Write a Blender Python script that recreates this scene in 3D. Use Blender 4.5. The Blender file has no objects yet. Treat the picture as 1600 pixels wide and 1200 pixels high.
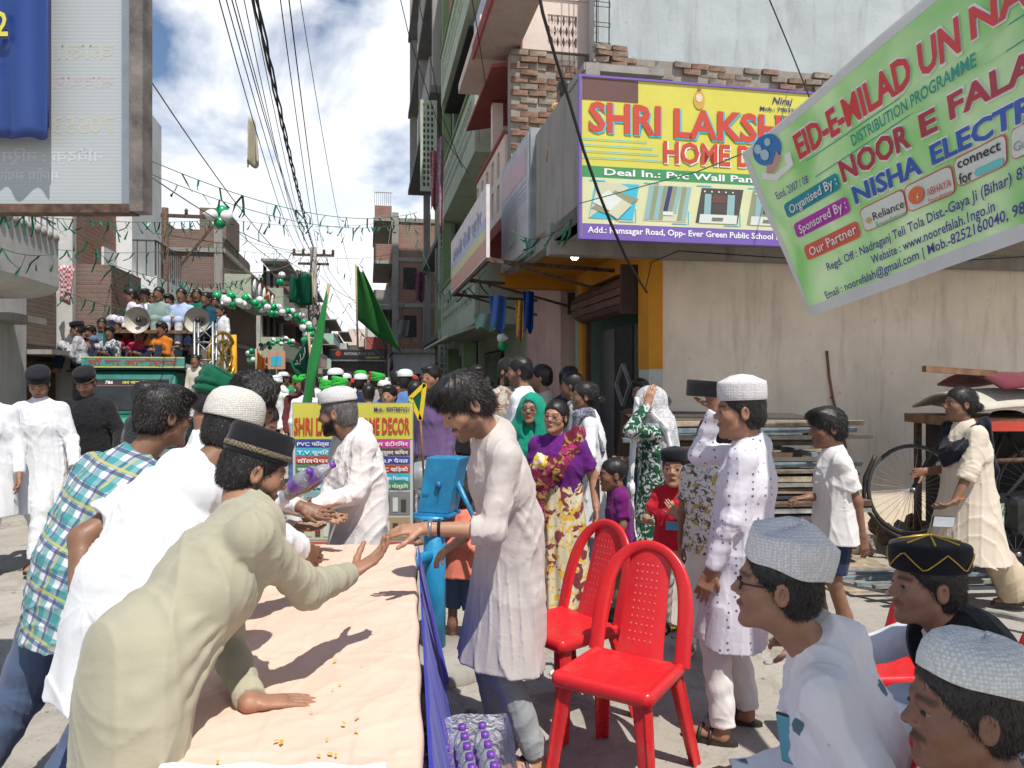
import bpy, bmesh, math, random
import numpy as np
from math import sin, cos, pi, radians, sqrt, atan2
from mathutils import Vector, Matrix

C = bpy.context.scene
# ------------------------------------------------------------------ camera
cam_d = bpy.data.cameras.new('camera'); cam = bpy.data.objects.new('camera', cam_d)
C.collection.objects.link(cam); C.camera = cam
F = 1180.0                                    # focal length in pixels of a 1600 wide picture
cam_d.sensor_width = 36; cam_d.lens = 36*F/1600
cam.location = (0, 0, 1.6); cam.rotation_euler = (pi/2, 0, 0)
cam_d.shift_y = -5/1600*1.0
cam_d.clip_start = 0.05; cam_d.clip_end = 3000
HY = 595.0                                    # horizon row of that picture
C.view_settings.view_transform = 'Standard'; C.view_settings.look = 'None'
C.view_settings.gamma = 1; C.view_settings.use_curve_mapping = False
C.view_settings.exposure = 0.3
C.render.engine = 'CYCLES'

# ------------------------------------------------------------------ sky and sun
SUN_EL = radians(62); SUN_AZ = radians(152)   # azimuth clockwise from +Y (view direction): behind and to the right
w = bpy.data.worlds.new('World'); C.world = w; w.use_nodes = True
nt = w.node_tree; nt.nodes.clear()
def wn(t, **k):
    n = nt.nodes.new(t)
    for a, b in k.items(): setattr(n, a, b)
    return n
out = wn('ShaderNodeOutputWorld'); bg = wn('ShaderNodeBackground'); bg.inputs[1].default_value = 0.10
sky = wn('ShaderNodeTexSky', sky_type='NISHITA', sun_disc=False, sun_elevation=SUN_EL, sun_rotation=SUN_AZ)
sky.dust_density = 0.5; sky.air_density = 1.0; sky.ozone_density = 3.0
tc = wn('ShaderNodeTexCoord')
sep = wn('ShaderNodeSeparateXYZ'); nt.links.new(tc.outputs['Generated'], sep.inputs[0])
mp = wn('ShaderNodeMapping'); mp.inputs['Scale'].default_value = (1.0, 1.0, 2.0); mp.inputs['Location'].default_value = (0.52, 0.0, 0.33)
nt.links.new(tc.outputs['Generated'], mp.inputs[0])
n1 = wn('ShaderNodeTexNoise'); n1.inputs['Scale'].default_value = 2.3; n1.inputs['Detail'].default_value = 9; n1.inputs['Roughness'].default_value = 0.55; n1.inputs['Distortion'].default_value = 0.35
nt.links.new(mp.outputs[0], n1.inputs['Vector'])
cr = wn('ShaderNodeValToRGB'); cr.color_ramp.elements[0].position = 0.43; cr.color_ramp.elements[1].position = 0.53
lz = wn('ShaderNodeMath', operation='MULTIPLY_ADD'); nt.links.new(sep.outputs[2], lz.inputs[0]); lz.inputs[1].default_value = -0.42; lz.inputs[2].default_value = 0.13
ad = wn('ShaderNodeMath', operation='ADD'); nt.links.new(n1.outputs[0], ad.inputs[0]); nt.links.new(lz.outputs[0], ad.inputs[1]); nt.links.new(ad.outputs[0], cr.inputs[0])
# cloud brightness: lumpy
n2 = wn('ShaderNodeTexNoise'); n2.inputs['Scale'].default_value = 3.4; n2.inputs['Detail'].default_value = 8; n2.inputs['Roughness'].default_value = 0.6
nt.links.new(mp.outputs[0], n2.inputs['Vector'])
cc = wn('ShaderNodeValToRGB'); cc.color_ramp.elements[0].position = 0.32; cc.color_ramp.elements[1].position = 0.66
cc.color_ramp.elements[0].color = (7.4, 8.0, 8.8, 1); cc.color_ramp.elements[1].color = (9.9, 9.9, 10.0, 1)
nt.links.new(n2.outputs[0], cc.inputs[0])
mx = wn('ShaderNodeMixRGB'); nt.links.new(cr.outputs[0], mx.inputs[0]); nt.links.new(sky.outputs[0], mx.inputs[1]); nt.links.new(cc.outputs[0], mx.inputs[2])
nt.links.new(mx.outputs[0], bg.inputs[0]); nt.links.new(bg.outputs[0], out.inputs[0])

sd = bpy.data.lights.new('sun', 'SUN'); sd.energy = 4.3; sd.angle = radians(0.53); sd.color = (1.0, 0.955, 0.88)
sun = bpy.data.objects.new('sun', sd); C.collection.objects.link(sun)
sdir = Vector((sin(SUN_AZ)*cos(SUN_EL), cos(SUN_AZ)*cos(SUN_EL), sin(SUN_EL)))   # towards the sun
sun.rotation_euler = sdir.to_track_quat('Z', 'Y').to_euler(); sun.location = (3, -5, 12)
# ------------------------------------------------------------------ helpers
rnd = random.Random(7)
TH = radians(10.8)                            # the street runs 10.8 degrees to the left of the view direction
ct, st_ = cos(TH), sin(TH)
def S(u, v, z=0.0): return Vector((u*ct - v*st_, u*st_ + v*ct, z))     # street coordinates -> world
def P(px, py, D): return Vector(((px-800)/F*D, D, 1.6+(HY-py)/F*D))     # a direction seen in the photo, at D metres
def G(px, py):                                                          # a point of the ground
    D = 1.6*F/(py-HY); return Vector(((px-800)/F*D, D, 0))
def v_at(px, u):                                                        # where along a facade plane u a column of the photo falls
    m = (px-800)/F; return u*(ct - m*st_)/(st_ + m*ct)
def u_at(px, v):
    m = (px-800)/F; return v*(st_ + m*ct)/(ct - m*st_)
def z_at(py, u, v): return 1.6+(HY-py)/F*(u*st_+v*ct)

def tag(o, label=None, cat=None, group=None, kind=None):
    if label: o['label'] = label
    if cat: o['category'] = cat
    if group: o['group'] = group
    if kind: o['kind'] = kind
    return o
def empty(name, loc=(0,0,0), rz=0, label=None, cat=None, group=None, kind=None):
    o = bpy.data.objects.new(name, None); C.collection.objects.link(o)
    o.location = loc; o.rotation_euler = (0,0,rz); o.empty_display_size = .1
    return tag(o, label, cat, group, kind)
def street_root(name, label, cat, group=None):      # a thing built in street coordinates
    return empty(name, (0,0,0), TH, label, cat, group)
def link(name, me, mat=None, parent=None):
    o = bpy.data.objects.new(name, me); C.collection.objects.link(o)
    if mat is not None and len(me.materials) == 0: me.materials.append(mat)
    if parent is not None: o.parent = parent
    return o
def mesh_np(name, V, Fq, smooth=True, mats=(), midx=None):
    me = bpy.data.meshes.new(name)
    V = np.asarray(V, dtype=np.float32); nv = len(V)
    me.vertices.add(nv); me.vertices.foreach_set('co', V.ravel())
    Fq = np.asarray(Fq, dtype=np.int32); nf, k = Fq.shape
    me.loops.add(nf*k); me.loops.foreach_set('vertex_index', Fq.ravel())
    me.polygons.add(nf); me.polygons.foreach_set('loop_start', np.arange(0, nf*k, k, dtype=np.int32))
    if smooth: me.polygons.foreach_set('use_smooth', np.ones(nf, dtype=bool))
    for m in mats: me.materials.append(m)
    if midx is not None: me.polygons.foreach_set('material_index', np.asarray(midx, dtype=np.int32))
    me.update(calc_edges=True); me.validate()
    return me
class MB:
    """collects simple shapes; build() links them as ONE mesh object"""
    def __init__(s): s.v = []; s.f = []; s.m = []; s.sm = []; s.cur = 0
    def add(s, vs, fs, smooth=False):
        b = len(s.v); s.v += [tuple(p) for p in vs]
        for f in fs: s.f.append(tuple(b+i for i in f)); s.m.append(s.cur); s.sm.append(smooth)
        return s
    def box(s, x0, x1, y0, y1, z0, z1):
        v = [(x0,y0,z0),(x1,y0,z0),(x1,y1,z0),(x0,y1,z0),(x0,y0,z1),(x1,y0,z1),(x1,y1,z1),(x0,y1,z1)]
        return s.add(v, [(0,3,2,1),(4,5,6,7),(0,1,5,4),(1,2,6,5),(2,3,7,6),(3,0,4,7)])
    def hexa(s, p):      # 8 points, bottom ring then top ring
        return s.add(p, [(0,3,2,1),(4,5,6,7),(0,1,5,4),(1,2,6,5),(2,3,7,6),(3,0,4,7)])
    def bar(s, a, b, w, h=None, up=(0,0,1)):
        a = Vector(a); b = Vector(b); h = h or w; d = (b-a).normalized(); u = Vector(up)
        if abs(d.dot(u)) > .98: u = Vector((0,1,0))
        x = d.cross(u).normalized()*w/2; y = x.cross(d).normalized()*h/2
        r = [a-x-y, a+x-y, b+x-y, b-x-y, a-x+y, a+x+y, b+x+y, b-x+y]
        return s.hexa(r)
    def tube(s, pts, r, n=8, caps=True, closed=False):
        pts = [Vector(p) for p in pts]; k = len(pts)
        rr = r if hasattr(r, '__len__') else [r]*k
        up = None; vs = []
        for i, p in enumerate(pts):
            if closed: d = (pts[(i+1)%k]-pts[i-1])
            else: d = (pts[min(i+1,k-1)]-pts[max(i-1,0)])
            d = d.normalized() if d.length > 1e-9 else Vector((0,0,1))
            if up is None:
                up = Vector((0,0,1)) if abs(d.z) < .9 else Vector((1,0,0))
            x = d.cross(up)
            if x.length < 1e-5: x = d.cross(Vector((0,1,0)))
            x.normalize(); y = x.cross(d).normalized(); up = y
            for j in range(n):
                a = 2*pi*j/n; vs.append(p + x*cos(a)*rr[i] + y*sin(a)*rr[i])
        fs = []
        for i in range(k if closed else k-1):
            for j in range(n):
                a = i*n+j; b = i*n+(j+1)%n; c = ((i+1)%k)*n
                fs.append((a, c+j, c+(j+1)%n, b))
        if caps and not closed:
            fs.append(tuple(range(n))); fs.append(tuple((k-1)*n+j for j in reversed(range(n))))
        return s.add(vs, fs, True)
    def lathe(s, prof, c=(0,0,0), n=24, sx=1, sy=1, R=None, smooth=True):
        vs = []; c = Vector(c)
        for r, z in prof:
            for j in range(n):
                a = 2*pi*j/n; p = Vector((r*cos(a)*sx, r*sin(a)*sy, z))
                if R is not None: p = R @ p
                vs.append(c+p)
        fs = []
        for i in range(len(prof)-1):
            for j in range(n): fs.append((i*n+j, i*n+(j+1)%n, (i+1)*n+(j+1)%n, (i+1)*n+j))
        return s.add(vs, fs, smooth)
    def ball(s, c, r, n=10, m=7, sc=(1,1,1)):
        prof = [(max(1e-4, r*sin(pi*i/m)), -r*cos(pi*i/m)*sc[2]) for i in range(m+1)]
        return s.lathe(prof, c, n, sc[0], sc[1])
    def quad(s, a, b, c, d): return s.add([a,b,c,d], [(0,1,2,3)])
    def grid(s, fn, nu, nv, smooth=True):
        vs = [fn(i/nu, j/nv) for j in range(nv+1) for i in range(nu+1)]
        fs = [(j*(nu+1)+i, j*(nu+1)+i+1, (j+1)*(nu+1)+i+1, (j+1)*(nu+1)+i) for j in range(nv) for i in range(nu)]
        return s.add(vs, fs, smooth)
    def mesh(s, name, mats=()):
        me = bpy.data.meshes.new(name); me.from_pydata(s.v, [], s.f)
        for m in (mats if isinstance(mats, (list, tuple)) else [mats]): me.materials.append(m)
        me.polygons.foreach_set('material_index', s.m); me.polygons.foreach_set('use_smooth', s.sm)
        me.update(); return me
    def build(s, name, mats, parent=None): return link(name, s.mesh(name, mats), None, parent)
def bevel(o, wd=.01, seg=2):
    m = o.modifiers.new('bevel', 'BEVEL'); m.width = wd; m.segments = seg; m.limit_method = 'ANGLE'; return o
def solid(o, t=.004):
    m = o.modifiers.new('solid', 'SOLIDIFY'); m.thickness = t; m.offset = 0; return o
def copy_tree(o, parent=None):
    c = o.copy(); C.collection.objects.link(c)
    if parent is not None: c.parent = parent
    for ch in o.children: copy_tree(ch, c)
    return c

# ------------------------------------------------------------------ materials
_mats = {}
def N(t, kind, **inp):
    n = t.nodes.new(kind)
    for k, v in inp.items():
        if k in n.inputs: n.inputs[k].default_value = v
        else: setattr(n, k, v)
    return n
def base_mat(name):
    m = bpy.data.materials.new(name); m.use_nodes = True; t = m.node_tree
    b = t.nodes['Principled BSDF']; return m, t, b
def rgba(c): return (c[0], c[1], c[2], 1)
def mixc(t, fac, a, b, mode='MIX'):
    n = t.nodes.new('ShaderNodeMixRGB'); n.blend_type = mode
    for i, x in ((0, fac), (1, a), (2, b)):
        if isinstance(x, (int, float)): n.inputs[i].default_value = x
        elif isinstance(x, tuple): n.inputs[i].default_value = rgba(x)
        else: t.links.new(x, n.inputs[i])
    return n.outputs[0]
def ramp(t, src, p0, p1, c0=(0,0,0), c1=(1,1,1)):
    n = t.nodes.new('ShaderNodeValToRGB'); e = n.color_ramp.elements
    e[0].position = p0; e[1].position = p1; e[0].color = rgba(c0); e[1].color = rgba(c1)
    t.links.new(src, n.inputs[0]); return n.outputs[0]
def coords(t, scale=(1,1,1), kind='Object', loc=(0,0,0), rot=(0,0,0)):
    c = t.nodes.new('ShaderNodeTexCoord'); m = t.nodes.new('ShaderNodeMapping')
    m.inputs['Scale'].default_value = scale; m.inputs['Location'].default_value = loc; m.inputs['Rotation'].default_value = rot
    t.links.new(c.outputs[kind], m.inputs[0]); return m.outputs[0]
def noise(t, vec, scale, detail=5, rough=.55, dist=0):
    n = N(t, 'ShaderNodeTexNoise', Scale=scale, Detail=detail, Roughness=rough, Distortion=dist)
    t.links.new(vec, n.inputs['Vector']); return n.outputs[0]
def bump(t, b, h, strength=.3, dist=.01, prev=None):
    n = N(t, 'ShaderNodeBump', Strength=strength, Distance=dist)
    t.links.new(h, n.inputs['Height'])
    if prev is not None: t.links.new(prev, n.inputs['Normal'])
    t.links.new(n.outputs[0], b.inputs['Normal']); return n.outputs[0]
def plain(name, col, rough=.6, metal=0, var=.12, scale=6, bmp=.0, spec=None, dirt=None, bscale=None):
    """one base colour with mottling and fine relief"""
    key = ('p', name)
    if key in _mats: return _mats[key]
    m, t, b = base_mat(name); v = coords(t)
    n = noise(t, v, scale, 6, .6)
    dk = tuple(x*(1-var*2) for x in col); lt = tuple(min(1, x*(1+var)) for x in col)
    c = ramp(t, n, .3, .7, dk, lt)
    if dirt:
        n2 = noise(t, v, scale*.35, 8, .7, .5); c = mixc(t, ramp(t, n2, .52, .72), c, dirt)
    t.links.new(c, b.inputs['Base Color']); b.inputs['Roughness'].default_value = rough; b.inputs['Metallic'].default_value = metal
    if spec is not None: b.inputs['Specular IOR Level'].default_value = spec
    if bmp: bump(t, b, noise(t, v, bscale or scale*9, 4), bmp, .01)
    _mats[key] = m; return m
def knit(name, col, sc=1.0):
    key = ('c', name)
    if key in _mats: return _mats[key]
    m, t, b = base_mat(name); v = coords(t)
    vo = N(t, 'ShaderNodeTexVoronoi', Scale=150*sc, Randomness=.35); t.links.new(v, vo.inputs['Vector'])
    c = mixc(t, ramp(t, vo.outputs['Distance'], .15, .6), tuple(x*1.05 for x in col), tuple(x*.72 for x in col)); c = mixc(t, ramp(t, noise(t, v, 9, 4), .35, .7, (0,0,0), (.35,)*3), c, tuple(x*.75 for x in col))
    t.links.new(c, b.inputs['Base Color']); b.inputs['Roughness'].default_value = .95; b.inputs['Specular IOR Level'].default_value = .1
    p = bump(t, b, vo.outputs['Distance'], -.6 if False else .6, .004); bump(t, b, noise(t, v, 28, 4), .4, .006, p)
    _mats[key] = m; return m
def cloth(name, col, pattern=None, c2=(0,0,0), c3=(0,0,0), scale=1.0, trans=.0, rough=.9, spec=.15):
    key = ('c', name)
    if key in _mats: return _mats[key]
    m, t, b = base_mat(name); v = coords(t)
    c = mixc(t, ramp(t, noise(t, v, 3, 3), .3, .7), tuple(x*.93 for x in col), tuple(min(1,x*1.03) for x in col))
    if pattern == 'plaid':
        v2 = coords(t, (1,1,1), rot=(0.15, -.35, .35))
        s = t.nodes.new('ShaderNodeSeparateXYZ'); t.links.new(v2, s.inputs[0])
        def stripe(axis, freq, ph, thr0, thr1):
            q = t.nodes.new('ShaderNodeMath'); q.operation = 'MULTIPLY_ADD'; t.links.new(s.outputs[axis], q.inputs[0]); q.inputs[1].default_value = freq; q.inputs[2].default_value = ph
            q2 = t.nodes.new('ShaderNodeMath'); q2.operation = 'SINE'; t.links.new(q.outputs[0], q2.inputs[0]); return ramp(t, q2.outputs[0], thr0, thr1)
        for ax in (0, 2):
            c = mixc(t, mixc(t, .74, (0,0,0), stripe(ax, 82, 0, .05, .14)), c, c2)
        for ax in (0, 2):
            c = mixc(t, mixc(t, .75, (0,0,0), stripe(ax, 82, 2.2, .82, .88)), c, c3)
            c = mixc(t, mixc(t, .8, (0,0,0), stripe(ax, 41, 1.2, .975, .985)), c, (.45,.38,.12))
    elif pattern == 'dots':
        vo = N(t, 'ShaderNodeTexVoronoi', Scale=30*scale, Randomness=.25); t.links.new(v, vo.inputs['Vector'])
        c = mixc(t, ramp(t, vo.outputs['Distance'], .17, .20, (1,1,1), (0,0,0)), c, c2)
    elif pattern == 'check':
        ck = N(t, 'ShaderNodeTexChecker', Scale=70*scale); t.links.new(v, ck.inputs['Vector']); ck.inputs['Color1'].default_value = (0,0,0,1)
        c = mixc(t, ck.outputs['Fac'], c, c2)
    elif pattern == 'floral':
        c = mixc(t, ramp(t, noise(t, v, 22*scale, 2, .5, 1.5), .52, .56), c, c2)
        c = mixc(t, ramp(t, noise(t, coords(t, loc=(3,5,1)), 17*scale, 2, .5, 1.2), .58, .61), c, c3)
    elif pattern == 'tri':
        vo = N(t, 'ShaderNodeTexVoronoi', Scale=9*scale, Randomness=.7); vo.distance = 'CHEBYCHEV'; t.links.new(v, vo.inputs['Vector'])
        c = mixc(t, ramp(t, vo.outputs['Distance'], .12, .14, (1,1,1), (0,0,0)), c, c2)
    elif pattern == 'stripes':
        wv = N(t, 'ShaderNodeTexWave', Scale=9*scale, Distortion=1.2); t.links.new(v, wv.inputs['Vector'])
        c = mixc(t, ramp(t, wv.outputs['Fac'], .6, .7), c, c2)
    elif pattern == 'spark':
        vo = N(t, 'ShaderNodeTexVoronoi', Scale=60*scale, Randomness=1); t.links.new(v, vo.inputs['Vector'])
        c = mixc(t, ramp(t, vo.outputs['Distance'], .08, .10, (1,1,1), (0,0,0)), c, c2)
    t.links.new(c, b.inputs['Base Color']); b.inputs['Roughness'].default_value = rough
    b.inputs['Specular IOR Level'].default_value = spec
    b.inputs['Sheen Weight'].default_value = .12
    # crease relief: long soft folds plus weave
    f1 = noise(t, coords(t, (1,1,.30)), 13, 5, .5, 1.0)
    f2 = noise(t, coords(t, (.5,1,1), rot=(.5,.6,0)), 26, 3, .5, 1.2)
    p = bump(t, b, f1, .30, .010); p = bump(t, b, f2, .22, .006, p)
    for sc_, rt_, st__ in ((3.2, (.3,.5,.2), .45), (6.5, (-.4,.2,.9), .30)):        # sharp thin creases
        rn = N(t, 'ShaderNodeTexNoise', Scale=sc_, Detail=3, Roughness=.45, Distortion=.5); rn.noise_type = 'RIDGED_MULTIFRACTAL'
        t.links.new(coords(t, (1.6,1.6,.55), rot=rt_), rn.inputs['Vector']); p = bump(t, b, rn.outputs[0], st__, .022, p)
    bump(t, b, noise(t, v, 450, 2), .12, .002, p)
    if trans:
        tr = t.nodes.new('ShaderNodeBsdfTranslucent'); ms = t.nodes.new('ShaderNodeMixShader'); ms.inputs[0].default_value = trans
        t.links.new(c, tr.inputs[0]); t.links.new(b.outputs[0], ms.inputs[1]); t.links.new(tr.outputs[0], ms.inputs[2])
        t.links.new(ms.outputs[0], t.nodes['Material Output'].inputs[0])
    _mats[key] = m; return m
def skin(name, col):
    key = ('s', name)
    if key in _mats: return _mats[key]
    m, t, b = base_mat(name); v = coords(t)
    c = ramp(t, noise(t, v, 22, 5, .6), .3, .7, tuple(x*.82 for x in col), tuple(x*1.12 for x in col))
    a = N(t, 'ShaderNodeAttribute', attribute_name='facemask'); s = t.nodes.new('ShaderNodeSeparateXYZ'); t.links.new(a.outputs['Vector'], s.inputs[0])
    c = mixc(t, s.outputs[1], c, (col[0]*.75, col[1]*.45, col[2]*.5))
    c = mixc(t, s.outputs[0], c, (.012,.009,.008))
    t.links.new(c, b.inputs['Base Color']); t.links.new(ramp(t, noise(t, v, 35, 5, .7), .3, .7, (.36,)*3, (.62,)*3), b.inputs['Roughness']); b.inputs['Specular IOR Level'].default_value = .4
    b.inputs['Subsurface Weight'].default_value = .06; b.inputs['Subsurface Radius'].default_value = (.01,.004,.002)
    p = bump(t, b, noise(t, v, 300, 4, .7), .25, .002); bump(t, b, noise(t, v, 45, 4), .2, .004, p)
    _mats[key] = m; return m
def hairmat(name, col=(.012,.010,.009)):
    key = ('h', name)
    if key in _mats: return _mats[key]
    m, t, b = base_mat(name)
    n = noise(t, coords(t, (1,1,.22)), 160, 4, .6, .8)
    t.links.new(ramp(t, n, .35, .7, tuple(x*.6 for x in col), tuple(x*2.2 for x in col)), b.inputs['Base Color'])
    b.inputs['Roughness'].default_value = .42; b.inputs['Specular IOR Level'].default_value = .45
    bump(t, b, n, .5, .003)
    _mats[key] = m; return m

# ------------------------------------------------------------------ implicit surfaces (people, cloth, soft things)
def nv(a): return np.array(a, dtype=np.float64)
def unit(a): a = nv(a); return a/max(1e-9, np.linalg.norm(a))
def rc(a, b, ra, rb, k=.03, side=None, wr=1.0, fa=False, fb=False, fold=None, op='u'):
    if side is not None:
        ab_ = unit(nv(b)-nv(a)); side = nv(side)-ab_*(nv(side)@ab_)
        if np.linalg.norm(side) < 1e-3: side = None
    return dict(t='c', a=nv(a), b=nv(b), ra=ra, rb=rb, k=k, side=None if side is None else unit(side), wr=wr, fa=fa, fb=fb, fold=fold, op=op)
def el(c, r, R=None, k=.02, op='u'):
    return dict(t='e', c=nv(c), r=nv(r), R=np.eye(3) if R is None else R, k=k, op=op)
def bx_(c, half, R=None, rd=.005, k=.01, op='u'): return dict(t='b', c=nv(c), r=nv(half), R=np.eye(3) if R is None else R, rd=rd, k=k, op=op)
def pl(c, n, k=.004): return dict(t='p', c=nv(c), n=unit(n), k=k, op='i')     # keeps the side the normal points away from
def bbox(p):
    if p['t'] == 'c':
        r = max(p['ra'], p['rb'])*max(1, p['wr']); return np.minimum(p['a'], p['b'])-r, np.maximum(p['a'], p['b'])+r
    if p['t'] in 'eb':
        ext = np.abs(p['R']) @ p['r']; return p['c']-ext, p['c']+ext
    return None
def pdist(p, X, Y, Z):
    if p['t'] == 'c':
        a, b = p['a'], p['b']; ab = b-a; L2 = max(1e-9, ab@ab); L = sqrt(L2)
        qx, qy, qz = X-a[0], Y-a[1], Z-a[2]
        t = (qx*ab[0]+qy*ab[1]+qz*ab[2])/L2
        lo = -9 if p['fa'] else 0; hi = 9 if p['fb'] else 1
        tc_ = np.clip(t, lo, hi).astype(np.float32)
        qx = qx-tc_*ab[0]; qy = qy-tc_*ab[1]; qz = qz-tc_*ab[2]
        d2 = qx*qx+qy*qy+qz*qz
        tr_ = np.clip(t, 0, 1)
        r = p['ra']+(p['rb']-p['ra'])*tr_
        s = p['side']
        if s is not None:
            qs = qx*s[0]+qy*s[1]+qz*s[2]
            d2 = d2+(1/p['wr']**2-1)*qs*qs
        if p['fold'] is not None:
            kind, amp, n, ph = p['fold']; w_ = unit(ab)
            s2 = s if s is not None else unit(np.cross(w_, (0.3,0.9,0.1)))
            s3 = np.cross(w_, s2)
            q1 = qx*s2[0]+qy*s2[1]+qz*s2[2]; q2 = qx*s3[0]+qy*s3[1]+qz*s3[2]
            if kind == 'ring': r = r+amp*np.sin(n*6.28*tr_+ph+1.3*q1/p['ra']+.9*np.sin(3*q2/p['ra']))
            else:
                an = np.arctan2(q2, q1); r = r+amp*1.2*tr_*(np.sin(n*an+ph+1.1*np.sin(2*an+3*tr_))+.5*np.sin(n*1.7*an+2*ph))
        d = np.sqrt(d2)-r
        if p['fa']: d = np.maximum(d, -t*L)
        if p['fb']: d = np.maximum(d, (t-1)*L)
        return d
    if p['t'] == 'e':
        R, r = p['R'], p['r']; q = [X-p['c'][0], Y-p['c'][1], Z-p['c'][2]]
        l = [q[0]*R[0,i]+q[1]*R[1,i]+q[2]*R[2,i] for i in range(3)]
        k0 = np.sqrt(sum((l[i]/r[i])**2 for i in range(3)))+1e-6
        k1 = np.sqrt(sum((l[i]/r[i]**2)**2 for i in range(3)))+1e-6
        return k0*(k0-1)/k1
    if p['t'] == 'b':
        R, r, rd = p['R'], p['r'], p['rd']; q = [X-p['c'][0], Y-p['c'][1], Z-p['c'][2]]
        l = [np.abs(q[0]*R[0,i]+q[1]*R[1,i]+q[2]*R[2,i])-(r[i]-rd) for i in range(3)]
        return np.sqrt(sum(np.clip(a, 0, None)**2 for a in l))+np.minimum(np.maximum(np.maximum(l[0], l[1]), l[2]), 0)-rd
    n = p['n']; c = p['c']; return (X-c[0])*n[0]+(Y-c[1])*n[1]+(Z-c[2])*n[2]
def wrinkle(x, y, z, seed, fr=1.0, vert=.6):
    r_ = np.random.RandomState(seed); o = 0
    for i in range(5):
        d = unit((r_.randn(), r_.randn(), r_.randn()*(1-vert)*.9)); e = unit(r_.randn(3)); g_ = unit(r_.randn(3)); f = fr*(14+9*i); ph = r_.rand()*6
        s = np.sin(f*(d[0]*x+d[1]*y+d[2]*z)+ph+1.1*np.sin(f*.30*(e[0]*x+e[1]*y+e[2]*z)+ph*2))
        m = np.clip(.45+.9*np.sin(8.5*(g_[0]*x+g_[1]*y+g_[2]*z)+ph*3), 0, 1)
        o = o+m*((1-np.abs(s))**3-.22)*(1.6 if i < 2 else 1.1)
    return o
def sdf_mesh(prims, h, wr=None, fine=None):
    """prims -> vertices, quads (surface nets)"""
    bs = [bbox(p) for p in prims if p['op'] == 'u' and p['t'] != 'p']
    lo = np.min([b[0] for b in bs], axis=0)-3*h-.006; hi = np.max([b[1] for b in bs], axis=0)+3*h+.006
    n = np.ceil((hi-lo)/h).astype(int)+1
    ax = [(lo[i]+h*np.arange(n[i])).astype(np.float32) for i in range(3)]
    D = np.full(n, .06, dtype=np.float32)
    for p in prims:
        if p['t'] == 'p': s = [slice(0, n[i]) for i in range(3)]
        else:
            b0, b1 = bbox(p); m = p['k']+2.5*h+(abs(p['fold'][1])*2 if p['t'] == 'c' and p['fold'] else 0)
            s = [slice(max(0, int((b0[i]-m-lo[i])/h)), max(0, min(n[i], int((b1[i]+m-lo[i])/h)+2))) for i in range(3)]
        if any(q.stop <= q.start for q in s): continue
        X = ax[0][s[0]][:,None,None]; Y = ax[1][s[1]][None,:,None]; Z = ax[2][s[2]][None,None,:]
        d = pdist(p, X, Y, Z).astype(np.float32); A = D[s[0], s[1], s[2]]; k = max(p['k'], 1e-4)
        if p['op'] == 'u':
            q = np.clip(k-np.abs(A-d), 0, None); D[s[0], s[1], s[2]] = np.minimum(A, d)-q*q/(4*k)
        elif p['op'] == 'i':
            q = np.clip(k-np.abs(A-d), 0, None); D[s[0], s[1], s[2]] = np.maximum(A, d)+q*q/(4*k)
        else:
            q = np.clip(k-np.abs(A+d), 0, None); D[s[0], s[1], s[2]] = np.maximum(A, -d)+q*q/(4*k)
    if wr:
        amp, seed, fr, vert = wr[:4]
        I = np.nonzero(np.abs(D) < .035)
        wx, wy, wz = ax[0][I[0]], ax[1][I[1]], ax[2][I[2]]; ds = amp*wrinkle(wx, wy, wz, seed, fr, vert)
        for (ap, e1, e2, am, nn, d0, d1, ph) in (wr[4] if len(wr) > 4 else ()):     # creases fanning out from an armpit, elbow or knee
            q = (wx-ap[0], wy-ap[1], wz-ap[2]); c1 = q[0]*e1[0]+q[1]*e1[1]+q[2]*e1[2]; c2 = q[0]*e2[0]+q[1]*e2[1]+q[2]*e2[2]; d = np.sqrt(q[0]**2+q[1]**2+q[2]**2)
            a = np.arctan2(c2, c1); wn_ = np.clip((d-d0*.7)/d0, 0, 1)*np.clip((d1-d)/(d1-d0), 0, 1)*np.clip(1.4-np.abs(a)*.45, 0, 1)
            s_ = np.sin(nn*a*.5+ph+.8*np.sin(9*d+ph)); ds = ds+am*wn_*((1-np.abs(s_))**2.2-.28)
        D[I] -= ds.astype(np.float32)
    return surface_nets(D, lo, h)
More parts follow.
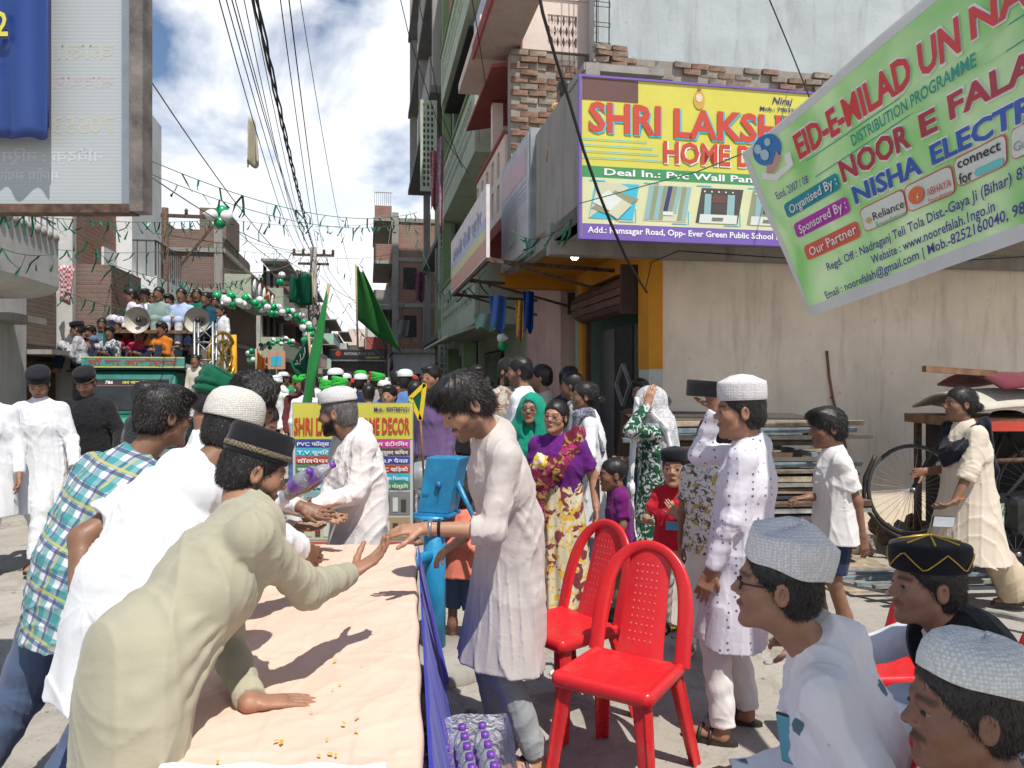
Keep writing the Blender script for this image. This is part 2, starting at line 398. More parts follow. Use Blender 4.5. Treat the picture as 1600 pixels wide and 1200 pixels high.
def surface_nets(D, lo, h):
    B = D < 0
    s = np.zeros(tuple(x-1 for x in D.shape), dtype=np.int8)
    for i in (0,1):
        for j in (0,1):
            for k in (0,1): s += B[i:D.shape[0]-1+i, j:D.shape[1]-1+j, k:D.shape[2]-1+k]
    act = (s > 0) & (s < 8); I = np.argwhere(act); nI = len(I)
    idx = np.full(s.shape, -1, dtype=np.int32); idx[act] = np.arange(nI)
    cv = {}
    for i in (0,1):
        for j in (0,1):
            for k in (0,1): cv[i,j,k] = D[I[:,0]+i, I[:,1]+j, I[:,2]+k]
    acc = np.zeros((nI,3)); cnt = np.zeros(nI)
    for c in cv:
        for a in range(3):
            if c[a] == 0:
                e = list(c); e[a] = 1; A = cv[c]; E = cv[tuple(e)]; m = (A < 0) != (E < 0)
                t = np.where(m, A/np.where(m, A-E, 1), 0); p = np.tile(np.array(c, dtype=float), (nI,1)); p[:,a] = t
                acc += p*m[:,None]; cnt += m
    V = lo+h*(I+acc/np.maximum(cnt,1)[:,None])
    Q = []
    for a in range(3):
        b, c = (a+1)%3, (a+2)%3
        sl0 = [slice(None)]*3; sl1 = [slice(None)]*3; sl0[a] = slice(0,-1); sl1[a] = slice(1,None)
        for o in (b, c): sl0[o] = slice(1,-1); sl1[o] = slice(1,-1)
        A = B[tuple(sl0)]; E = B[tuple(sl1)]; X = np.argwhere(A != E)
        if len(X) == 0: continue
        st = A[tuple(X.T)]; X = X.copy(); X[:,b] += 1; X[:,c] += 1
        def cell(db, dc):
            Y = X.copy(); Y[:,b] += db; Y[:,c] += dc; return idx[Y[:,0], Y[:,1], Y[:,2]]
        q = np.stack([cell(-1,-1), cell(0,-1), cell(0,0), cell(-1,0)], axis=1)
        q[~st] = q[~st][:, ::-1]; Q.append(q)
    Q = np.concatenate(Q); return V, Q[(Q >= 0).all(axis=1)]

# ------------------------------------------------------------------ lettering
def text_geo(s, size=1.0, bold=0.0, xs=1.0, align='LEFT', res=2, shear=0.0, space=1.0):
    cu = bpy.data.curves.new('txt', 'FONT'); cu.body = s; cu.size = size; cu.offset = bold; cu.align_x = align
    cu.resolution_u = res; cu.shear = shear; cu.space_character = space
    o = bpy.data.objects.new('txt', cu); C.collection.objects.link(o)
    dg = bpy.context.evaluated_depsgraph_get(); dg.update()
    me = bpy.data.meshes.new_from_object(o.evaluated_get(dg))
    V = [(v.co.x*xs, v.co.y) for v in me.vertices]; Fc = [tuple(p.vertices) for p in me.polygons]
    bpy.data.objects.remove(o); bpy.data.curves.remove(cu); bpy.data.meshes.remove(me)
    return V, Fc
def text_fit(s, x0, x1, y0, h, bold=0.02, res=2, mirror=False, shear=0.0, space=1.0):
    """lettering fitted between x0 and x1, capitals h high, on the baseline y0"""
    V, Fc = text_geo(s, 1.0, bold, 1.0, 'LEFT', res, shear, space)
    if not V: return V, Fc
    a = min(v[0] for v in V); b = max(v[0] for v in V); sx = (x1-x0)/(b-a); sy = h/.70
    V = [(x0+(v[0]-a)*sx, y0+v[1]*sy) for v in V]
    if mirror: V = [(x0+x1-v[0], v[1]) for v in V]
    return V, Fc
# ------------------------------------------------------------------ people
HAIR = hairmat('black_hair')
def basis(yaw, pitch=0, roll=0):
    """columns: right, forward, up; yaw 0 faces the camera, 90 the right of the picture, -90 the left, 180 away"""
    y, p, r = radians(yaw), radians(pitch), radians(roll)
    f = nv((sin(y), -cos(y), 0)); u = nv((0,0,1)); rt = np.cross(f, u)
    f2 = f*cos(p)+u*sin(p); u2 = u*cos(p)-f*sin(p)
    r3 = rt*cos(r)+u2*sin(r); u3 = u2*cos(r)-rt*sin(r)
    return np.stack([r3, f2, u3], axis=1)
def ik(a, c, l1, l2, hint):
    a = nv(a); c = nv(c); d = c-a; L = np.linalg.norm(d); mx_ = (l1+l2)*.995
    if L > mx_: c = a+d/L*mx_; d = c-a; L = mx_
    L = max(L, abs(l1-l2)+.01); u = d/L; x = (l1*l1-l2*l2+L*L)/(2*L); y = sqrt(max(0, l1*l1-x*x))
    h = nv(hint)-u*(nv(hint)@u); h = unit(h); return a+u*x+h*y, c
def head_prims(c, R, s, feat=True, nose=1.0, wide=1.0):
    def L(*p): return c+R@(nv(p)*s)
    q = [el(L(0,-.012,.034), nv((.074*wide,.094,.084))*s, R, .03),
         el(L(0,.030,-.030), nv((.060*wide,.060,.080))*s, R, .03*s),
         rc(L(-.048*wide,.005,-.055), L(-.016,.068,-.092), .017*s, .017*s, .025*s),
         rc(L(.048*wide,.005,-.055), L(.016,.068,-.092), .017*s, .017*s, .025*s),
         rc(L(0,.078,.020), L(0,.104*nose,-.018), .007*s, .0105*s, .012*s)]
    for sg in (-1, 1):
        q.append(el(L(sg*.077*wide,-.010,-.004), nv((.009,.019,.031))*s, R, .006*s))
        if feat:
            q += [rc(L(sg*.010,.083,.026), L(sg*.040,.070,.026), .009*s, .008*s, .012*s),
                  el(L(sg*.042,.052,-.022), nv((.022,.024,.024))*s, R, .02*s),
                  el(L(sg*.031,.098,.008), nv((.016,.014,.010))*s, R, .010*s, 's'),
                  rc(L(sg*.020,.0845,.0115), L(sg*.042,.0785,.0115), .0040*s, .0040*s, .004*s), rc(L(sg*.020,.0835,-.002), L(sg*.041,.0775,-.001), .0035*s, .0035*s, .004*s),
                  el(L(sg*.013,.092,-.025), nv((.008,.010,.007))*s, R, .006*s),
                  el(L(sg*.083*wide,-.012,-.002), nv((.005,.010,.018))*s, R, .004*s, 's')]
    if feat:
        q += [rc(L(-.020,.084,-.056), L(0,.092,-.053), .0055*s, .0065*s, .006*s), rc(L(.020,.084,-.056), L(0,.092,-.053), .0055*s, .0065*s, .006*s),
              rc(L(-.016,.083,-.067), L(.016,.083,-.067), .0065*s, .0065*s, .006*s)]
        q += [el(L(0,.076,-.098), nv((.018,.015,.013))*s, R, .015*s)]
    return q
def hand_prims(wr, d, nrm, sd, s=1.0, curl=.5, spread=.12, thumb=.6):
    """wr wrist, d direction, nrm palm normal, sd +1/-1 picks the thumb side"""
    d = unit(d); nrm = nv(nrm)-d*(nv(nrm)@d); nrm = unit(nrm); x = np.cross(d, nrm)*sd
    q = [rc(wr-d*.01*s, wr+d*.03*s, .021*s, .017*s, .012, x, 1.45), rc(wr+d*.028*s, wr+d*.082*s, .0145*s, .0145*s, .012, x, 2.5)]
    for off, b0, ln, cu in ((.029,.086,.074,.9), (.010,.092,.084,1.0), (-.010,.089,.078,1.08), (-.028,.080,.060,1.15)):
        p = wr+d*b0*s+x*off*s; dd = unit(d+x*off*spread*40*.2); an = curl*cu*.55; r = .0088*s
        for fr, mul in ((.46, 1.0), (.30, 1.5), (.24, 1.2)):
            nd = dd*cos(an)+nrm*sin(an); p2 = p+nd*ln*fr*s
            q.append(rc(p, p2, r, r*.92, .003)); p = p2; r *= .93; an += curl*cu*mul*.6
    p = wr+d*.022*s+x*.024*s; dd = unit(d*.75+x*thumb+nrm*.35); r = .0115*s
    for ln in (.042, .034, .026):
        p2 = p+dd*ln*s; q.append(rc(p, p2, r, r*.9, .008)); p = p2; r *= .88; dd = unit(dd+d*.25+nrm*.2*curl)
    return q
def body_mesh_obj(name, prims, h, root, mat, wr=None, off=None):
    V, Q = sdf_mesh(prims, h, wr); o = nv(root.location)
    me = mesh_np(name, V-o, Q); ob = link(name, me, mat, root); ob['_n'] = len(V); del ob['_n']
    return ob, V
def facemask(me, V, c, R, s, beard, mous, h, brow=1.0, stub=0.0):
    l = (V-c)@R/s; x, y, z = np.abs(l[:,0]), l[:,1], l[:,2]
    def sm(a, b, t): q = np.clip((t-a)/(b-a), 0, 1); return q*q*(3-2*q)
    m = np.zeros(len(V)); e = max(.003, h*.5); brow = brow*.75
    m = np.maximum(m, brow*sm(0, e, y-.05)*sm(-e, e, .0055-np.abs(z-.030+.12*np.maximum(0,x-.034)))*sm(0,e,x-.010)*sm(0,e,.052-x))
    if beard:
        low = sm(-.012, .006, -(z+.028+.50*(y-.02)*(y>.02)+(y<.02)*.0))*sm(.0,.02,y+.012)*(z > -.16)*sm(-.004,.006,.095-x)
        lips = sm(.0,.004, .024-x)*sm(0,.003,.013-np.abs(z+.062))*(y > .07)
        m = np.maximum(m, beard*low*(1-lips))
    if mous:
        m = np.maximum(m, mous*sm(0,e,.031-x)*sm(-e,e,.007-np.abs(z+.043+.2*x))*sm(0,e,y-.065))
    lp = sm(0,.004,.022-x)*sm(-.002,.003,.011-np.abs(z+.061))*sm(0,e,y-.072)
    m = m*(z < .05)*(np.linalg.norm(l, axis=1) < .16)
    a = me.attributes.new('facemask', 'FLOAT_VECTOR', 'POINT')
    dat = np.zeros((len(V),3), dtype=np.float32); dat[:,0] = m; dat[:,1] = lp*.8*(np.linalg.norm(l,axis=1) < .16); a.data.foreach_set('vector', dat.ravel())

EYE_W = plain('eye_white', (.24,.20,.17), .25, var=.03); EYE_D = plain('eye_iris', (.02,.012,.008), .15, var=.1)
def eye_mesh(r):
    k = ('eye', round(r,4))
    if k in _mats: return _mats[k]
    b = MB(); n = 12; m = 9; vs = []; 
    for i in range(m+1):
        a = pi*i/m
        for j in range(n): vs.append((r*sin(a)*cos(2*pi*j/n), r*cos(a), r*sin(a)*sin(2*pi*j/n)))
    for i in range(m):
        b.cur = 1 if i < 3 else 0
        b.add([], [], True)
        for j in range(n):
            b.f.append((i*n+j, (i+1)*n+j, (i+1)*n+(j+1)%n, i*n+(j+1)%n)); b.m.append(b.cur); b.sm.append(True)
    b.v = vs; me = b.mesh('eye', [EYE_W, EYE_D]); _mats[k] = me; return me
def mat4(c, R, s=1):
    M = Matrix.Identity(4)
    for i in range(3):
        for j in range(3): M[i][j] = R[i,j]*s
        M[i][3] = c[i]
    return M

# caps: profile (radius, height) above the head centre, oval
CAPS = {
 'round': [(1.0,.040),(1.01,.055),(1.0,.085),(.93,.108),(.78,.124),(.5,.135),(.2,.139),(.001,.140)],
 'knit':  [(1.03,.030),(1.05,.036),(1.05,.060),(1.02,.090),(.9,.118),(.7,.137),(.4,.149),(.001,.153)],
 'kufi':  [(1.0,.034),(1.02,.040),(1.02,.110),(.99,.124),(.93,.130),(.5,.132),(.001,.133)],
 'tall':  [(1.0,.042),(1.02,.046),(1.03,.098),(1.0,.122),(.80,.132),(.45,.150),(.001,.157)],
 'flat':  [(1.0,.040),(1.02,.042),(1.04,.105),(1.0,.112),(.4,.128),(.001,.135)],
 'skull': [(1.0,.052),(1.01,.066),(.97,.092),(.84,.114),(.6,.129),(.3,.136),(.001,.138)],
}
def add_cap(root, c, R, s, kind, mat, name='cap', tilt=0, band=None, ribs=0, lump=0, scale=1.0):
    T = R@np.array([[1,0,0],[0,cos(tilt),-sin(tilt)],[0,sin(tilt),cos(tilt)]])
    prof = CAPS[kind]; n = 40; b = MB(); rr = random.Random(len(kind)*7+ord(kind[0])+int(abs(c[0])*100)); ph = rr.random()*6
    vs = []; pr = []
    for i in range(len(prof)-1):
        for q in range(2): f = q/2; pr.append((prof[i][0]*(1-f)+prof[i+1][0]*f, prof[i][1]*(1-f)+prof[i+1][1]*f))
    pr.append(prof[-1]); pr = [(prof[0][0]*.97, prof[0][1]-.001), (prof[0][0]*.97, prof[0][1]+.02)][::-1]+pr
    o = nv(root.location)
    for r, z in pr:
        for j in range(n):
            a = 2*pi*j/n; q = r*(1+.006*ribs*(1 if j % 2 else -1)); zz = z+lump*.012*sin(2*a+ph)*max(0,(z-.05)/.08)+lump*.004*sin(5*a+ph*2)
            p = nv((.0885*q*cos(a)*scale, -.012+.1065*q*sin(a)*scale, .012+(zz-.0)*1.0*(1+(scale-1)*.5)))
            vs.append(c+T@(p*s)-o)
    fs = [(i*n+j, i*n+(j+1)%n, (i+1)*n+(j+1)%n, (i+1)*n+j) for i in range(len(pr)-1) for j in range(n)]
    b.add(vs, fs, True); ob = b.build(name, mat, root)
    if band is not None:
        bm, z0, z1 = band; b = MB(); vs = []
        for r, z in ((1.03,z0),(1.055,z0+.002),(1.055,z1-.002),(1.03,z1)):
            for j in range(n): a = 2*pi*j/n; vs.append(c+T@(nv((.0885*r*cos(a)*scale, -.012+.1065*r*sin(a)*scale, .012+z))*s)-o)
        b.add(vs, [(i*n+j, i*n+(j+1)%n, (i+1)*n+(j+1)%n, (i+1)*n+j) for i in range(3) for j in range(n)], True)
        b.build('band', bm, ob)
    return ob
def add_turban(root, c, R, s, mat, tail=False, h=.006, size=1.0):
    q = [el(c+R@(nv((0,-.012,.060))*s), nv((.092,.108,.075))*s*size, R, .02)]
    for i in range(5):
        z = .045+.022*i; rx, ry = .092-.004*abs(i-1), .108-.004*abs(i-1); pts = []
        for j in range(13):
            a = 2*pi*j/12; pts.append(c+R@(nv((rx*cos(a), -.012+ry*sin(a), z+.018*sin(a+i*.9)+.012*cos(a*1+i)))*s*nv((size,size,1))))
        for j in range(12): q.append(rc(pts[j], pts[j+1], .016*s, .016*s, .006))
    q.append(pl(c+R@(nv((0,0,.022))*s), R@nv((0,0,-1))))
    V, Q = sdf_mesh(q, h); me = mesh_np('turban', V-nv(root.location), Q); return link('turban', me, mat, root)
def strands(root, V, c, R, s, kind, mat, parent, n=5200, seed=1):
    r = np.random.RandomState(seed); I = r.randint(0, len(V), n); p = V[I]+r.randn(n,3)*.0015; l = (p-c)@R/s
    nm = l-np.array((0,-.012,.03)); nm /= np.linalg.norm(nm, axis=1)[:,None]
    comb = np.zeros_like(l); comb[:,2] = -.55
    if kind in ('messy', 'full'):
        fr_ = np.clip((l[:,1]+.02)/.08, 0, 1); comb[:,1] = -.35+1.0*fr_; comb[:,0] = .55*fr_+.15*np.sign(l[:,0]); ln = .019+.011*fr_; lift = .20; ln = ln*(1.0 if kind == 'messy' else .6)
    elif kind in ('bun', 'woman'): comb[:,1] = -1.0; comb[:,2] = -.1; ln = np.full(n, .022); lift = .12
    else: comb[:,1] = -.1; ln = np.full(n, .010); lift = .16
    keep = r.rand(n) < 1.1
    d = nm*lift+comb+r.randn(n,3)*.13; d /= np.linalg.norm(d, axis=1)[:,None]; d2 = d*.8-nm*.25+np.array((0,0,-.35)); d2 /= np.linalg.norm(d2, axis=1)[:,None]
    L = (ln*(.6+.7*r.rand(n)))[:,None]*s; sd = np.cross(d, nm+r.randn(n,3)*.4); sd /= np.linalg.norm(sd, axis=1)[:,None]+1e-9
    W = lambda a: a@R.T
    p0 = p; p1 = p0+W(d)*L*.55; p2 = p1+W(d2)*L*.45; w_ = W(sd)*.00055
    VV = np.stack([p0-w_, p0+w_, p1+w_*.8, p1-w_*.8, p2+w_*.2, p2-w_*.2], axis=1).reshape(-1,3)-nv(root.location)
    b = np.arange(n)[:,None]*6; Q = np.concatenate([b+np.array([0,1,2,3]), b+np.array([3,2,4,5])])
    o = link('strands', mesh_np('strands', VV, Q), mat, parent); o['kind'] = 'stuff'; return o
def add_hair(root, c, R, s, kind, h, mat=None, seed=1, cut=True, thick=1.0):
    mat = mat or HAIR
    def L(*p): return c+R@(nv(p)*s)
    t = {'short':.0, 'messy':.005, 'full':.003, 'capped':-.004, 'bald':-.004, 'woman':.002, 'bun':.002}[kind]*thick
    q = [el(L(0,-.014,.040+t*.5), nv((.083+t*.5,.100+t*.6,.090+t))*s, R, .01)]
    if kind in ('messy', 'full'):
        q.append(el(L(0,.042,.100), nv((.056,.045,.026))*s, R, .03))
        q.append(el(L(.01,.075,.090), nv((.045,.028,.020))*s, R, .02))
    if kind == 'capped' or kind == 'short':
        pass
    # hairline in front, ear level and nape
    fy = .082 if kind not in ('messy', 'full') else .094
    q.append(pl(L(0,fy,.068), R@unit((0,.80,-.60)), .006*s))
    if kind != 'bald': q.insert(1, el(L(0,-.042,-.022), nv((.070,.066,.066))*s, R, .03))
    q = [a for a in q if a is not None]
    if kind in ('bun', 'woman'): q.append(el(L(0,-.125,.02 if kind == 'woman' else -.02), nv((.036,.034,.036))*s, R, .01))
    q.append(pl(L(0,-.05,-.072), R@nv((0,-.25,-1)), .01*s))
    amp = {'short':.0016, 'messy':.004, 'full':.003, 'capped':.001, 'bald':.001, 'woman':.001, 'bun':.001}[kind]
    V, Q = sdf_mesh(q, h, (amp, seed, 2.2, .2)); me = mesh_np('hair', V-nv(root.location), Q); ho = link('hair', me, mat, root)
    if h <= .0078 and kind != 'bald': strands(root, V, c, R, s, kind, mat, ho, n=13000 if kind in ('messy','full') else 9000, seed=seed)
    return ho

SK_A = skin('skin_brown', (.32,.165,.10)); SK_B = skin('skin_dark_brown', (.215,.108,.064)); SK_C = skin('skin_tan', (.40,.215,.135))
LEATHER = plain('dark_leather', (.03,.022,.018), .5, var=.2); SOLE = plain('sole_rubber', (.05,.045,.04), .8)
def person(label, x, y, yaw=0, H=1.72, group=None, res=.008, z=0.0, pel=None, neck=None, head=None, hd=(None,0,0), ra=None, la=None, rl=None, ll=None,
           hr=None, hl=None, sk=None, top=None, bottom=None, hair='short', hairm=None, cap=None, beard=0, mous=0, build=1.0, hs=1.0, twist=0, legs=True, shoes='sandal', sit=False,
           eh=None, feat=None, lean=0, cat='person', seed=None, kneehint=None, eh_r=None, eh_l=None, wide=1.0, nohead=False):
    """one person: root Empty at the feet; children: body (one continuous surface), clothing, hair, cap, footwear"""
    sk = sk or SK_A; k = H/1.72; seed = seed if seed is not None else int(abs(x*131+y*57)) % 997
    root = empty('person', (x, y, z), 0, label, cat, group)
    f = nv((sin(radians(yaw)), -cos(radians(yaw)), 0)); up0 = nv((0,0,1)); rt = np.cross(f, up0)
    pel = nv((x, y, z+.92*k)) if pel is None else nv(pel)
    neck = pel+up0*.51*k+f*(.02*k+lean) if neck is None else nv(neck)
    up = unit(neck-pel); hy = yaw if hd[0] is None else hd[0]; R = basis(hy, hd[1], hd[2]); s = k**.35*hs
    sv = np.cross(f, up); sv = unit(sv)
    tw = radians(twist); fch = np.cross(up, sv); svs = sv*cos(tw)+fch*sin(tw)
    hc = neck+unit(up*.8+up0*.5)*.150*k*hs+f*.025+R[:,1]*.012 if head is None else nv(head)
    T = np.linalg.norm(neck-pel)
    B = build*k
    shR = neck-up*.078*k+svs*.158*B**.5*k**.5; shL = neck-up*.078*k-svs*.158*B**.5*k**.5
    if ra is None: ra = shR+nv((0,0,-.525*k))+sv*.05+f*.05
    if la is None: la = shL+nv((0,0,-.525*k))-sv*.05+f*.05
    l1, l2 = .285*k, .255*k
    hint = lambda sg: -f*.9+sv*sg*.35+nv((0,0,-.3))
    elR, wR = ik(shR, ra, l1, l2, hint(1) if eh_r is None else eh_r); elL, wL = ik(shL, la, l1, l2, hint(-1) if eh_l is None else eh_l)
    hiR = pel+sv*.085*B; hiL = pel-sv*.085*B
    rl = nv(rl) if rl is not None else nv((x, y, z+.08*k))+sv*.10*k
    ll = nv(ll) if ll is not None else nv((x, y, z+.08*k))-sv*.10*k+f*.06*k
    kh = f if kneehint is None else kneehint
    knR, anR = ik(hiR, rl, .425*k, .42*k, kh); knL, anL = ik(hiL, ll, .425*k, .42*k, kh)
    big = res <= .0095; feat = big if feat is None else feat
    # ---- body
    q = [rc(pel, pel+up*T*.55, .095*B, .085*B, .05, sv, 1.42), rc(pel+up*T*.45, neck-up*.09*k, .09*B, .085*B, .05, svs, 1.55),
         rc(neck-up*.06*k, hc-R[:,2]*.075*s-R[:,1]*.018*s, .055*B**.5*k**.5, .052*s, .03), rc(neck-up*.075*k-svs*.10*k, neck-up*.085*k+svs*.09*k, .036*k, .036*k, .04)]
    for sh, e, w_, hi, kn, an, hh, sg in ((shR, elR, wR, hiR, knR, anR, hr, 1), (shL, elL, wL, hiL, knL, anL, hl, -1)):
        q += [rc(sh, e, .045*B, .037*B, .03), rc(e, w_, .038*B, .0255*B, .02)]
        hk = dict(curl=.5) if hh is None else dict(hh); dr = hk.pop('d', w_-e); nm = hk.pop('n', -sv*sg+f*.3)
        if res <= .012: q += hand_prims(w_, dr, nm, hk.pop('sd', -sg), s=k**.8, **hk)
        else: dd = unit(dr); q += [rc(w_, w_+dd*.15*k, .022*k, .02*k, .01, None)]
        if legs or hi is not None: q += [rc(hi, kn, .078*B, .052*B, .04), rc(kn, kn*.35+an*.65, .052*B, .050*B, .03), rc(kn*.35+an*.65, an, .045*B, .033*k, .03)]
        if not nohead or True:
            dfoot = f if not sit else f
            q += [rc(an-nv((0,0,.045*k)), an-nv((0,0,.055*k))+dfoot*.16*k, .033*k, .022*k, .03, sv, 1.3)]
    q += head_prims(hc, R, s, feat, wide=wide)
    body, V = body_mesh_obj('body', q, res, root, sk)
    facemask(body.data, V, hc, R, s, beard, mous, res)
    if feat:
        for sg in (-1, 1):
            e = link('eye', eye_mesh(.0120*s), None, body); e.matrix_local = mat4(hc+R@(nv((sg*.031,.0770,.004))*s)-nv(root.location), R@np.diag([1.1,1,.50]))
    # ---- upper garment
    cr_ = min(res*1.15, .02) if res <= .012 else res
    tp = dict(type='shirt', mat=cloth('white_cotton', (.70,.71,.73)), ln=.10, sl='long', fit=1.0, wr=.0035, flare=.02, collar=True)
    if top: tp.update(top)
    def garment(name, tp):
        ft = tp['fit']; q = [rc(pel, pel+up*T*.62, .118*B*ft, .124*B*ft, .05, sv, 1.38),
             rc(pel+up*T*.55, neck-up*.115*k, .124*B*ft, .100*B*ft, .05, svs, 1.50),
             rc(neck-up*.045*k+svs*.03*k, shR, .058*k, .056*B*ft, .035), rc(neck-up*.045*k-svs*.03*k, shL, .058*k, .056*B*ft, .035),
             rc(neck-up*.12*k, neck-up*.035*k, .088*B, .077*k**.6, .04, svs, 1.15)]
        for t0, a0, t1, a1 in tp.get('folds', ()):           # single long creases lying on the torso
            pts = []
            for j in range(7):
                u_ = j/6; tt = t0+(t1-t0)*u_; aa = radians(a0+(a1-a0)*u_+6*sin(3*u_+t0*20)); rr = (.123 if tt > .1 else .128)*B*ft-.004+.003*sin(pi*u_)
                c0_ = pel+up*tt*k if tt > 0 else pel+nv((0,0,tt*k)); pts.append(c0_+svs*rr*1.40*cos(aa)+fch*rr*sin(aa))
            q += [rc(pts[j], pts[j+1], .0075*(.5+.5*sin(pi*(j+.5)/6)), .0075*(.5+.5*sin(pi*(j+1)/6)), .012) for j in range(6)]
        if tp.get('belly'): q.append(el(pel+up*.16+f*.05, (.13*B,.13*B,.14*B), None, .06))
        if tp['collar']:
            nd = unit(hc-R[:,2]*.075*s-R[:,1]*.02-neck); q.append(rc(neck-nd*.05*k, neck+nd*(.030 if tp['collar'] is True else tp['collar'])*k, .078*k**.6, .064*k**.6, .012, fb=True))
        if tp['ln'] > 0:
            L = tp['ln']*k; hp = pel+nv((0,0,-L))
            if sit: 
                for hi, kn in ((hiR,knR),(hiL,knL)): q.append(rc(hi+nv((0,0,.03)), kn+nv((0,0,.02)), .115*B, .085*B, .06, fold=('ring',.004,3,seed)))
            else:
                if L > .3: hp = hp+(knR+knL-2*pel)[0:3]*nv((.5,.5,0))*min(1, L/.42*.5)
                if 'hem' in tp: hp = nv(tp['hem'])
                q.append(rc(pel+nv((0,0,.09))+up*.02, hp, .126*B*ft, (.140+tp['flare'])*B*ft, .06, sv, 1.36, fb=True, fold=('vert', .0045 if L > .2 else .002, 4, seed)))
        for sh, e, w_, i in ((shR, elR, wR, 0), (shL, elL, wL, 1)):
            sl = tp['sl'] if isinstance(tp['sl'], str) else tp['sl'][i]
            if sl == 'long':
                q.append(rc(sh, e, .057*B*ft, .052*B*ft, .035, fold=('ring', .0015, 2.5, seed))); q.append(rc(e, e+(w_-e)*.96, .054*B*ft, .040*B*ft, .02, fb=True, fold=('ring', .0018, 3, seed*2)))
            elif sl == 'rolled':
                q.append(rc(sh, e, .058*B*ft, .056*B*ft, .035, fold=('ring', .0018, 2.5, seed))); q.append(rc(e, e+(w_-e)*.30, .058*B*ft, .054*B*ft, .02, fb=True)); q.append(rc(e+(w_-e)*.10, e+(w_-e)*.31, .060*B*ft, .058*B*ft, .006, fa=True, fb=True))
            elif sl == 'half':
                q.append(rc(sh, sh+(e-sh)*.72,   .058*B*ft, .062*B*ft, .03, fb=True, fold=('ring', .003, 2, seed)))
            elif sl == 'cap':
                q.append(rc(sh, sh+(e-sh)*.45, .062*B*ft, .055*B*ft, .03, fb=True))
        fans = []
        for sh, e, w_, sg in ((shR, elR, wR, 1), (shL, elL, wL, -1)):
            ap = sh-up*.085*k-sv*sg*.03; am = tp.get('cr', .0075)
            fans += [(ap, unit(-up-sv*sg*.5), unit(sv*sg-up*.3), am, 11, .09, .36*k, seed+sg), (sh, unit(e-sh), unit(np.cross(e-sh, f)+1e-6), am*.6, 12, .07, .20*k, seed*2+sg), (e, unit(w_-sh), unit(np.cross(w_-sh, f)+1e-6), am*.8, 14, .05, .17*k, seed*3+sg), (e, unit(sh-w_), unit(np.cross(w_-sh, f)+1e-6), am*.7, 14, .05, .15*k, seed*5+sg)]
        fans.append((pel+up*.10, nv((0,0,-1)), sv, .0045, 9, .16, .6*k, seed))
        return body_mesh_obj(name, q, cr_, root, tp['mat'], (tp['wr']*1.1, seed, 1.25, .80, fans if res <= .009 else ()) if tp['wr'] else None)[0]
    gm = None
    if top is not False: gm = garment(tp.get('name', tp['type']), tp)
    # ---- trousers
    bt = dict(mat=cloth('white_cotton', (.70,.71,.73)), fit=1.0, cut=1.0, name='trousers', bell=.0)
    if bottom: bt.update(bottom)
    if bottom is not False and legs:
        ft = bt['fit']; slim = .82 if (top is not False and tp['ln'] > .2) else 1.0; q = [rc(hiR, hiL, .104*B*slim, .104*B*slim, .05), rc(pel, pel+up*.06, .10*B*slim, .10*B*slim, .04, sv, 1.22)]
        for hi, kn, an in ((hiR,knR,anR),(hiL,knL,anL)):
            if bt['cut'] >= 1:
                q += [rc(hi, kn, .096*slim*B*ft, .072*B*ft, .04, fold=('ring',.003,3,seed)), rc(kn, an+nv((0,0,.0)), .072*B*ft, (.058+bt['bell'])*B*ft, .02, fb=True, fold=('ring',.0022,4,seed+1))]
            else:
                q += [rc(hi, hi+(kn-hi)*bt['cut']*1.9 if bt['cut'] < .5 else kn+(an-kn)*(bt['cut']-.5)*2, .098*B*ft, .086*B*ft, .04, fb=True)] if bt['cut'] < .5 else [rc(hi, kn, .098*B*ft, .080*B*ft, .04), rc(kn, kn+(an-kn)*(bt['cut']-.5)*2, .080*B*ft, .080*B*ft, .02, fb=True)]
        body_mesh_obj(bt['name'], q, cr_, root, bt['mat'], (.0025, seed+5, 1.3, .75, [(kn, unit(an-kn), unit(np.cross(an-kn, f)+1e-6), .005, 13, .06, .24*k, seed+i_) for i_, (kn, an) in enumerate(((knR,anR),(knL,anL)))]+[(an, unit(kn-an), sv, .005, 12, .05, .2*k, seed+3) for an, kn in ((anR,knR),(anL,knL))] if res <= .009 else ()))
    # ---- footwear
    if shoes and legs and res < .015:
        for an in (anR, anL):
            b = MB(); o = nv(root.location)
            hp_ = an-nv((0,0,.07*k))-f*.05*k-o; m = 14; vs = []
            for zz in (0, .018):
                for j in range(m):
                    a = 2*pi*j/m; vs.append(hp_+f*(.115*k+.135*k*cos(a))+sv*(.046*k*sin(a)*(1+.15*cos(a)))+nv((0,0,zz-.012)))
            b.add(vs, [tuple(range(m))[::-1], tuple(range(m,2*m))]+[(j,(j+1)%m,m+(j+1)%m,m+j) for j in range(m)])
            t0 = hp_+f*.17*k
            for fo in (.15, .10) if shoes == 'sandal' else (.16,.13,.10,.07):
                c0 = hp_+f*fo*k; b.tube([Vector(c0+sv*.05*k*cos(a)+nv((0,0,.005+.052*k*sin(a)))) for a in [pi*i/8 for i in range(9)]], .008, 6)
            b.build('sandal', LEATHER if shoes in ('sandal', 'dark') else shoes if not isinstance(shoes, str) else LEATHER, root)
    # ---- hair and cap
    if hair: add_hair(root, hc, R, s, hair, min(res*1.0, .014), hairm, seed)
    if cap:
        kind, cm = cap[0], cap[1]; kw = cap[2] if len(cap) > 2 else {}
        if kind == 'turban': add_turban(root, hc, R, s, cm, h=max(.006, min(res, .014)), **kw)
        else: add_cap(root, hc, R, s, kind, cm, **kw)
    J = dict(root=root, pel=pel, neck=neck, hc=hc, R=R, s=s, f=f, sv=sv, up=up, shR=shR, shL=shL, elR=elR, elL=elL, wR=wR, wL=wL, knR=knR, knL=knL, anR=anR, anL=anL, body=body, top=gm, o=nv(root.location), k=k, B=B)
    return J
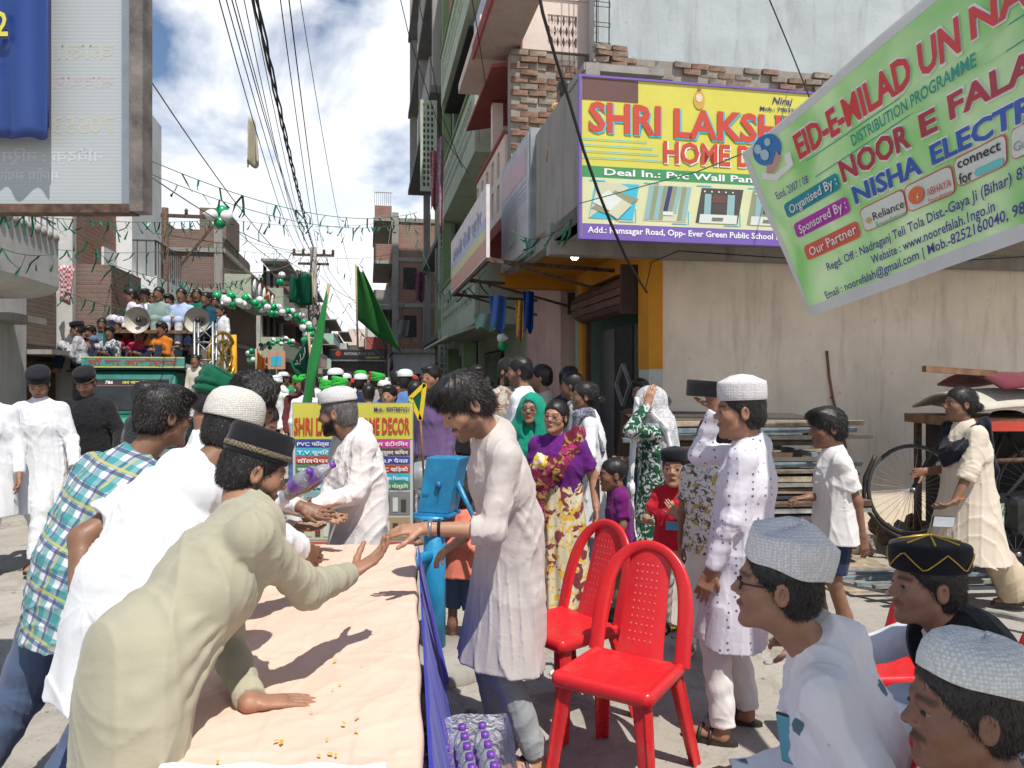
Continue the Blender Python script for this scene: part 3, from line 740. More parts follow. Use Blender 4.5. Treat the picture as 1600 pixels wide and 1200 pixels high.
# ------------------------------------------------------------------ building materials
def plaster(name, col, stain=(.2,.17,.13), amt=.55, rough=.9, scale=1.0, blot=None):
    key = ('pl', name)
    if key in _mats: return _mats[key]
    m, t, b = base_mat(name); v = coords(t)
    c = ramp(t, noise(t, v, 1.7*scale, 8, .65), .25, .75, tuple(x*.80 for x in col), tuple(min(1,x*1.08) for x in col))
    streak = noise(t, coords(t, (1,1,.12)), 5*scale, 7, .7, .4)
    c = mixc(t, ramp(t, streak, .50, .78, (0,0,0), (amt,amt,amt)), c, stain)
    c = mixc(t, ramp(t, noise(t, v, 14*scale, 6, .7), .62, .70, (0,0,0), (amt*.7,)*3), c, tuple(x*.7 for x in stain))
    if blot: c = mixc(t, ramp(t, noise(t, coords(t, loc=(4,2,7)), 5.5, 8, .75, .3), .66, .70), c, blot)
    t.links.new(c, b.inputs['Base Color']); b.inputs['Roughness'].default_value = rough; b.inputs['Specular IOR Level'].default_value = .2
    p = bump(t, b, noise(t, v, 7*scale, 8, .7), .35, .02); bump(t, b, noise(t, v, 90, 4), .15, .004, p)
    _mats[key] = m; return m
def brickmat(name, c1, c2, mortar, sc=1.0):
    key = ('bk', name)
    if key in _mats: return _mats[key]
    m, t, b = base_mat(name); tcn = t.nodes.new('ShaderNodeTexCoord'); s = t.nodes.new('ShaderNodeSeparateXYZ'); t.links.new(tcn.outputs['Object'], s.inputs[0])
    a = t.nodes.new('ShaderNodeMath'); a.operation = 'ADD'; t.links.new(s.outputs[0], a.inputs[0]); t.links.new(s.outputs[1], a.inputs[1])
    cb = t.nodes.new('ShaderNodeCombineXYZ'); t.links.new(a.outputs[0], cb.inputs[0]); t.links.new(s.outputs[2], cb.inputs[1])
    br = t.nodes.new('ShaderNodeTexBrick'); t.links.new(cb.outputs[0], br.inputs['Vector'])
    for k_, val in (('Color1', rgba(c1)), ('Color2', rgba(c2)), ('Mortar', rgba(mortar)), ('Scale', 1.0/sc), ('Mortar Size', .012), ('Brick Width', .24), ('Row Height', .085), ('Bias', -.1), ('Mortar Smooth', .3)):
        br.inputs[k_].default_value = val
    v = coords(t); n = noise(t, v, 3, 8, .7)
    c = mixc(t, ramp(t, n, .35, .75, (0,0,0), (.75,.75,.75)), br.outputs[0], tuple(x*.6+.02 for x in mortar))
    n2 = noise(t, v, .5, 6, .7, .4); c = mixc(t, ramp(t, n2, .45, .65, (0,0,0), (.6,.6,.6)), c, mortar)
    t.links.new(c, b.inputs['Base Color']); b.inputs['Roughness'].default_value = .95; b.inputs['Specular IOR Level'].default_value = .1
    inv = t.nodes.new('ShaderNodeMath'); inv.operation = 'SUBTRACT'; inv.inputs[0].default_value = 1; t.links.new(br.outputs['Fac'], inv.inputs[1])
    p = bump(t, b, inv.outputs[0], .7, .02); bump(t, b, noise(t, v, 40, 5), .4, .01, p)
    _mats[key] = m; return m
CONC = plaster('weathered_concrete', (.33,.31,.28), (.13,.12,.10), .7)
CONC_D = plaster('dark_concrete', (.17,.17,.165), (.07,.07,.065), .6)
CONC_W = plaster('pale_render', (.55,.54,.51), (.24,.22,.19), .6)
OFFW = plaster('dirty_offwhite_wall', (.84,.72,.57), (.34,.27,.20), .6, scale=1.0, blot=(.20,.155,.12))
GREYP = plaster('pale_grey_render', (.42,.455,.46), (.24,.24,.225), .8, scale=.8)
PINK = plaster('pink_paint', (.62,.42,.38), (.3,.22,.2), .35)
CREAM = plaster('cream_pink_paint', (.70,.58,.50), (.4,.34,.3), .3)
GREEN = plaster('leaf_green_paint', (.20,.28,.14), (.11,.14,.08), .5)
GREEN_L = plaster('pale_green_paint', (.42,.47,.36), (.2,.24,.15), .4)
MINT = plaster('mint_paint', (.33,.52,.42), (.16,.22,.18), .4)
ORANGE = plaster('orange_paint', (.62,.27,.03), (.3,.13,.04), .3)
REDP = plaster('red_trim_paint', (.30,.085,.075), (.2,.05,.04), .3)
WHITEP = plaster('white_paint', (.75,.76,.76), (.4,.4,.38), .3)
TEALP = plaster('teal_paint', (.08,.32,.28), (.05,.12,.11), .3)
MORTAR = plaster('old_mortar', (.30,.27,.23), (.14,.12,.10), .6, scale=3)
B_RED = brickmat('far_red_brick', (.40,.155,.09), (.29,.12,.075), (.30,.26,.22))
B_BRN = brickmat('far_brown_brick', (.27,.15,.105), (.19,.115,.085), (.22,.19,.165))
BRICKS = [plain('brick_%s' % n, c, .95, var=.25, scale=14, bmp=.7, spec=.1) for n, c in (('orange',(.27,.165,.12)),('dull',(.25,.165,.12)),('grey',(.25,.21,.175)),('pale',(.33,.27,.21)))]
DARKIN = plain('dark_interior', (.035,.03,.028), .8, var=.2)
WOOD = plain('brown_door_wood', (.22,.115,.055), .6, var=.25, scale=12, bmp=.3)
STEEL = plain('grey_steel', (.32,.33,.34), .4, .6, var=.2)
RUST = plain('rusty_steel', (.13,.075,.05), .8, .2, var=.35, scale=20)
GLASS_D = plain('dark_window_glass', (.03,.035,.04), .12, var=.1)

def sbox(root, name, u0, u1, v0, v1, z0, z1, mat, kind=None):
    o = MB().box(u0, u1, v0, v1, z0, z1).build(name, mat, root)
    return tag(o, kind=kind)
# ------------------------------------------------------------------ the ground
def ground_mat():
    m, t, b = base_mat('dusty_concrete_road'); v = coords(t)
    c = ramp(t, noise(t, v, .55, 9, .65, .4), .3, .72, (.31,.282,.24), (.45,.415,.36))
    c = mixc(t, ramp(t, noise(t, v, 3.1, 9, .75, .6), .48, .70, (0,0,0), (.75,)*3), c, (.19,.165,.135)); c = mixc(t, ramp(t, noise(t, v, 1.1, 10, .8, 1.2), .56, .60, (0,0,0), (.5,)*3), c, (.16,.14,.115))
    c = mixc(t, ramp(t, noise(t, coords(t, (1,.2,1), rot=(0,0,.2)), 4.5, 6, .6), .55, .72, (0,0,0), (.4,)*3), c, (.45,.42,.38))
    vo = N(t, 'ShaderNodeTexVoronoi', Scale=26, Randomness=1); t.links.new(v, vo.inputs['Vector'])
    c = mixc(t, ramp(t, vo.outputs['Distance'], .10, .16, (.6,)*3, (0,0,0)), c, (.13,.11,.09))
    t.links.new(c, b.inputs['Base Color']); b.inputs['Roughness'].default_value = .92; b.inputs['Specular IOR Level'].default_value = .2
    p = bump(t, b, noise(t, v, 2.2, 10, .7), .5, .05); p = bump(t, b, noise(t, v, 38, 6, .7), .5, .008, p)
    return m
def gnd(i, j):
    x = -60+120*i; y = -12+172*j; return (x, y, 0)
g = MB().quad((-90,-15,0), (90,-15,0), (90,190,0), (-90,190,0)).build('road', ground_mat()); tag(g, kind='structure')
PAVE = plaster('broken_pavement', (.36,.33,.29), (.18,.15,.12), .6, scale=2)
rf = street_root('pavement', None, None); tag(rf, kind='structure')
MB().box(3.0, 14, 2.0, 7.28, 0.004, .03).box(1.9, 3.0, 7.6, 60, .004, .13).box(-7.2, -5.05, 9, 60, .004, .13).build('slab', PAVE, rf)

# ------------------------------------------------------------------ corner shop building (right)
rt_ = street_root('shop_building', 'corner shop building with bare off-white side wall, orange soffit and the yellow board', 'building')
def wall_relief(root, name, u0, u1, v, z0, z1, mat, amp=.012, cell=.12):
    nu = int((u1-u0)/cell); nz = int((z1-z0)/cell); r_ = random.Random(3)
    b = MB(); b.grid(lambda i, j: (u0+(u1-u0)*i, v-amp*r_.random()-.01, z0+(z1-z0)*j), nu, nz); b.box(u0, u1, v+.001, v+.2, z0, z1)
    return b.build(name, mat, root)
wall_relief(rt_, 'side_wall', 2.93, 13, 7.3, 0, 2.86, OFFW)
sbox(rt_, 'corner_pillar', 2.78, 2.93, 7.22, 7.52, 1.72, 2.86, ORANGE)
sbox(rt_, 'pillar_base', 2.785, 2.93, 7.225, 7.515, 0, 1.72, CONC_W)
sbox(rt_, 'canopy_beam', 1.72, 13, 7.06, 7.21, 2.82, 3.12, CONC)
sbox(rt_, 'canopy_slab', 1.76, 13, 5.98, 7.06, 2.95, 3.10, CONC)  # right of the board its run is unseen, kept to shade the wall
sbox(rt_, 'orange_soffit', 1.76, 2.93, 7.21, 10.2, 3.05, 3.12, ORANGE)
sbox(rt_, 'orange_beam', 1.85, 2.93, 10.2, 10.42, 2.88, 3.12, ORANGE)
sbox(rt_, 'orange_lintel', 2.86, 2.95, 7.52, 10.2, 2.84, 3.05, ORANGE)
sbox(rt_, 'parapet_front', 1.76, 4.3, 5.86, 5.98, 2.95, 4.02, CONC)
sbox(rt_, 'parapet_side', 1.76, 1.88, 5.98, 9.0, 2.95, 4.22, CONC)
sbox(rt_, 'terrace_slab', 1.88, 13, 7.21, 9.6, 3.12, 3.22, CONC)
# first floor back wall: rubble brick band and grey rendered storey above
sbox(rt_, 'first_floor_wall', 2.84, 13, 9.22, 9.4, 3.22, 4.9, CONC_W)
sbox(rt_, 'brick_band_core', 2.84, 13, 9.06, 9.22, 4.9, 5.66, MORTAR)
def lay_bricks(root, u0, u1, v, z0, z1, face=-1, depth=.05, L=.235, Hh=.078, jitter=.012, axis='u', maxn=300, skip=.05, mats=None, seed=1):
    """single bricks proud of their mortar core"""
    r_ = random.Random(seed); me = {}
    pool = []
    for i in range(6):
        b = bmesh.new(); bmesh.ops.create_cube(b, size=1)
        for v_ in b.verts: v_.co = Vector((v_.co.x*L*.5*1.9+r_.uniform(-.006,.006), v_.co.y*depth+r_.uniform(-.005,.005), v_.co.z*Hh*.86+r_.uniform(-.004,.004)))
        m = bpy.data.meshes.new('brick'); b.to_mesh(m); b.free(); m.materials.append(BRICKS[i % 4] if mats is None else mats[i % len(mats)]); pool.append(m)
    n = 0; z = z0+Hh/2; row = 0
    while z < z1 and n < maxn:
        u = u0+L/2-(L/2 if row % 2 else 0)
        while u < u1-L*.3 and n < maxn:
            if r_.random() > skip and u > u0+L*.25:
                o = link('brick', r_.choice(pool), None, root); n += 1
                jj = r_.uniform(-jitter, jitter)
                if axis == 'u': o.location = (u, v+jj, z+r_.uniform(-.004,.004)); o.rotation_euler = (0, r_.uniform(-.03,.03), r_.uniform(-.04,.04))
                else: o.location = (v+jj, u, z); o.rotation_euler = (0, r_.uniform(-.03,.03), pi/2+r_.uniform(-.04,.04))
            u += L+.008
        z += Hh+.010; row += 1
lay_bricks(rt_, 2.84, 7.4, 9.055, 5.05, 5.68, seed=4, skip=.16, jitter=.035, maxn=160, mats=[BRICKS[2], BRICKS[1], BRICKS[2], BRICKS[3], BRICKS[1], BRICKS[2]])
wall_relief(rt_, 'grey_rendered_storey', 2.84, 14, 9.3, 5.68, 10, GREYP)
# brick pier at the back, its courses exposed
sbox(rt_, 'pier_core', 1.83, 2.83, 9.66, 9.9, 3.2, 5.90, MORTAR)
lay_bricks(rt_, 1.82, 2.82, 9.655, 3.2, 5.92, seed=9, skip=.07, jitter=.025, maxn=150)
# cream parapet with pierced screen above the pier
pr = street_root('_', None, None); bpy.data.objects.remove(pr)
def lattice_panel(root, u0, u1, v, z0, z1, lu0, lu1, lz0, lz1, mat, n=5, m_=4, axis='u', t=.08, dia=True):
    def bx(b, a0, a1, z0_, z1_, tt=t):
        if axis == 'u': b.box(a0, a1, v, v+tt, z0_, z1_)
        else: b.box(v, v+tt, a0, a1, z0_, z1_)
    b = MB()
    if u0 < lu0: bx(b, u0, lu0, z0, z1)
    if lu1 < u1: bx(b, lu1, u1, z0, z1)
    if z0 < lz0: bx(b, lu0, lu1, z0, lz0)
    if lz1 < z1: bx(b, lu0, lu1, lz1, z1)
    o = b.build('parapet_panel', mat, root)
    b = MB(); cu = (lu1-lu0)/n; cz = (lz1-lz0)/m_
    def pt(a, z): return (a, v+t*.5, z) if axis == 'u' else (v+t*.5, a, z)
    if dia:
        for i in range(n*2+1):
            a = lu0+cu*i/2
            for j in range(m_):
                z = lz0+cz*j; d = cu/2 if (i+j) % 2 == 0 else -cu/2
                if lu0-1e-6 <= a+d <= lu1+1e-6: b.bar(pt(a, z), pt(a+d, z+cz), cu*.42, t*.7, up=(0,1,0) if axis == 'u' else (1,0,0))
    else:
        for i in range(n+1): a = lu0+cu*i; b.bar(pt(a, lz0), pt(a, lz1), .04, t*.7)
        for j in range(m_+1): z = lz0+cz*j; b.bar(pt(lu0, z), pt(lu1, z), .04, t*.65)
    b.build('pierced_screen', mat, root); return o
lattice_panel(rt_, 1.98, 2.9, 9.66, 5.94, 6.62, 2.32, 2.72, 6.0, 6.42, CREAM, 5, 3)
sbox(rt_, 'parapet_coping', 1.96, 2.92, 9.64, 9.78, 6.62, 6.68, CREAM)
sbox(rt_, 'red_edge', 1.955, 1.98, 9.645, 9.76, 5.92, 6.62, REDP)
sbox(rt_, 'upper_balcony_slab', 1.42, 1.95, 7.6, 10.15, 5.97, 6.10, plaster('mauve_soffit', (.40,.31,.28), (.2,.16,.14), .4))
sbox(rt_, 'upper_slab_edge', 1.39, 1.42, 7.6, 10.17, 5.96, 6.14, REDP)
# shop interior behind the corner
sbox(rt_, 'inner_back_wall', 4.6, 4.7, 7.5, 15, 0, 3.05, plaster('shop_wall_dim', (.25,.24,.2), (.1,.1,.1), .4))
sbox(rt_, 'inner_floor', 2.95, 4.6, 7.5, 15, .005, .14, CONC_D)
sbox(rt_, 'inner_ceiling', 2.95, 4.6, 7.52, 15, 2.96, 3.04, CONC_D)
sbox(rt_, 'dividing_wall', 2.9, 4.6, 10.22, 10.40, 0, 2.88, MINT)
sbox(rt_, 'orange_post', 2.82, 2.93, 9.75, 9.95, 0, 2.84, ORANGE)
sh = MB()
for i in range(14): a = 2*pi*i/14; sh.bar((2.84+.19*cos(a), 7.6, 2.56+.19*sin(a)), (2.84+.19*cos(a), 9.7, 2.56+.19*sin(a)), .075, .02, up=(cos(a),0,sin(a)))
SHUT = plain('brown_shutter_paint', (.12,.06,.045), .6, var=.2)
sh.build('rolled_shutter', SHUT, rt_)
sbox(rt_, 'shutter_end_plate', 2.60, 3.1, 7.54, 7.58, 2.3, 2.82, plain('shutter_plate', (.05,.03,.028), .7))
for v0 in (7.58, 9.68): sbox(rt_, 'shutter_rail', 2.86, 2.92, v0, v0+.06, .1, 2.36, SHUT)
for i in range(3): sbox(rt_, 'shop_door', 3.02, 3.06, 7.7+.66*i, 8.3+.66*i, .14, 2.25, [plain('door_panel_teal', (.02,.05,.05), .5), DARKIN, plain('door_panel_grey', (.10,.10,.11), .35)][i])
dm = MB()
for a in range(4):
    p_ = [(3.0, 8.62+.25*cos(pi/2*a), 1.55+.25*sin(pi/2*a)), (3.0, 8.62+.25*cos(pi/2*(a+1)), 1.55+.25*sin(pi/2*(a+1)))]; dm.bar(p_[0], p_[1], .05, .02)
dm.build('diamond_window', plain('pale_trim', (.35,.36,.36), .5), rt_)
# second shop: cupboards, red post, goods
sbox(rt_, 'red_post', 2.82, 2.92, 10.5, 10.62, 0, 2.5, REDP)
sbox(rt_, 'red_post', 2.82, 2.92, 13.6, 13.75, 0, 2.6, REDP)
sbox(rt_, 'shop_lintel', 2.80, 2.98, 10.42, 15, 2.55, 2.86, plain('dark_brown_beam', (.07,.045,.04), .8))
for i in range(4):
    sbox(rt_, 'shelf', 3.3, 3.9, 10.7, 13.4, .5+.45*i, .53+.45*i, WOOD)
gm_ = [plain('goods_%s' % n, c, .5) for n, c in (('red',(.35,.05,.03)),('cream',(.45,.4,.3)),('blue',(.06,.12,.3)),('green',(.07,.22,.1)))]
r_ = random.Random(5)
for i in range(3):
    b = MB(); 
    for j in range(14): v0 = 10.75+.18*j; b.cur = r_.randrange(4); b.box(3.35, 3.6, v0, v0+.14, .53+.45*i, .53+.45*i+r_.uniform(.12,.34))
    tag(b.build('shelf_goods', gm_, rt_), kind='stuff')
# grey light bulb
lb = empty('light_bulb', S(2.1, 7.55, 3.05), 0, 'lit round white bulb hanging under the orange soffit', 'light bulb')
EM = bpy.data.materials.new('lit_bulb'); EM.use_nodes = True; e_ = EM.node_tree.nodes['Principled BSDF']; e_.inputs['Emission Color'].default_value = (1,.95,.85,1); e_.inputs['Emission Strength'].default_value = 9
MB().tube([(0,0,0),(0,0,-.10)], .012).lathe([(.02,-.06),(.022,-.12),(.001,-.121)]).build('holder', plain('white_plastic', (.7,.7,.68), .4), lb)
MB().ball((0,0,-.16), .045, 14, 10).build('bulb', EM, lb)

# ------------------------------------------------------------------ flat print helper: boards built in their own plane
def print_on(root, items, place, prefix='lettering', z=.003):
    """items: (text verts, faces, material); place(x, y, lift) -> local point"""
    for nm, (V, Fc), mat in items:
        if not V: continue
        link(nm, _pd(nm, [place(a, b, z) for a, b in V], Fc), mat, root)
def _pd(n, V, Fc):
    me = bpy.data.meshes.new(n); me.from_pydata([tuple(v) for v in V], [], Fc); me.update(); return me
def rectp(x0, y0, x1, y1, sk_=0): return ([(x0,y0),(x1,y0),(x1+sk_,y1),(x0+sk_,y1)], [(0,1,2,3)])
def rrect(x0, y0, x1, y1, r):
    V = []
    for cx, cy, a0 in ((x1-r,y1-r,0),(x0+r,y1-r,90),(x0+r,y0+r,180),(x1-r,y0+r,270)):
        for i in range(5): a = radians(a0+22.5*i); V.append((cx+r*cos(a), cy+r*sin(a)))
    return V, [tuple(range(len(V)))]
def disc(cx, cy, r, n=24, ry=None): return [(cx+r*cos(2*pi*i/n), cy+(ry or r)*sin(2*pi*i/n)) for i in range(n)], [tuple(range(n))]
def ink(name, col, rough=.45): return plain('ink_'+name, col, rough, var=.05, scale=3)
I_RED = ink('red', (.52,.06,.03)); I_YEL = ink('yellow', (.60,.55,.08)); I_WHT = ink('white', (.80,.80,.80)); I_BLUE = ink('blue', (.05,.07,.35)); I_PUR = ink('purple', (.17,.10,.38))
I_GRN = ink('green', (.05,.26,.09)); I_CYAN = ink('cyan', (.05,.45,.60)); I_NAVY = ink('navy', (.03,.04,.16)); I_BRN = ink('brown', (.13,.06,.05)); I_MAG = ink('magenta', (.60,.04,.30)); I_BLK = ink('black', (.02,.02,.02))

# ------------------------------------------------------------------ the big yellow board
BR = street_root('shop_board', 'big yellow shop board with red SHRI LAKSHMI letters hung on the corner building', 'sign')
bv = 5.80; bu0, bu1 = u_at(906, 5.80), u_at(1292, 5.80)
bz0, bz1 = z_at(371, bu0, bv), z_at(118, bu0, bv)
BW, BH = bu1-bu0, bz1-bz0
sbox(BR, 'board_panel', bu0, bu1, bv, bv+.04, bz0, bz1, I_YEL)
def bp(x, y, l=.003): return (bu0+x, bv-l, bz0+y)
sx_ = BW/ (BW)   # metres
def BX(px): return u_at(px, bv)-bu0
def BY(px, py): return z_at(py, bu0+BX(px), bv)-bz0
fr_ = MB()
for (a0,a1,c0,c1) in ((-.008,.014,-.012,BH+.01),(BW-.014,BW+.008,-.012,BH+.01),(.014,BW-.014,-.012,.010),(.014,BW-.014,BH-.008,BH+.01)): fr_.box(bu0+a0, bu0+a1, bv-.012, bv+.045, bz0+c0, bz0+c1)
fr_.build('frame', I_PUR, BR)
h_ = BH
L_ = []
L_.append(('pale_field', rectp(.02, .115, BW-.02, h_*.375), ink('pale_yellow_field', (.62,.62,.36))))
L_.append(('purple_strip', rectp(.02, .012, BW-.02, .115), I_PUR))
L_.append(('green_band', rectp(.02, h_*.375, BW-.02, h_*.375+.092), I_GRN))
L_.append(('brown_patch', rectp(.02, h_*.855, BX(997), h_-.012), I_BRN))
print_on(BR, L_, bp)
def txt(nm, s, x0, x1, y0, h, mat, bold=.03, l=.006, root=BR, pf=bp, sh=None, **k):
    g_ = text_fit(s, x0, x1, y0, h, bold, **k)
    if sh: 
        g2 = text_fit(s, x0+sh[1], x1+sh[1], y0-sh[1]*.8, h, bold+sh[2], **k); print_on(root, [(nm+'_edge', g2, sh[0])], pf, z=l-.002)
    print_on(root, [(nm, g_, mat)], pf, z=l)
sc_ = BW/2.83
txt('lettering', 'SHRI', BX(919), BX(1032), h_*.665, .225, I_RED, .034, .009, sh=(I_CYAN, .010, .010))
txt('lettering', 'LAKSHMI', BX(1052), BX(1278), h_*.66, .225, I_RED, .034, .009, sh=(I_CYAN, .010, .010))
txt('lettering', 'HOME DECOR', BX(1036), BX(1274), h_*.495, .168, I_RED, .030, .009, sh=(I_WHT, .007, .014))
txt('lettering', 'Deal In.: Pvc Wall Panel & False', BX(944), BX(1272), h_*.375+.024, .052, I_WHT, .02, .006)
txt('lettering', 'Add.: Ramsagar Road, Opp- Ever Green Public School Nadraganj', BX(918), BX(1262), .042, .048, I_WHT, .02, .006)
txt('lettering', 'Niraj', BX(1206), BX(1238), h_*.915, .055, I_NAVY, .02, .006, shear=.25)
txt('lettering', 'Mob.: 7903253436', BX(1187), BX(1266), h_*.865, .034, I_NAVY, .02, .006)
txt('lettering', '9122980140', BX(1209), BX(1266), h_*.815, .034, I_NAVY, .02, .006)
for i in range(4): print_on(BR, [('blue_line', rectp(.02, h_*(.61-.038*i), .56+.05*i, h_*(.61-.038*i)+.006), I_CYAN)], bp, z=.0065)
# small emblem at the top centre
em = [('emblem', disc(BX(1092), h_*.90, .050, 20, .075), ink('gold', (.55,.33,.05))), ('emblem', disc(BX(1092), h_*.915, .03, 16, .035), ink('emblem_cream', (.7,.55,.4))), ('emblem', ([(BX(1092),h_*1-.015),(BX(1088),h_*.96),(BX(1096),h_*.96)],[(0,1,2)]), ink('emblem_red', (.4,.1,.06)))]
for q, e in enumerate(em): print_on(BR, [e], bp, z=.006+.002*q)
# four product pictures: each a leaning frame with simple shapes
pc = [ink('pic_cream', (.55,.55,.38)), ink('pic_olive', (.25,.28,.16)), ink('pic_pale', (.62,.66,.60)), ink('pic_dark', (.07,.06,.05)), ink('pic_teal', (.25,.42,.42))]
for i in range(4):
    x0 = .07+.455*i; y0 = .155; wd = .37; hh = h_*.375-.155-.04
    print_on(BR, [('picture_ground', rectp(x0, y0, x0+wd, y0+hh, .055), [I_CYAN, pc[0], pc[3], pc[1]][i])], bp, z=.006)
    print_on(BR, [('picture_corner', rectp(x0+.01, y0+hh+.012, x0+.14, y0+hh+.020, .0), I_CYAN), ('picture_corner', rectp(x0+wd-.12, y0-.02, x0+wd+.01, y0-.012), I_CYAN), ('picture_corner', rectp(x0+wd+.02, y0-.02, x0+wd+.028, y0+.09), I_CYAN)], bp, z=.006)
    if i == 0:
        for k_, (pts, m_) in enumerate((([(.0,.0),(.34,.36*hh/.4),(.26,hh),(.08,hh)], pc[0]), ([(.02,.08),(.2,.02),(.42,.17),(.22,hh*.8)], pc[1]), ([(.03,.13),(.19,.06),(.30,.15),(.16,.23)], pc[2]), ([(.16,.05),(.24,.0),(.36,.12),(.28,.16)], pc[0]))):
            print_on(BR, [('picture_panel', ([(x0+a, y0+b_) for a, b_ in pts], [(0,1,2,3)]), m_)], bp, z=.008+.002*k_)
    elif i == 1:
        for j in range(9): print_on(BR, [('picture_panel', rectp(x0+.01+.040*j, y0+.01+(.06 if 3 < j < 7 else 0), x0+.048+.040*j, y0+hh, .05), I_NAVY if j == 4 else (pc[1] if j % 2 else pc[4]))], bp, z=.008)
        print_on(BR, [('picture_panel', rectp(x0+.17, y0+.05, x0+.26, y0+.08, .0), pc[2])], bp, z=.010)
    else:
        for a, b_, c_, d_, m_ in ((.04,.0,.50,.09,pc[2]),(.10,.09,.18,.30,pc[4]),(.38,.09,.47,.30,pc[4]),(.20,.12,.37,.20,pc[3]),(.20,.21,.37,.29,I_BRN),(.19,.02,.33,.06,pc[1])): print_on(BR, [('picture_panel', rectp(x0+a*.72, y0+b_*hh/.36, x0+c_*.72, y0+d_*hh/.36, .01), m_)], bp, z=.008)
        for j in range(5): print_on(BR, [('picture_spot', disc(x0+.08+.062*j, y0+hh*.9, .007, 8), I_WHT)], bp, z=.010)

# ------------------------------------------------------------------ grey lightbox and white sign along the street
GB = street_root('light_box_sign', 'faded grey metal lightbox sign beside the corner building', 'sign')
sbox(GB, 'box', 1.70, 1.84, 7.86, 9.6, 2.98, 4.30, plain('galvanised_sheet', (.33,.36,.38), .45, .4, var=.2, scale=3))
sbox(GB, 'face', 1.685, 1.699, 7.9, 9.56, 3.02, 4.26, plain('faded_sign_face', (.45,.46,.48), .6, var=.1))
gp = lambda x, y, l=.003: (1.685-l, 9.52-x, 3.05+y)
for q, (a, b_, c_, d_, m_) in enumerate(((.06,.80,1.5,1.1,ink('faded_pink', (.48,.28,.30))), (.1,.1,.45,.45,ink('faded_grey', (.30,.31,.33))), (.55,.1,.95,.45,ink('faded_grey2', (.33,.34,.34))))): print_on(GB, [('faded_print', rectp(a, b_, c_, d_), m_)], gp)
for q in range(4): txt('faded_lettering', ['MOBILE','REPAIRING','SALES','SERVICE'][q] if False else '— — —', .1, 1.5, .52+.06*q, .05, ink('faded_ink', (.28,.28,.30)), root=GB, pf=gp)
WS = street_root('white_sign', 'white slanting shop sign on rusty brackets between lightbox and green house', 'sign')
sbox(WS, 'panel', 1.30, 1.34, 8.35, 12.0, 2.98, 3.80, plain('white_flex', (.70,.64,.64), .6, var=.08))
wp = lambda x, y, l=.003: (1.30-l, 12.0-x, 2.98+y)
print_on(WS, [('print_band', rectp(.02,.02,3.6,.22), ink('pale_red', (.55,.25,.18))), ('print_band', rectp(.02,.22,3.6,.34), ink('pale_yellow', (.6,.55,.25))), ('print_band', rectp(.02,.34,3.6,.46), ink('pale_blue', (.40,.44,.58)))], wp)
txt('lettering', 'अंजली फैंसी स्टोर', .3, 3.3, .44, .16, ink('faint_blue', (.28,.30,.50)), root=WS, pf=wp)
fb_ = MB()
for v0 in (8.45, 10.2, 11.9): fb_.bar((1.32, v0, 2.96), (2.9, v0+.1, 2.9), .04); fb_.bar((1.32, v0, 3.0), (2.9, v0+.1, 2.62), .03)
fb_.bar((1.33, 8.35, 2.96), (1.33, 12.0, 2.96), .04); fb_.build('bracket_frame', RUST, WS)

# ------------------------------------------------------------------ pink house
PK = street_root('pink_house', 'narrow pink house with slotted balcony parapet between brick pier and green house', 'house')
sbox(PK, 'wall', 2.7, 9, 10.45, 12.75, 0, 9.5, PINK)
b = MB()
v0, v1, z0, z1 = 9.95, 12.6, 3.85, 4.9
sbox(PK, 'balcony_slab', 1.80, 2.7, 9.95, 12.6, 3.68, 3.84, REDP)
slots = [(10.25,10.35),(10.75,10.85),(11.25,11.35),(11.75,11.85),(12.25,12.35)]
b.box(1.8, 1.9, v0, v1, z1-.1, z1); b.box(1.8, 1.9, v0, v1, z0, z0+.12); b.box(1.8, 1.9, v0, v1, z0+.50, z0+.60)
last = v0
for a, c_ in slots:
    for zz in ((z0+.12, z0+.50), (z0+.60, z1-.1)): b.box(1.8, 1.9, last, a+.12, *zz)
    last = c_+.24
for zz in ((z0+.12, z0+.50), (z0+.60, z1-.1)): b.box(1.8, 1.9, last, v1, *zz)
b.build('balcony_parapet', CREAM, PK)
sbox(PK, 'slot_shade_sheet', 1.93, 1.96, v0, v1, z0, z1-.02, plain('slot_shade', (.20,.12,.10), .9))  # dark sheet behind the slots, their shade put into its colour
sbox(PK, 'parapet_rail', 1.77, 1.93, v0, v1, z1, z1+.05, REDP)
sbox(PK, 'column', 1.84, 2.0, 11.2, 11.36, 4.95, 5.78, CREAM)
b = MB()
for i in range(26): v_ = 9.95+2.65*i/26; b.add([(1.62,v_,5.78),(1.62,v_+.085,5.78),(2.7,v_+.085,6.0),(2.7,v_,6.0),(1.62,v_,5.83),(1.62,v_+.085,5.83),(2.7,v_+.085,6.05),(2.7,v_,6.05)], [(0,3,2,1),(4,5,6,7),(0,1,5,4),(1,2,6,5),(2,3,7,6),(3,0,4,7)])
b.build('tiled_sunshade', REDP, PK)
sbox(PK, 'upper_parapet', 1.75, 1.87, 10.2, 12.6, 6.6, 7.6, plaster('lilac_paint', (.48,.50,.62), (.3,.3,.35), .3))
sbox(PK, 'upper_slab', 1.5, 2.7, 10.2, 12.7, 6.45, 6.6, CREAM)

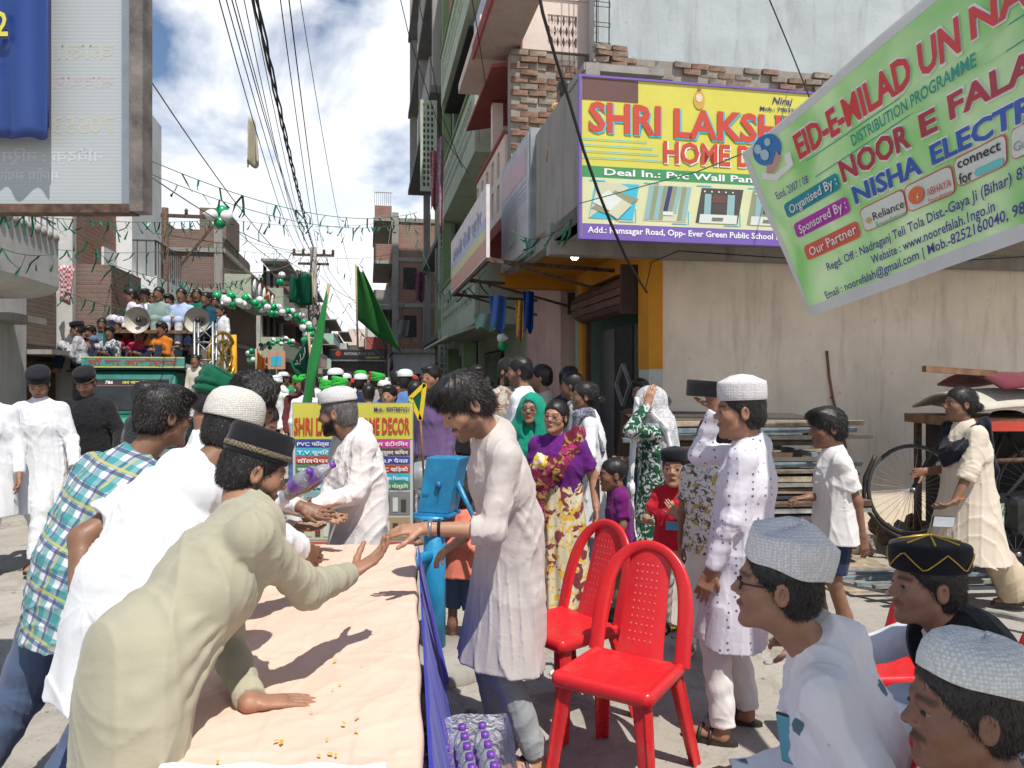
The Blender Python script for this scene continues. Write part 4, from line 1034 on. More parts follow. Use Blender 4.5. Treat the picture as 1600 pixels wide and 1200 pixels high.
# ------------------------------------------------------------------ green house
GH = street_root('green_house', 'tall green house with diamond-screen balconies and hanging laundry', 'house')
sbox(GH, 'wall', 2.75, 9, 12.8, 19.0, 0, 12.5, GREEN_L)
for z0 in (2.75, 5.70, 8.6):
    sbox(GH, 'balcony_slab', 1.80, 2.75, 12.85, 18.9, z0-.16, z0, GREEN_L)
    lattice_panel(GH, 12.85, 18.9, 1.80, z0, z0+1.05, 13.2, 18.6, z0+.22, z0+.88, GREEN_L, 18, 3, axis='v', t=.07)
    sbox(GH, 'coping', 1.76, 1.91, 12.85, 18.9, z0+1.05, z0+1.12, GREEN)
    sbox(GH, 'end_panel', 1.88, 2.75, 12.85, 12.93, z0, z0+1.04, GREEN_L)
    sbox(GH, 'balcony_door', 2.70, 2.749, 14.2, 15.1, z0+.02, z0+2.1, DARKIN)
    sbox(GH, 'balcony_door', 2.70, 2.749, 16.8, 17.7, z0+.02, z0+2.1, TEALP)
    sbox(GH, 'column', 1.82, 2.02, 18.65, 18.88, z0+1.12, z0+2.78, GREEN)
b = MB(); b.add([(1.35,12.9,2.35),(1.35,18.6,2.35),(2.75,18.6,2.85),(2.75,12.9,2.85),(1.35,12.9,2.40),(1.35,18.6,2.40),(2.75,18.6,2.90),(2.75,12.9,2.90)], [(0,3,2,1),(4,5,6,7),(0,1,5,4),(1,2,6,5),(2,3,7,6),(3,0,4,7)]); b.build('sloping_awning', GREEN_L, GH)
sbox(GH, 'brick_top', 1.95, 2.7, 17.3, 19.0, 9.8, 12.6, B_RED)
sbox(GH, 'black_sheet', 1.85, 2.6, 14.0, 18.6, 8.2, 8.24, plain('black_sheet', (.015,.015,.017), .9))
for i in range(2): sbox(GH, 'pillar', 1.85, 2.1, 14.8+2.9*i, 15.1+2.9*i, 0, 2.35, GREEN)
b = MB()
for i in range(9):
    b.bar((2.68, 15.3+.16*i, .9), (2.68, 16.2+.16*i, 2.2), .02); b.bar((2.68, 16.2+.16*i, .9), (2.68, 15.3+.16*i, 2.2), .02)
b.build('window_grille', plain('pale_green_iron', (.3,.4,.3), .5), GH)
sbox(GH, 'window_opening', 2.70, 2.749, 15.3, 17.6, .85, 2.25, DARKIN)
# ------------------------------------------------------------------ dark concrete block
GC = street_root('concrete_block_building', 'tall unfinished dark grey concrete building with open floors at the right skyline', 'building')
sbox(GC, 'core', 2.6, 9, 19.2, 30, 0, 17.5, CONC_D)
for z0 in (3.1, 6.1, 9.1, 12.1, 15.1):
    sbox(GC, 'floor_slab', 2.1 if z0 < 7 else 1.55, 2.6, 19.2, 30, z0-.18, z0, CONC_D)
    for v0 in (19.25, 24.4, 29.7): sbox(GC, 'column', 2.15 if z0 < 7 else 1.62, 2.4 if z0 < 7 else 1.9, v0, v0+.28, z0, z0+2.82, CONC)
    sbox(GC, 'balcony_wall', 2.11 if z0 < 7 else 1.56, 2.2 if z0 < 7 else 1.68, 19.6, 24.3, z0, z0+.9, [GREEN, GREEN, CONC, CONC, CONC][int(z0/3)-1])
    sbox(GC, 'end_wall', 2.2 if z0 < 7 else 1.9, 2.6, 19.22, 19.34, z0, z0+2.82, [GREEN, GREEN, CONC_D, CONC_D, CONC_D][int(z0/3)-1])
for z0, v0, du in ((0.3, 19.15, .55), (3.1, 19.15, .55), (6.1, 19.15, .1)):
    lattice_panel(GC, 1.2+du, 1.62+du, v0, z0+.3, z0+2.6, 1.25+du, 1.55+du, z0+.4, z0+2.5, GREEN_L, 3, 14, dia=False)
for v0 in (21, 23.5, 26, 28.2):
    for z0 in (.3, 3.3, 6.3): sbox(GC, 'window_opening', 2.55, 2.599, v0, v0+1.1, z0+.6, z0+2.0, DARKIN)
# ------------------------------------------------------------------ brick building beyond
BB = street_root('brick_building', 'bare red brick building with concrete frame and open balconies beyond the dark block', 'building')
bv0 = 35.0
sbox(BB, 'brick_wall', 1.15, 8, bv0, 46, 3.0, 8.9, B_RED)
sbox(BB, 'ground_storey', 1.15, 8, bv0+.2, 46, 0, 2.9, CONC_W)
for z0 in (2.9, 5.0, 7.1, 8.9): sbox(BB, 'floor_band', 1.1, 8.05, bv0-.06, 46, z0-.02, z0+.16, CONC)
for u0 in (1.08, 2.55): sbox(BB, 'column', u0, u0+.3, bv0-.10, bv0-.061, 2.9, 9.3, CONC)
for z0 in (5.0, 7.1):
    sbox(BB, 'balcony_slab', .25, 1.07, bv0-.05, 42, z0-.15, z0, CONC)
    sbox(BB, 'balcony_parapet', .25, 1.07, bv0-.05, bv0+.08, z0, z0+.75, B_RED if z0 > 6 else CONC)
sbox(BB, 'roof_slab', .25, 1.07, bv0-.05, 42, 8.9, 9.05, CONC)
sbox(BB, 'roof_parapet', .3, 1.07, bv0-.02, bv0+.1, 9.05, 9.6, B_RED)
b = MB()
for i in range(9): b.bar((.3+.09*i, bv0, 9.6), (.3+.09*i, bv0, 10.2), .02)
b.bar((.3,bv0,10.2),(1.1,bv0,10.2),.03); b.build('roof_railing', STEEL, BB)
for z0 in (3.4, 5.6): sbox(BB, 'window_opening', 1.6, 2.2, bv0-.02, bv0-.001, z0+.2, z0+1.2, DARKIN)
# ------------------------------------------------------------------ far row on the right
RR = [(46.5, 56, 1.1, 7.5, B_BRN), (57, 68, .6, 5.5, CONC_W), (69, 84, .9, 7.0, B_RED), (85, 110, -.3, 8.0, CONC)]
for i, (a, c_, u0, hh, m_) in enumerate(RR):
    r = street_root('far_house', ['brown brick house just past the red brick building', 'pale rendered low house farther along the right side', 'red brick house near the far end on the right', 'grey block closing the right side at the far end'][i], 'house')
    sbox(r, 'wall', u0, u0+7, a, c_, 0, hh, m_)
    for z0 in (3.0, 5.6):
        if z0 < hh-1: sbox(r, 'balcony', u0-.9, u0, a+.5, c_-.5, z0-.2, z0+.7, [CONC, MINT, CONC_W, CREAM][i])
    for z0 in (.5, 3.8, 6.2):
        if z0+1.4 < hh:
            for q in range(3): sbox(r, 'window_opening', u0+.4+q*1.6, u0+1.3+q*1.6, a-.06, a-.002, z0, z0+1.2, DARKIN)
    if i == 0: sbox(r, 'banner', -.1, .9, a-1, a-.9, 2.2, 4.2, ink('red_banner', (.4,.1,.08)))
# ------------------------------------------------------------------ left side
L1 = street_root('left_corner_house', 'cream rendered house at the left edge with a scalloped balcony and brown louvred door', 'house')
LW = -5.6
sbox(L1, 'wall', -12, LW, 8, 13.9, 0, 3.6, CONC_W)
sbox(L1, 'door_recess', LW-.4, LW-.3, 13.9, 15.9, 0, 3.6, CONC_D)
sbox(L1, 'end_wall', -12, LW, 15.9, 16.1, 0, 5.2, CONC_W)
b = MB(); 
for k_ in range(2):
    v0 = 14.15+.8*k_; b.box(LW-.3, LW-.24, v0, v0+.76, .1, 1.95)
    for j in range(18): b.box(LW-.24, LW-.225, v0+.1, v0+.66, .25+.09*j, .30+.09*j)
b.build('louvred_door', WOOD, L1)
sbox(L1, 'dark_fanlight', LW-.3, LW-.25, 14.1, 15.8, 2.25, 3.4, B_BRN)
sbox(L1, 'door_ledge', LW-.3, LW+.35, 14.0, 16.0, 2.05, 2.13, CONC)
sbox(L1, 'small_ledge', LW, LW+.5, 12.2, 13.4, 2.5, 2.6, CONC)
sbox(L1, 'balcony_slab', LW-1, -4.55, 8, 12.4, 3.0, 3.15, CONC_W)
# curved apron under the parapet
b = MB(); b.grid(lambda i, j: (-4.55-.55*(1-cos(j*pi/2))*1.0, 8+4.4*i, 3.0-.18*sin(j*pi/2)), 4, 6); b.grid(lambda i, j: (-5.1-.5*j, 8+4.4*i, 2.82), 4, 2); b.build('coved_soffit', CONC_W, L1)
sbox(L1, 'balcony_parapet', -4.68, -4.56, 8, 12.4, 3.15, 3.75, CONC_W)
b = MB()
for i in range(20): b.ball((-4.55, 8.2+.215*i, 3.72), .09, 8, 5, (.4,1,.7))
b.build('scalloped_trim', CONC, L1)
b = MB()
for i in range(22): b.bar((-4.6, 8.1+.2*i, 3.75), (-4.6, 8.1+.2*i, 4.4), .018)
for zz in (3.95, 4.18, 4.4): b.bar((-4.6, 8, zz), (-4.6, 12.4, zz), .022)
b.build('balcony_railing', STEEL, L1)
L2 = street_root('left_brick_house', 'raw brick house with white balcony box behind the cream corner house', 'house')
sbox(L2, 'wall', -12, -5.85, 16.15, 22, 0, 7.5, B_RED)
sbox(L2, 'lower_brick_box', -5.85, -5.0, 16.2, 18.2, 2.45, 3.9, B_BRN)
sbox(L2, 'white_panel', -5.85, -5.82+.02, 18.3, 19.2, 3.2, 4.6, WHITEP)
sbox(L2, 'white_balcony', -5.85, -4.95, 19.3, 21.9, 2.75, 4.1, WHITEP)
sbox(L2, 'white_wall', -5.85, -5.5, 19.3, 21.9, 4.1, 8.5, WHITEP)
b = MB()
for i in range(12): b.bar((-4.98, 19.35+.22*i, 4.1), (-4.98, 19.35+.22*i, 4.95), .02)
for i in range(5): b.bar((-5.8+.2*i, 19.35, 4.1), (-5.8+.2*i, 19.35, 4.95), .02)
b.bar((-4.98,19.3,4.95),(-4.98,21.9,4.95),.035); b.bar((-5.85,19.35,4.95),(-4.98,19.35,4.95),.035); b.build('balcony_railing', plain('dark_iron', (.06,.06,.065), .6), L2)
sbox(L2, 'shop_shutter', -5.86, -5.80, 16.6, 18.6, .1, 2.1, plain('grey_shutter', (.26,.29,.31), .6, var=.2, scale=2))
sbox(L2, 'poster', -5.795, -5.78, 19.0, 20.8, .2, 2.0, CONC_W)
sbox(L2, 'ledge', -5.84, -5.2, 16.3, 22, 2.2, 2.3, CONC)
L3 = street_root('white_roof_house', 'white house with a dark window seen over the raw brick house', 'house')
sbox(L3, 'wall', -12, -6.9, 22.3, 25.5, 0, 7.2, WHITEP); sbox(L3, 'window_opening', -7.75, -7.3, 22.25, 22.29, 5.9, 6.8, TEALP)
sbox(L3, 'white_gate_wall', -6.9, -5.5, 22.3, 25.5, 0, 4.6, WHITEP)
L4 = street_root('brown_brick_building', 'wide stepped brown brick building with concrete bands on the left side', 'building')
bv0 = 28.0
sbox(L4, 'lower_wall', -14, -5.0, bv0, 36, 0, 6.1, B_BRN)
sbox(L4, 'upper_wall', -14, -5.3, bv0+.3, 36, 6.25, 6.95, B_BRN); sbox(L4, 'stair_tower', -6.2, -5.25, bv0+2, 33, 6.95, 8.1, B_BRN)
sbox(L4, 'roof_step', -14, -7.2, bv0+.3, 36, 6.96, 7.4, B_BRN)
for z0 in (2.9, 4.7, 6.1): sbox(L4, 'floor_band', -14, -4.92, bv0-.08, 36, z0, z0+.14, CONC)
for u0 in (-9.0, -7.2, -5.3): sbox(L4, 'column', u0, u0+.28, bv0-.06, bv0-.003, 0, 6.9, CONC)
for u0 in (-8.4, -6.6): sbox(L4, 'dark_opening', u0, u0+1.0, bv0-.04, bv0-.004, 3.3, 4.6, DARKIN)
sbox(L4, 'balcony', -5.0, -4.1, bv0+.2, 35, 4.5, 5.4, GREEN_L); sbox(L4, 'balcony_trim', -4.1, -4.06, bv0+.2, 35, 5.3, 5.42, REDP)
for i in range(5): MB().lathe([(.001,0),(.38,0),(.38,.03),(.001,.03)], (-4.08, bv0+.9+1.3*i, 4.95), 14, R=Matrix.Rotation(pi/2, 3, 'Y')).build('white_arch', WHITEP, L4)
LR = [(36.5, 46, -4.9, 6.2, CONC_W), (46.5, 56, -4.3, 7.2, B_BRN), (57, 70, -4.6, 6.0, CREAM), (71, 88, -4.1, 8.5, CONC), (89, 112, -3.4, 7.0, B_RED)]
for i, (a, c_, u1, hh, m_) in enumerate(LR):
    r = street_root('far_house', ['pale two-storey house with red diamond balcony past the brown brick building', 'brown brick house behind the balloon garland', 'cream house farther down the left side', 'tall grey house near the far end on the left', 'brick house closing the left side at the far end'][i], 'house')
    sbox(r, 'wall', -13, u1, a, c_, 0, hh, m_)
    for z0 in (2.9, 5.2):
        if z0 < hh-.8:
            sbox(r, 'balcony', u1, u1+1.0, a+.3, c_-.5, z0-.2, z0+.75, [GREEN_L, CONC, PINK, MINT, CONC_W][i])
            sbox(r, 'balcony_rail', u1+.96, u1+1.04, a+.3, c_-.5, z0+.75, z0+.85, REDP if i == 0 else CONC)
            sbox(r, 'roof_shade', u1, u1+1.2, a+.2, c_-.4, z0+2.0, z0+2.1, CONC)
            for q in range(3): sbox(r, 'window_opening', u1, u1+.01, a+1+q*2.6, a+2.2+q*2.6, z0+.9, z0+1.95, DARKIN)
    for q in range(3): sbox(r, 'shop_front', u1, u1+.02, a+.8+q*2.8, a+3.0+q*2.8, .1, 2.2, [DARKIN, TEALP, STEEL][q])
    sbox(r, 'water_tank', u1-1.8, u1-.8, a+1.5, a+2.5, hh, hh+1.1, I_BLK if i % 2 else CONC)
r = street_root('end_house', 'pale house closing the view at the far end of the street', 'house')
sbox(r, 'wall', -6, 4, 118, 126, 0, 7, CONC_W); sbox(r, 'upper_storey', -3, 1.5, 117, 122, 7, 9.5, CREAM)
for q in range(5): sbox(r, 'window_opening', -5+1.7*q, -4+1.7*q, 117.8, 117.99, 3.2, 4.8, DARKIN)
# palm or bush above the far roofs
def tree(label, u, v, h, cr_, n, seed):
    root = empty('tree', S(u, v, 0), 0, label, 'tree'); r_ = random.Random(seed)
    b = MB(); b.tube([(0,0,0),(.1,0,h*.4),(0,.1,h*.75)], [.22,.16,.08], 8)
    for i in range(6): a = i*1.05; b.tube([(0,.05,h*.6),(cr_*.6*cos(a), cr_*.6*sin(a), h*.9)], [.07,.03], 5)
    b.build('trunk', WOOD, root); V = []; Q = []
    for i in range(n):
        a = r_.uniform(0,2*pi); q = r_.random()**.5; zz = r_.uniform(-.7,1); rr = cr_*q*sqrt(max(.05,1-zz*zz*.8))*(1+.3*sin(3*a+seed))
        c_ = Vector((rr*cos(a), rr*sin(a), h+cr_*.7*zz)); d1 = Vector([r_.gauss(0,1) for _ in range(3)]).normalized()*.16; d2 = Vector([r_.gauss(0,1) for _ in range(3)]).normalized()*.10
        k_ = len(V); V += [c_-d1, c_+d2, c_+d1, c_-d2]; Q.append((k_,k_+1,k_+2,k_+3))
    tag(link('crown', mesh_np('crown', V, Q, False), plain('leaf_green', (.05,.10,.025), .7, var=.4, scale=3), root), kind='stuff')
tree('small leafy tree rising above the roofs left of the centre pole', -5.2, 52, 7.6, 1.8, 2500, 3)
# ------------------------------------------------------------------ left billboard seen from behind
HB = empty('hoarding', (0,0,0), 0, 'large steel hoarding seen from behind at the upper left, lettering showing through', 'hoarding')
D0 = 3.0
tl, br_ = P(-140, -160, D0), P(212, 322, D0)
WB = MB().box(tl.x, br_.x, D0, D0+.03, br_.z, tl.z); 
def flex_mat():
    m, t, b = base_mat('pale_flex_sheet'); v = coords(t)
    wv = N(t, 'ShaderNodeTexWave', Scale=22, Distortion=.1); wv.bands_direction = 'Z'; t.links.new(v, wv.inputs['Vector'])
    c = mixc(t, wv.outputs['Fac'], (.38,.41,.42), (.41,.44,.45)); c = mixc(t, ramp(t, noise(t, coords(t,(1,1,.25)), 2.2, 4), .35, .7, (0,0,0), (.6,.6,.6)), c, (.36,.40,.41))
    t.links.new(c, b.inputs['Base Color']); b.inputs['Roughness'].default_value = .6; bump(t, b, wv.outputs['Fac'], .12, .002)
    return m
WB.build('sheet', flex_mat(), HB)
fm = MB(); fm.box(br_.x, br_.x+.052, D0-.05, D0+.03, br_.z-.03, tl.z); fm.build('side_rail', plain('weathered_rail', (.17,.145,.13), .7, var=.3, scale=9, bmp=.2), HB)
MB().box(tl.x, br_.x, D0-.045, D0+.03, br_.z-.035, br_.z-.001).build('bottom_rail', RUST, HB)
MB().box(br_.x-.045, br_.x-.001, D0-.02, D0-.001, br_.z, tl.z).build('inner_rail', plain('grey_blue_steel', (.25,.29,.33), .5, .3), HB)
MB().box(tl.x-.05, tl.x, D0-.03, D0+.05, 0, tl.z).build('post', RUST, HB)
hp = lambda x, y, l=.003: (x, D0-l, y)
def hx(px): return (px-800)/F*D0
def hz(py): return 1.6+(HY-py)/F*D0
for s_, x0, x1, yb, hh, m_ in (('काला', 85, 178, 92, 24, ink('ghost_yellow', (.45,.46,.38))), ('सावधान', 80, 178, 137, 18, ink('ghost_red', (.47,.41,.42))), ('70553', 82, 178, 208, 26, ink('ghost_yellow2', (.46,.46,.38))), ('निवेदक : निर्म', 2, 162, 252, 16, ink('ghost_white', (.50,.53,.55))), ('मानीय संयोज', -10, 92, 282, 15, ink('ghost_white2', (.50,.53,.55)))):
    print_on(HB, [('ghost_lettering', text_fit(s_, hx(x0), hx(x1), hz(yb), hh/F*D0, .006, mirror=True), m_)], hp, z=.0006)
# blue banner hung over it
BB2 = empty('blue_banner', (0,0,0), 0, 'blue printed banner with a yellow 2 hanging over the hoarding, its lower edge torn', 'banner')
b = MB(); DB2 = 2.91
def hx2(px): return (px-800)/F*DB2
def hz2(py): return 1.6+(HY-py)/F*DB2
xa, xb = hx2(-140), hx2(76)
b.grid(lambda i, j: (xa+(xb-xa)*i, D0-.09-.012*sin(i*26)*j, hz2(216)+(hz2(-160)-hz2(216))*(1-j)+.006*sin(i*31)*j), 40, 20)
o_ = b.build('sheet', ink('banner_blue', (.012,.045,.20)), BB2); solid(o_, .003)
print_on(BB2, [('numeral_edge', text_fit('2', hx2(-4), hx2(21), hz2(62), 39/F*D0, .05), I_NAVY)], lambda x,y,l: (x, D0-.112-l, y), z=0)
print_on(BB2, [('numeral', text_fit('2', hx2(-2), hx2(19), hz2(60), 36/F*D0, .02), I_YEL)], lambda x,y,l: (x, D0-.112-l, y), z=.003)
print_on(BB2, [('numeral', text_fit('ट', hx2(-12), hx2(3), hz2(114), 18/F*D0, .01), I_WHT)], lambda x,y,l: (x, D0-.112-l, y), z=.003)
MB().tube([(hx2(75), D0-.09, hz2(v_)) for v_ in range(-160, 217, 40)], .005, 6).build('hem', I_NAVY, BB2)

# ------------------------------------------------------------------ green banner
GBN = empty('green_banner', (0,0,0), 0, 'green and white cloth banner slung across the upper right with red EID-E-MILAD lettering', 'banner')
CTL, CBL, CTR, CBR = P(1160,240,3.9), P(1268,494,3.9), P(1760,-272,2.05), P(1760,318,2.05)
bn = (CTR-CTL).cross(CBL-CTL).normalized()
if bn.y > 0: bn = -bn
def bpos(s, t, l=0):
    top = CTL.lerp(CTR, s); bot = CBL.lerp(CBR, s); p = bot.lerp(top, t)
    w_ = .010*sin(9*s+3*t)+.004*sin(17*s-7*t+1)+.0012*sin(40*s+12*t)
    return p+bn*(w_+l)
def bproj(p): return (800+F*p.x/p.y, HY-F*(p.z-1.6)/p.y)
def binv(px, py):
    s, t = .5, .5
    for _ in range(25):
        a = bproj(bpos(s,t)); b1 = bproj(bpos(s+1e-3,t)); b2 = bproj(bpos(s,t+1e-3))
        J_ = np.array([[b1[0]-a[0], b2[0]-a[0]],[b1[1]-a[1], b2[1]-a[1]]])/1e-3
        d = np.linalg.solve(J_, nv((px-a[0], py-a[1]))); s += float(d[0])*.8; t += float(d[1])*.8
    return s, t
def ban_mat():
    m, t, b = base_mat('green_banner_cloth'); v = coords(t)
    c = ramp(t, noise(t, v, 2.6, 2, .5, .8), .3, .72, (.22,.52,.16), (.58,.76,.46))
    t.links.new(c, b.inputs['Base Color']); b.inputs['Roughness'].default_value = .7; bump(t, b, noise(t, coords(t,(1,1,.3)), 9, 4), .4, .012)
    tr = t.nodes.new('ShaderNodeBsdfTranslucent'); ms = t.nodes.new('ShaderNodeMixShader'); ms.inputs[0].default_value = .25
    t.links.new(c, tr.inputs[0]); t.links.new(b.outputs[0], ms.inputs[1]); t.links.new(tr.outputs[0], ms.inputs[2]); t.links.new(ms.outputs[0], t.nodes['Material Output'].inputs[0])
    return m
b = MB(); b.grid(lambda i, j: bpos(i, j), 150, 50); b.build('sheet', ban_mat(), GBN)
for nm, (a0,a1,c0,c1) in (('top_border',(0,1,.955,1.0)),('bottom_border',(0,1,0,.055)),('side_border',(0,.022,.055,.955))):
    b = MB(); b.grid(lambda i, j: bpos(a0+(a1-a0)*i, c0+(c1-c0)*j, .003), 60 if a1 == 1 else 3, 3 if a1 == 1 else 20); b.build(nm, cloth('banner_white', (.72,.72,.76), trans=.2), GBN)
def bline(nm, p0, p1, hpx, content, mat, l=.006, bold=.02, **k):
    """content laid along the pixel baseline p0-p1, hpx high"""
    s0, t0 = binv(*p0); s1, t1 = binv(*p1); mx_, my_ = (p0[0]+p1[0])/2, (p0[1]+p1[1])/2
    sm, tm = binv(mx_, my_); q = bproj(bpos(sm, tm+.01)); q0 = bproj(bpos(sm, tm)); ppx = math.hypot(q[0]-q0[0], q[1]-q0[1])/.01
    ht = hpx/ppx; asp = math.hypot(p1[0]-p0[0], p1[1]-p0[1])/hpx
    if isinstance(content, str): V, Fc = text_fit(content, 0, asp, 0, 1.0, bold, **k)
    else: V, Fc = content(asp)
    # split long edges so the print follows the cloth
    pts = [bpos(s0+(s1-s0)*x/asp, t0+(t1-t0)*x/asp+ht*y, l*1.6) for x, y in V]
    return link(nm, _pd(nm, pts, Fc), mat, GBN)
T_RED = ink('banner_red', (.62,.05,.05)); T_TEAL = ink('banner_teal', (.02,.30,.22)); T_MAR = ink('maroon', (.42,.04,.06)); T_BLU = ink('banner_blue2', (.03,.12,.45)); T_NAV = ink('banner_navy', (.07,.05,.30))
def title(s_, p0, p1, h_, m_, bold=.03):
    bline('lettering_edge', (p0[0]-1, p0[1]+2), (p1[0]+1, p1[1]+2), h_+3, s_, I_WHT, .005, bold+.03); bline('lettering', p0, p1, h_, s_, m_, .008, bold)
title('EID-E-MILAD UN', (1252,247), (1505,76), 44, T_RED); title('NABI', (1521,60), (1665,-35), 50, T_RED)
bline('lettering', (1335,227), (1529,101), 19, 'DISTRIBUTION PROGRAMME', T_TEAL)
title('NOOR', (1321,283), (1427,225), 34, T_MAR); title('E', (1443,213), (1469,200), 34, T_MAR); title('FALAH', (1488,185), (1672,88), 40, T_MAR)
title('NISHA', (1340,317), (1445,267), 28, T_BLU); title('ELECTRIC', (1460,256), (1678,150), 34, T_BLU)
bline('green_line', (1263,251), (1640,-2), 2, lambda a: rectp(0,0,a,1), T_TEAL); bline('green_line', (1277,276), (1640,38), 2, lambda a: rectp(0,0,a,1), T_TEAL)
for s_, p0, p1, m_ in (('Organised By :', (1233,341), (1317,293), ink('tag_teal', (.02,.28,.35))), ('Sponsored By :', (1248,372), (1332,330), ink('tag_magenta', (.45,.04,.42))), ('Our Partner', (1264,407), (1348,369), ink('tag_orange', (.70,.13,.08)))):
    bline('tag', p0, p1, 25, lambda a: rrect(0, 0, a, 1, .25), m_, .005); bline('tag_lettering', (p0[0]+6, p0[1]-8), (p1[0]-5, p1[1]-7), 14, s_, I_WHT, .009, .01)
for p0, p1, h_ in (((1354,362),(1421,333),38), ((1423,331),(1496,300),42), ((1499,292),(1577,256),46), ((1584,250),(1690,200),50)):
    bline('logo_edge', (p0[0]-1,p0[1]+1), (p1[0]+1,p1[1]), h_+2, lambda a: rrect(0, 0, a, 1, .2), ink('thin_red', (.6,.15,.12)), .004); bline('logo_box', p0, p1, h_, lambda a: rrect(0.02, 0.02, a-.02, .98, .2), ink('logo_white', (.68,.74,.66)), .006)
bline('logo_lettering', (1369,343), (1417,322), 13, 'Reliance', I_BLK, .009, .0); bline('logo_lettering', (1374,355), (1419,336), 10, 'Foundation', ink('logo_green', (.15,.45,.25)), .009, .0)
bline('logo_mark', (1358,349), (1366,345), 9, lambda a: disc(a/2, .5, .5), ink('logo_gold', (.6,.4,.15)), .009)
bline('logo_lettering', (1453,305), (1491,289), 12, 'ABHAYA', T_RED, .009, .0); bline('logo_lettering', (1456,316), (1492,301), 8, 'Foundation', T_RED, .009, .0)
bline('logo_mark', (1427,321), (1449,311), 26, lambda a: disc(a/2, .5, .5), ink('logo_orange', (.75,.18,.06)), .009); bline('logo_mark', (1437,314), (1443,311), 14, lambda a: ([(0,0),(a*.6,.45),(a*.2,.5),(a,1),(a*.5,.6),(a*.9,.5)], [(0,1,2,3,4,5)]), I_WHT, .011)
bline('logo_lettering', (1501,262), (1568,232), 16, 'connect', I_BLK, .009, .01); bline('logo_lettering', (1504,287), (1524,278), 17, 'for', I_BLK, .009, .01); bline('logo_mark', (1528,275), (1573,255), 12, lambda a: rrect(0,0,a,1,.45), ink('logo_cyan', (.15,.60,.58)), .009)
bline('logo_lettering', (1588,236), (1625,220), 15, 'Guru', ink('logo_grey', (.35,.35,.38)), .009, .0)
bline('lettering', (1217,311), (1266,284), 12, 'Estd. 2007 / 08', T_NAV, .006, .01)
bline('lettering', (1296,422), (1612,272), 15, 'Regd. Off : Nadraganj Teli Tola Dist.-Gaya Ji (Bihar) 82', T_NAV, .006, .015)
bline('lettering', (1365,412), (1558,328), 15, 'Website : www.noorefalah.1ngo.in', T_NAV, .006, .015)
bline('lettering', (1294,466), (1625,322), 15, 'Email : noorefalah@gmail.com | Mob.-8252160040, 9831', T_NAV, .006, .015)
bline('globe', (1190,271), (1232,249), 52, lambda a: disc(a/2, .55, .45), ink('globe_blue', (.04,.20,.50)), .006)
for cx, cy, r_x in ((.25,.70,.15),(.40,.45,.17),(.62,.75,.12)): bline('globe_land', (1190,271), (1232,249), 52, lambda a: disc(cx*a, cy, r_x*.8, 9, r_x), ink('globe_pale', (.40,.60,.70)), .008)
bline('globe_hands', (1203,276), (1228,256), 24, lambda a: ([(0,.2),(.5*a,0),(a,.5),(.9*a,1),(.5*a,.5),(.2*a,.7)], [(0,1,2,3,4,5)]), ink('hands_pink', (.60,.32,.28)), .010)
bline('ribbon', (1198,286), (1246,262), 12, lambda a: ([(0,.8),(.4*a,-.3),(a,.5),(a*1.02,2.2),(.85*a,2.2),(.82*a,.9),(.4*a,.5),(.1*a,1.5)], [(0,1,2,3,4,5,6,7)]), I_WHT, .012)
for p0, p1 in (((1160,240,3.9),(905,312,6.3)), ((1268,494,3.9),(1262,600,7.2))):
    pass
MB().tube([P(1160,240,3.9), P(1090,268,4.4), P(1000,292,5.2), P(905,318,5.95)], .004, 5).build('tie_rope', ink('rope_green', (.03,.25,.10)), GBN)

# ------------------------------------------------------------------ poles, wires, cable
def pole(name, label, px, D, h, r0=.09, arm=None, lean=0):
    base = P(px, HY, D); root = empty(name, (base.x, base.y, 0), TH, label, 'utility pole')
    b = MB(); b.tube([(0,0,0),(lean,0,h)], [r0*1.15, r0*.8], 10); b.build('pole', RUST if 'steel' in label else CONC, root); return root
pr1 = pole('utility_pole', 'rusty steel pole with side crossarm and brace beside the truck', 258, 19, 5.95, .10)
MB().box(-.1, 1.35, -.04, .04, 5.72, 5.80).build('crossarm', RUST, pr1)
MB().bar((.35,0,4.5),(1.3,0,5.75),.05).build('brace', RUST, pr1)
MB().bar((-.2,.0,5.3),(1.5,.1,5.1),.02).build('stay_wire', RUST, pr1)
for u_ in (.5, 1.0, 1.32): MB().lathe([(.02,0),(.05,.02),(.03,.06),(.05,.09),(.03,.14),(.001,.17)], (u_,0,5.80), 10).build('insulator', plain('brown_glaze', (.10,.05,.03), .3), pr1)
pr2 = pole('utility_pole', 'grey concrete pole crowded with wires and flags in the middle of the street', 490, 30, 6.9, .17)
for zz, L_ in ((6.55,.8),(6.2,.6)): MB().box(-L_, L_, -.05, .05, zz, zz+.09).build('crossarm', RUST, pr2)
for u_ in (-.75,-.4,.4,.75): MB().lathe([(.03,0),(.07,.02),(.04,.08),(.07,.12),(.04,.18),(.001,.22)], (u_,0,6.64), 8).build('insulator', plain('brown_glaze', (.10,.05,.03), .3), pr2)
r_ = random.Random(11); b = MB()
for i in range(26):
    z0 = r_.uniform(3.2, 6.5); a = r_.uniform(0, 6.3); pts = [(.2*cos(a+q*.8)*(1+.3*r_.random()), .2*sin(a+q*.8), z0-q*r_.uniform(.05,.28)) for q in range(7)]; b.tube(pts, .014, 4)
tag(b.build('cable_tangle', I_BLK, pr2), kind='stuff')
MB().box(-.32,-.12,-.25,-.12,4.7,5.3).build('junction_box', STEEL, pr2)
pole('utility_pole', 'thin far pole with drooping wires left of the flags', 434, 44, 5.2, .07)
WIRE = plain('black_wire', (.012,.012,.012), .5)
def sag(a, b_, s, n=14):
    a = Vector(a); b_ = Vector(b_); return [a.lerp(b_, i/n)-Vector((0,0,s*4*(i/n)*(1-i/n))) for i in range(n+1)]
_wc = {}
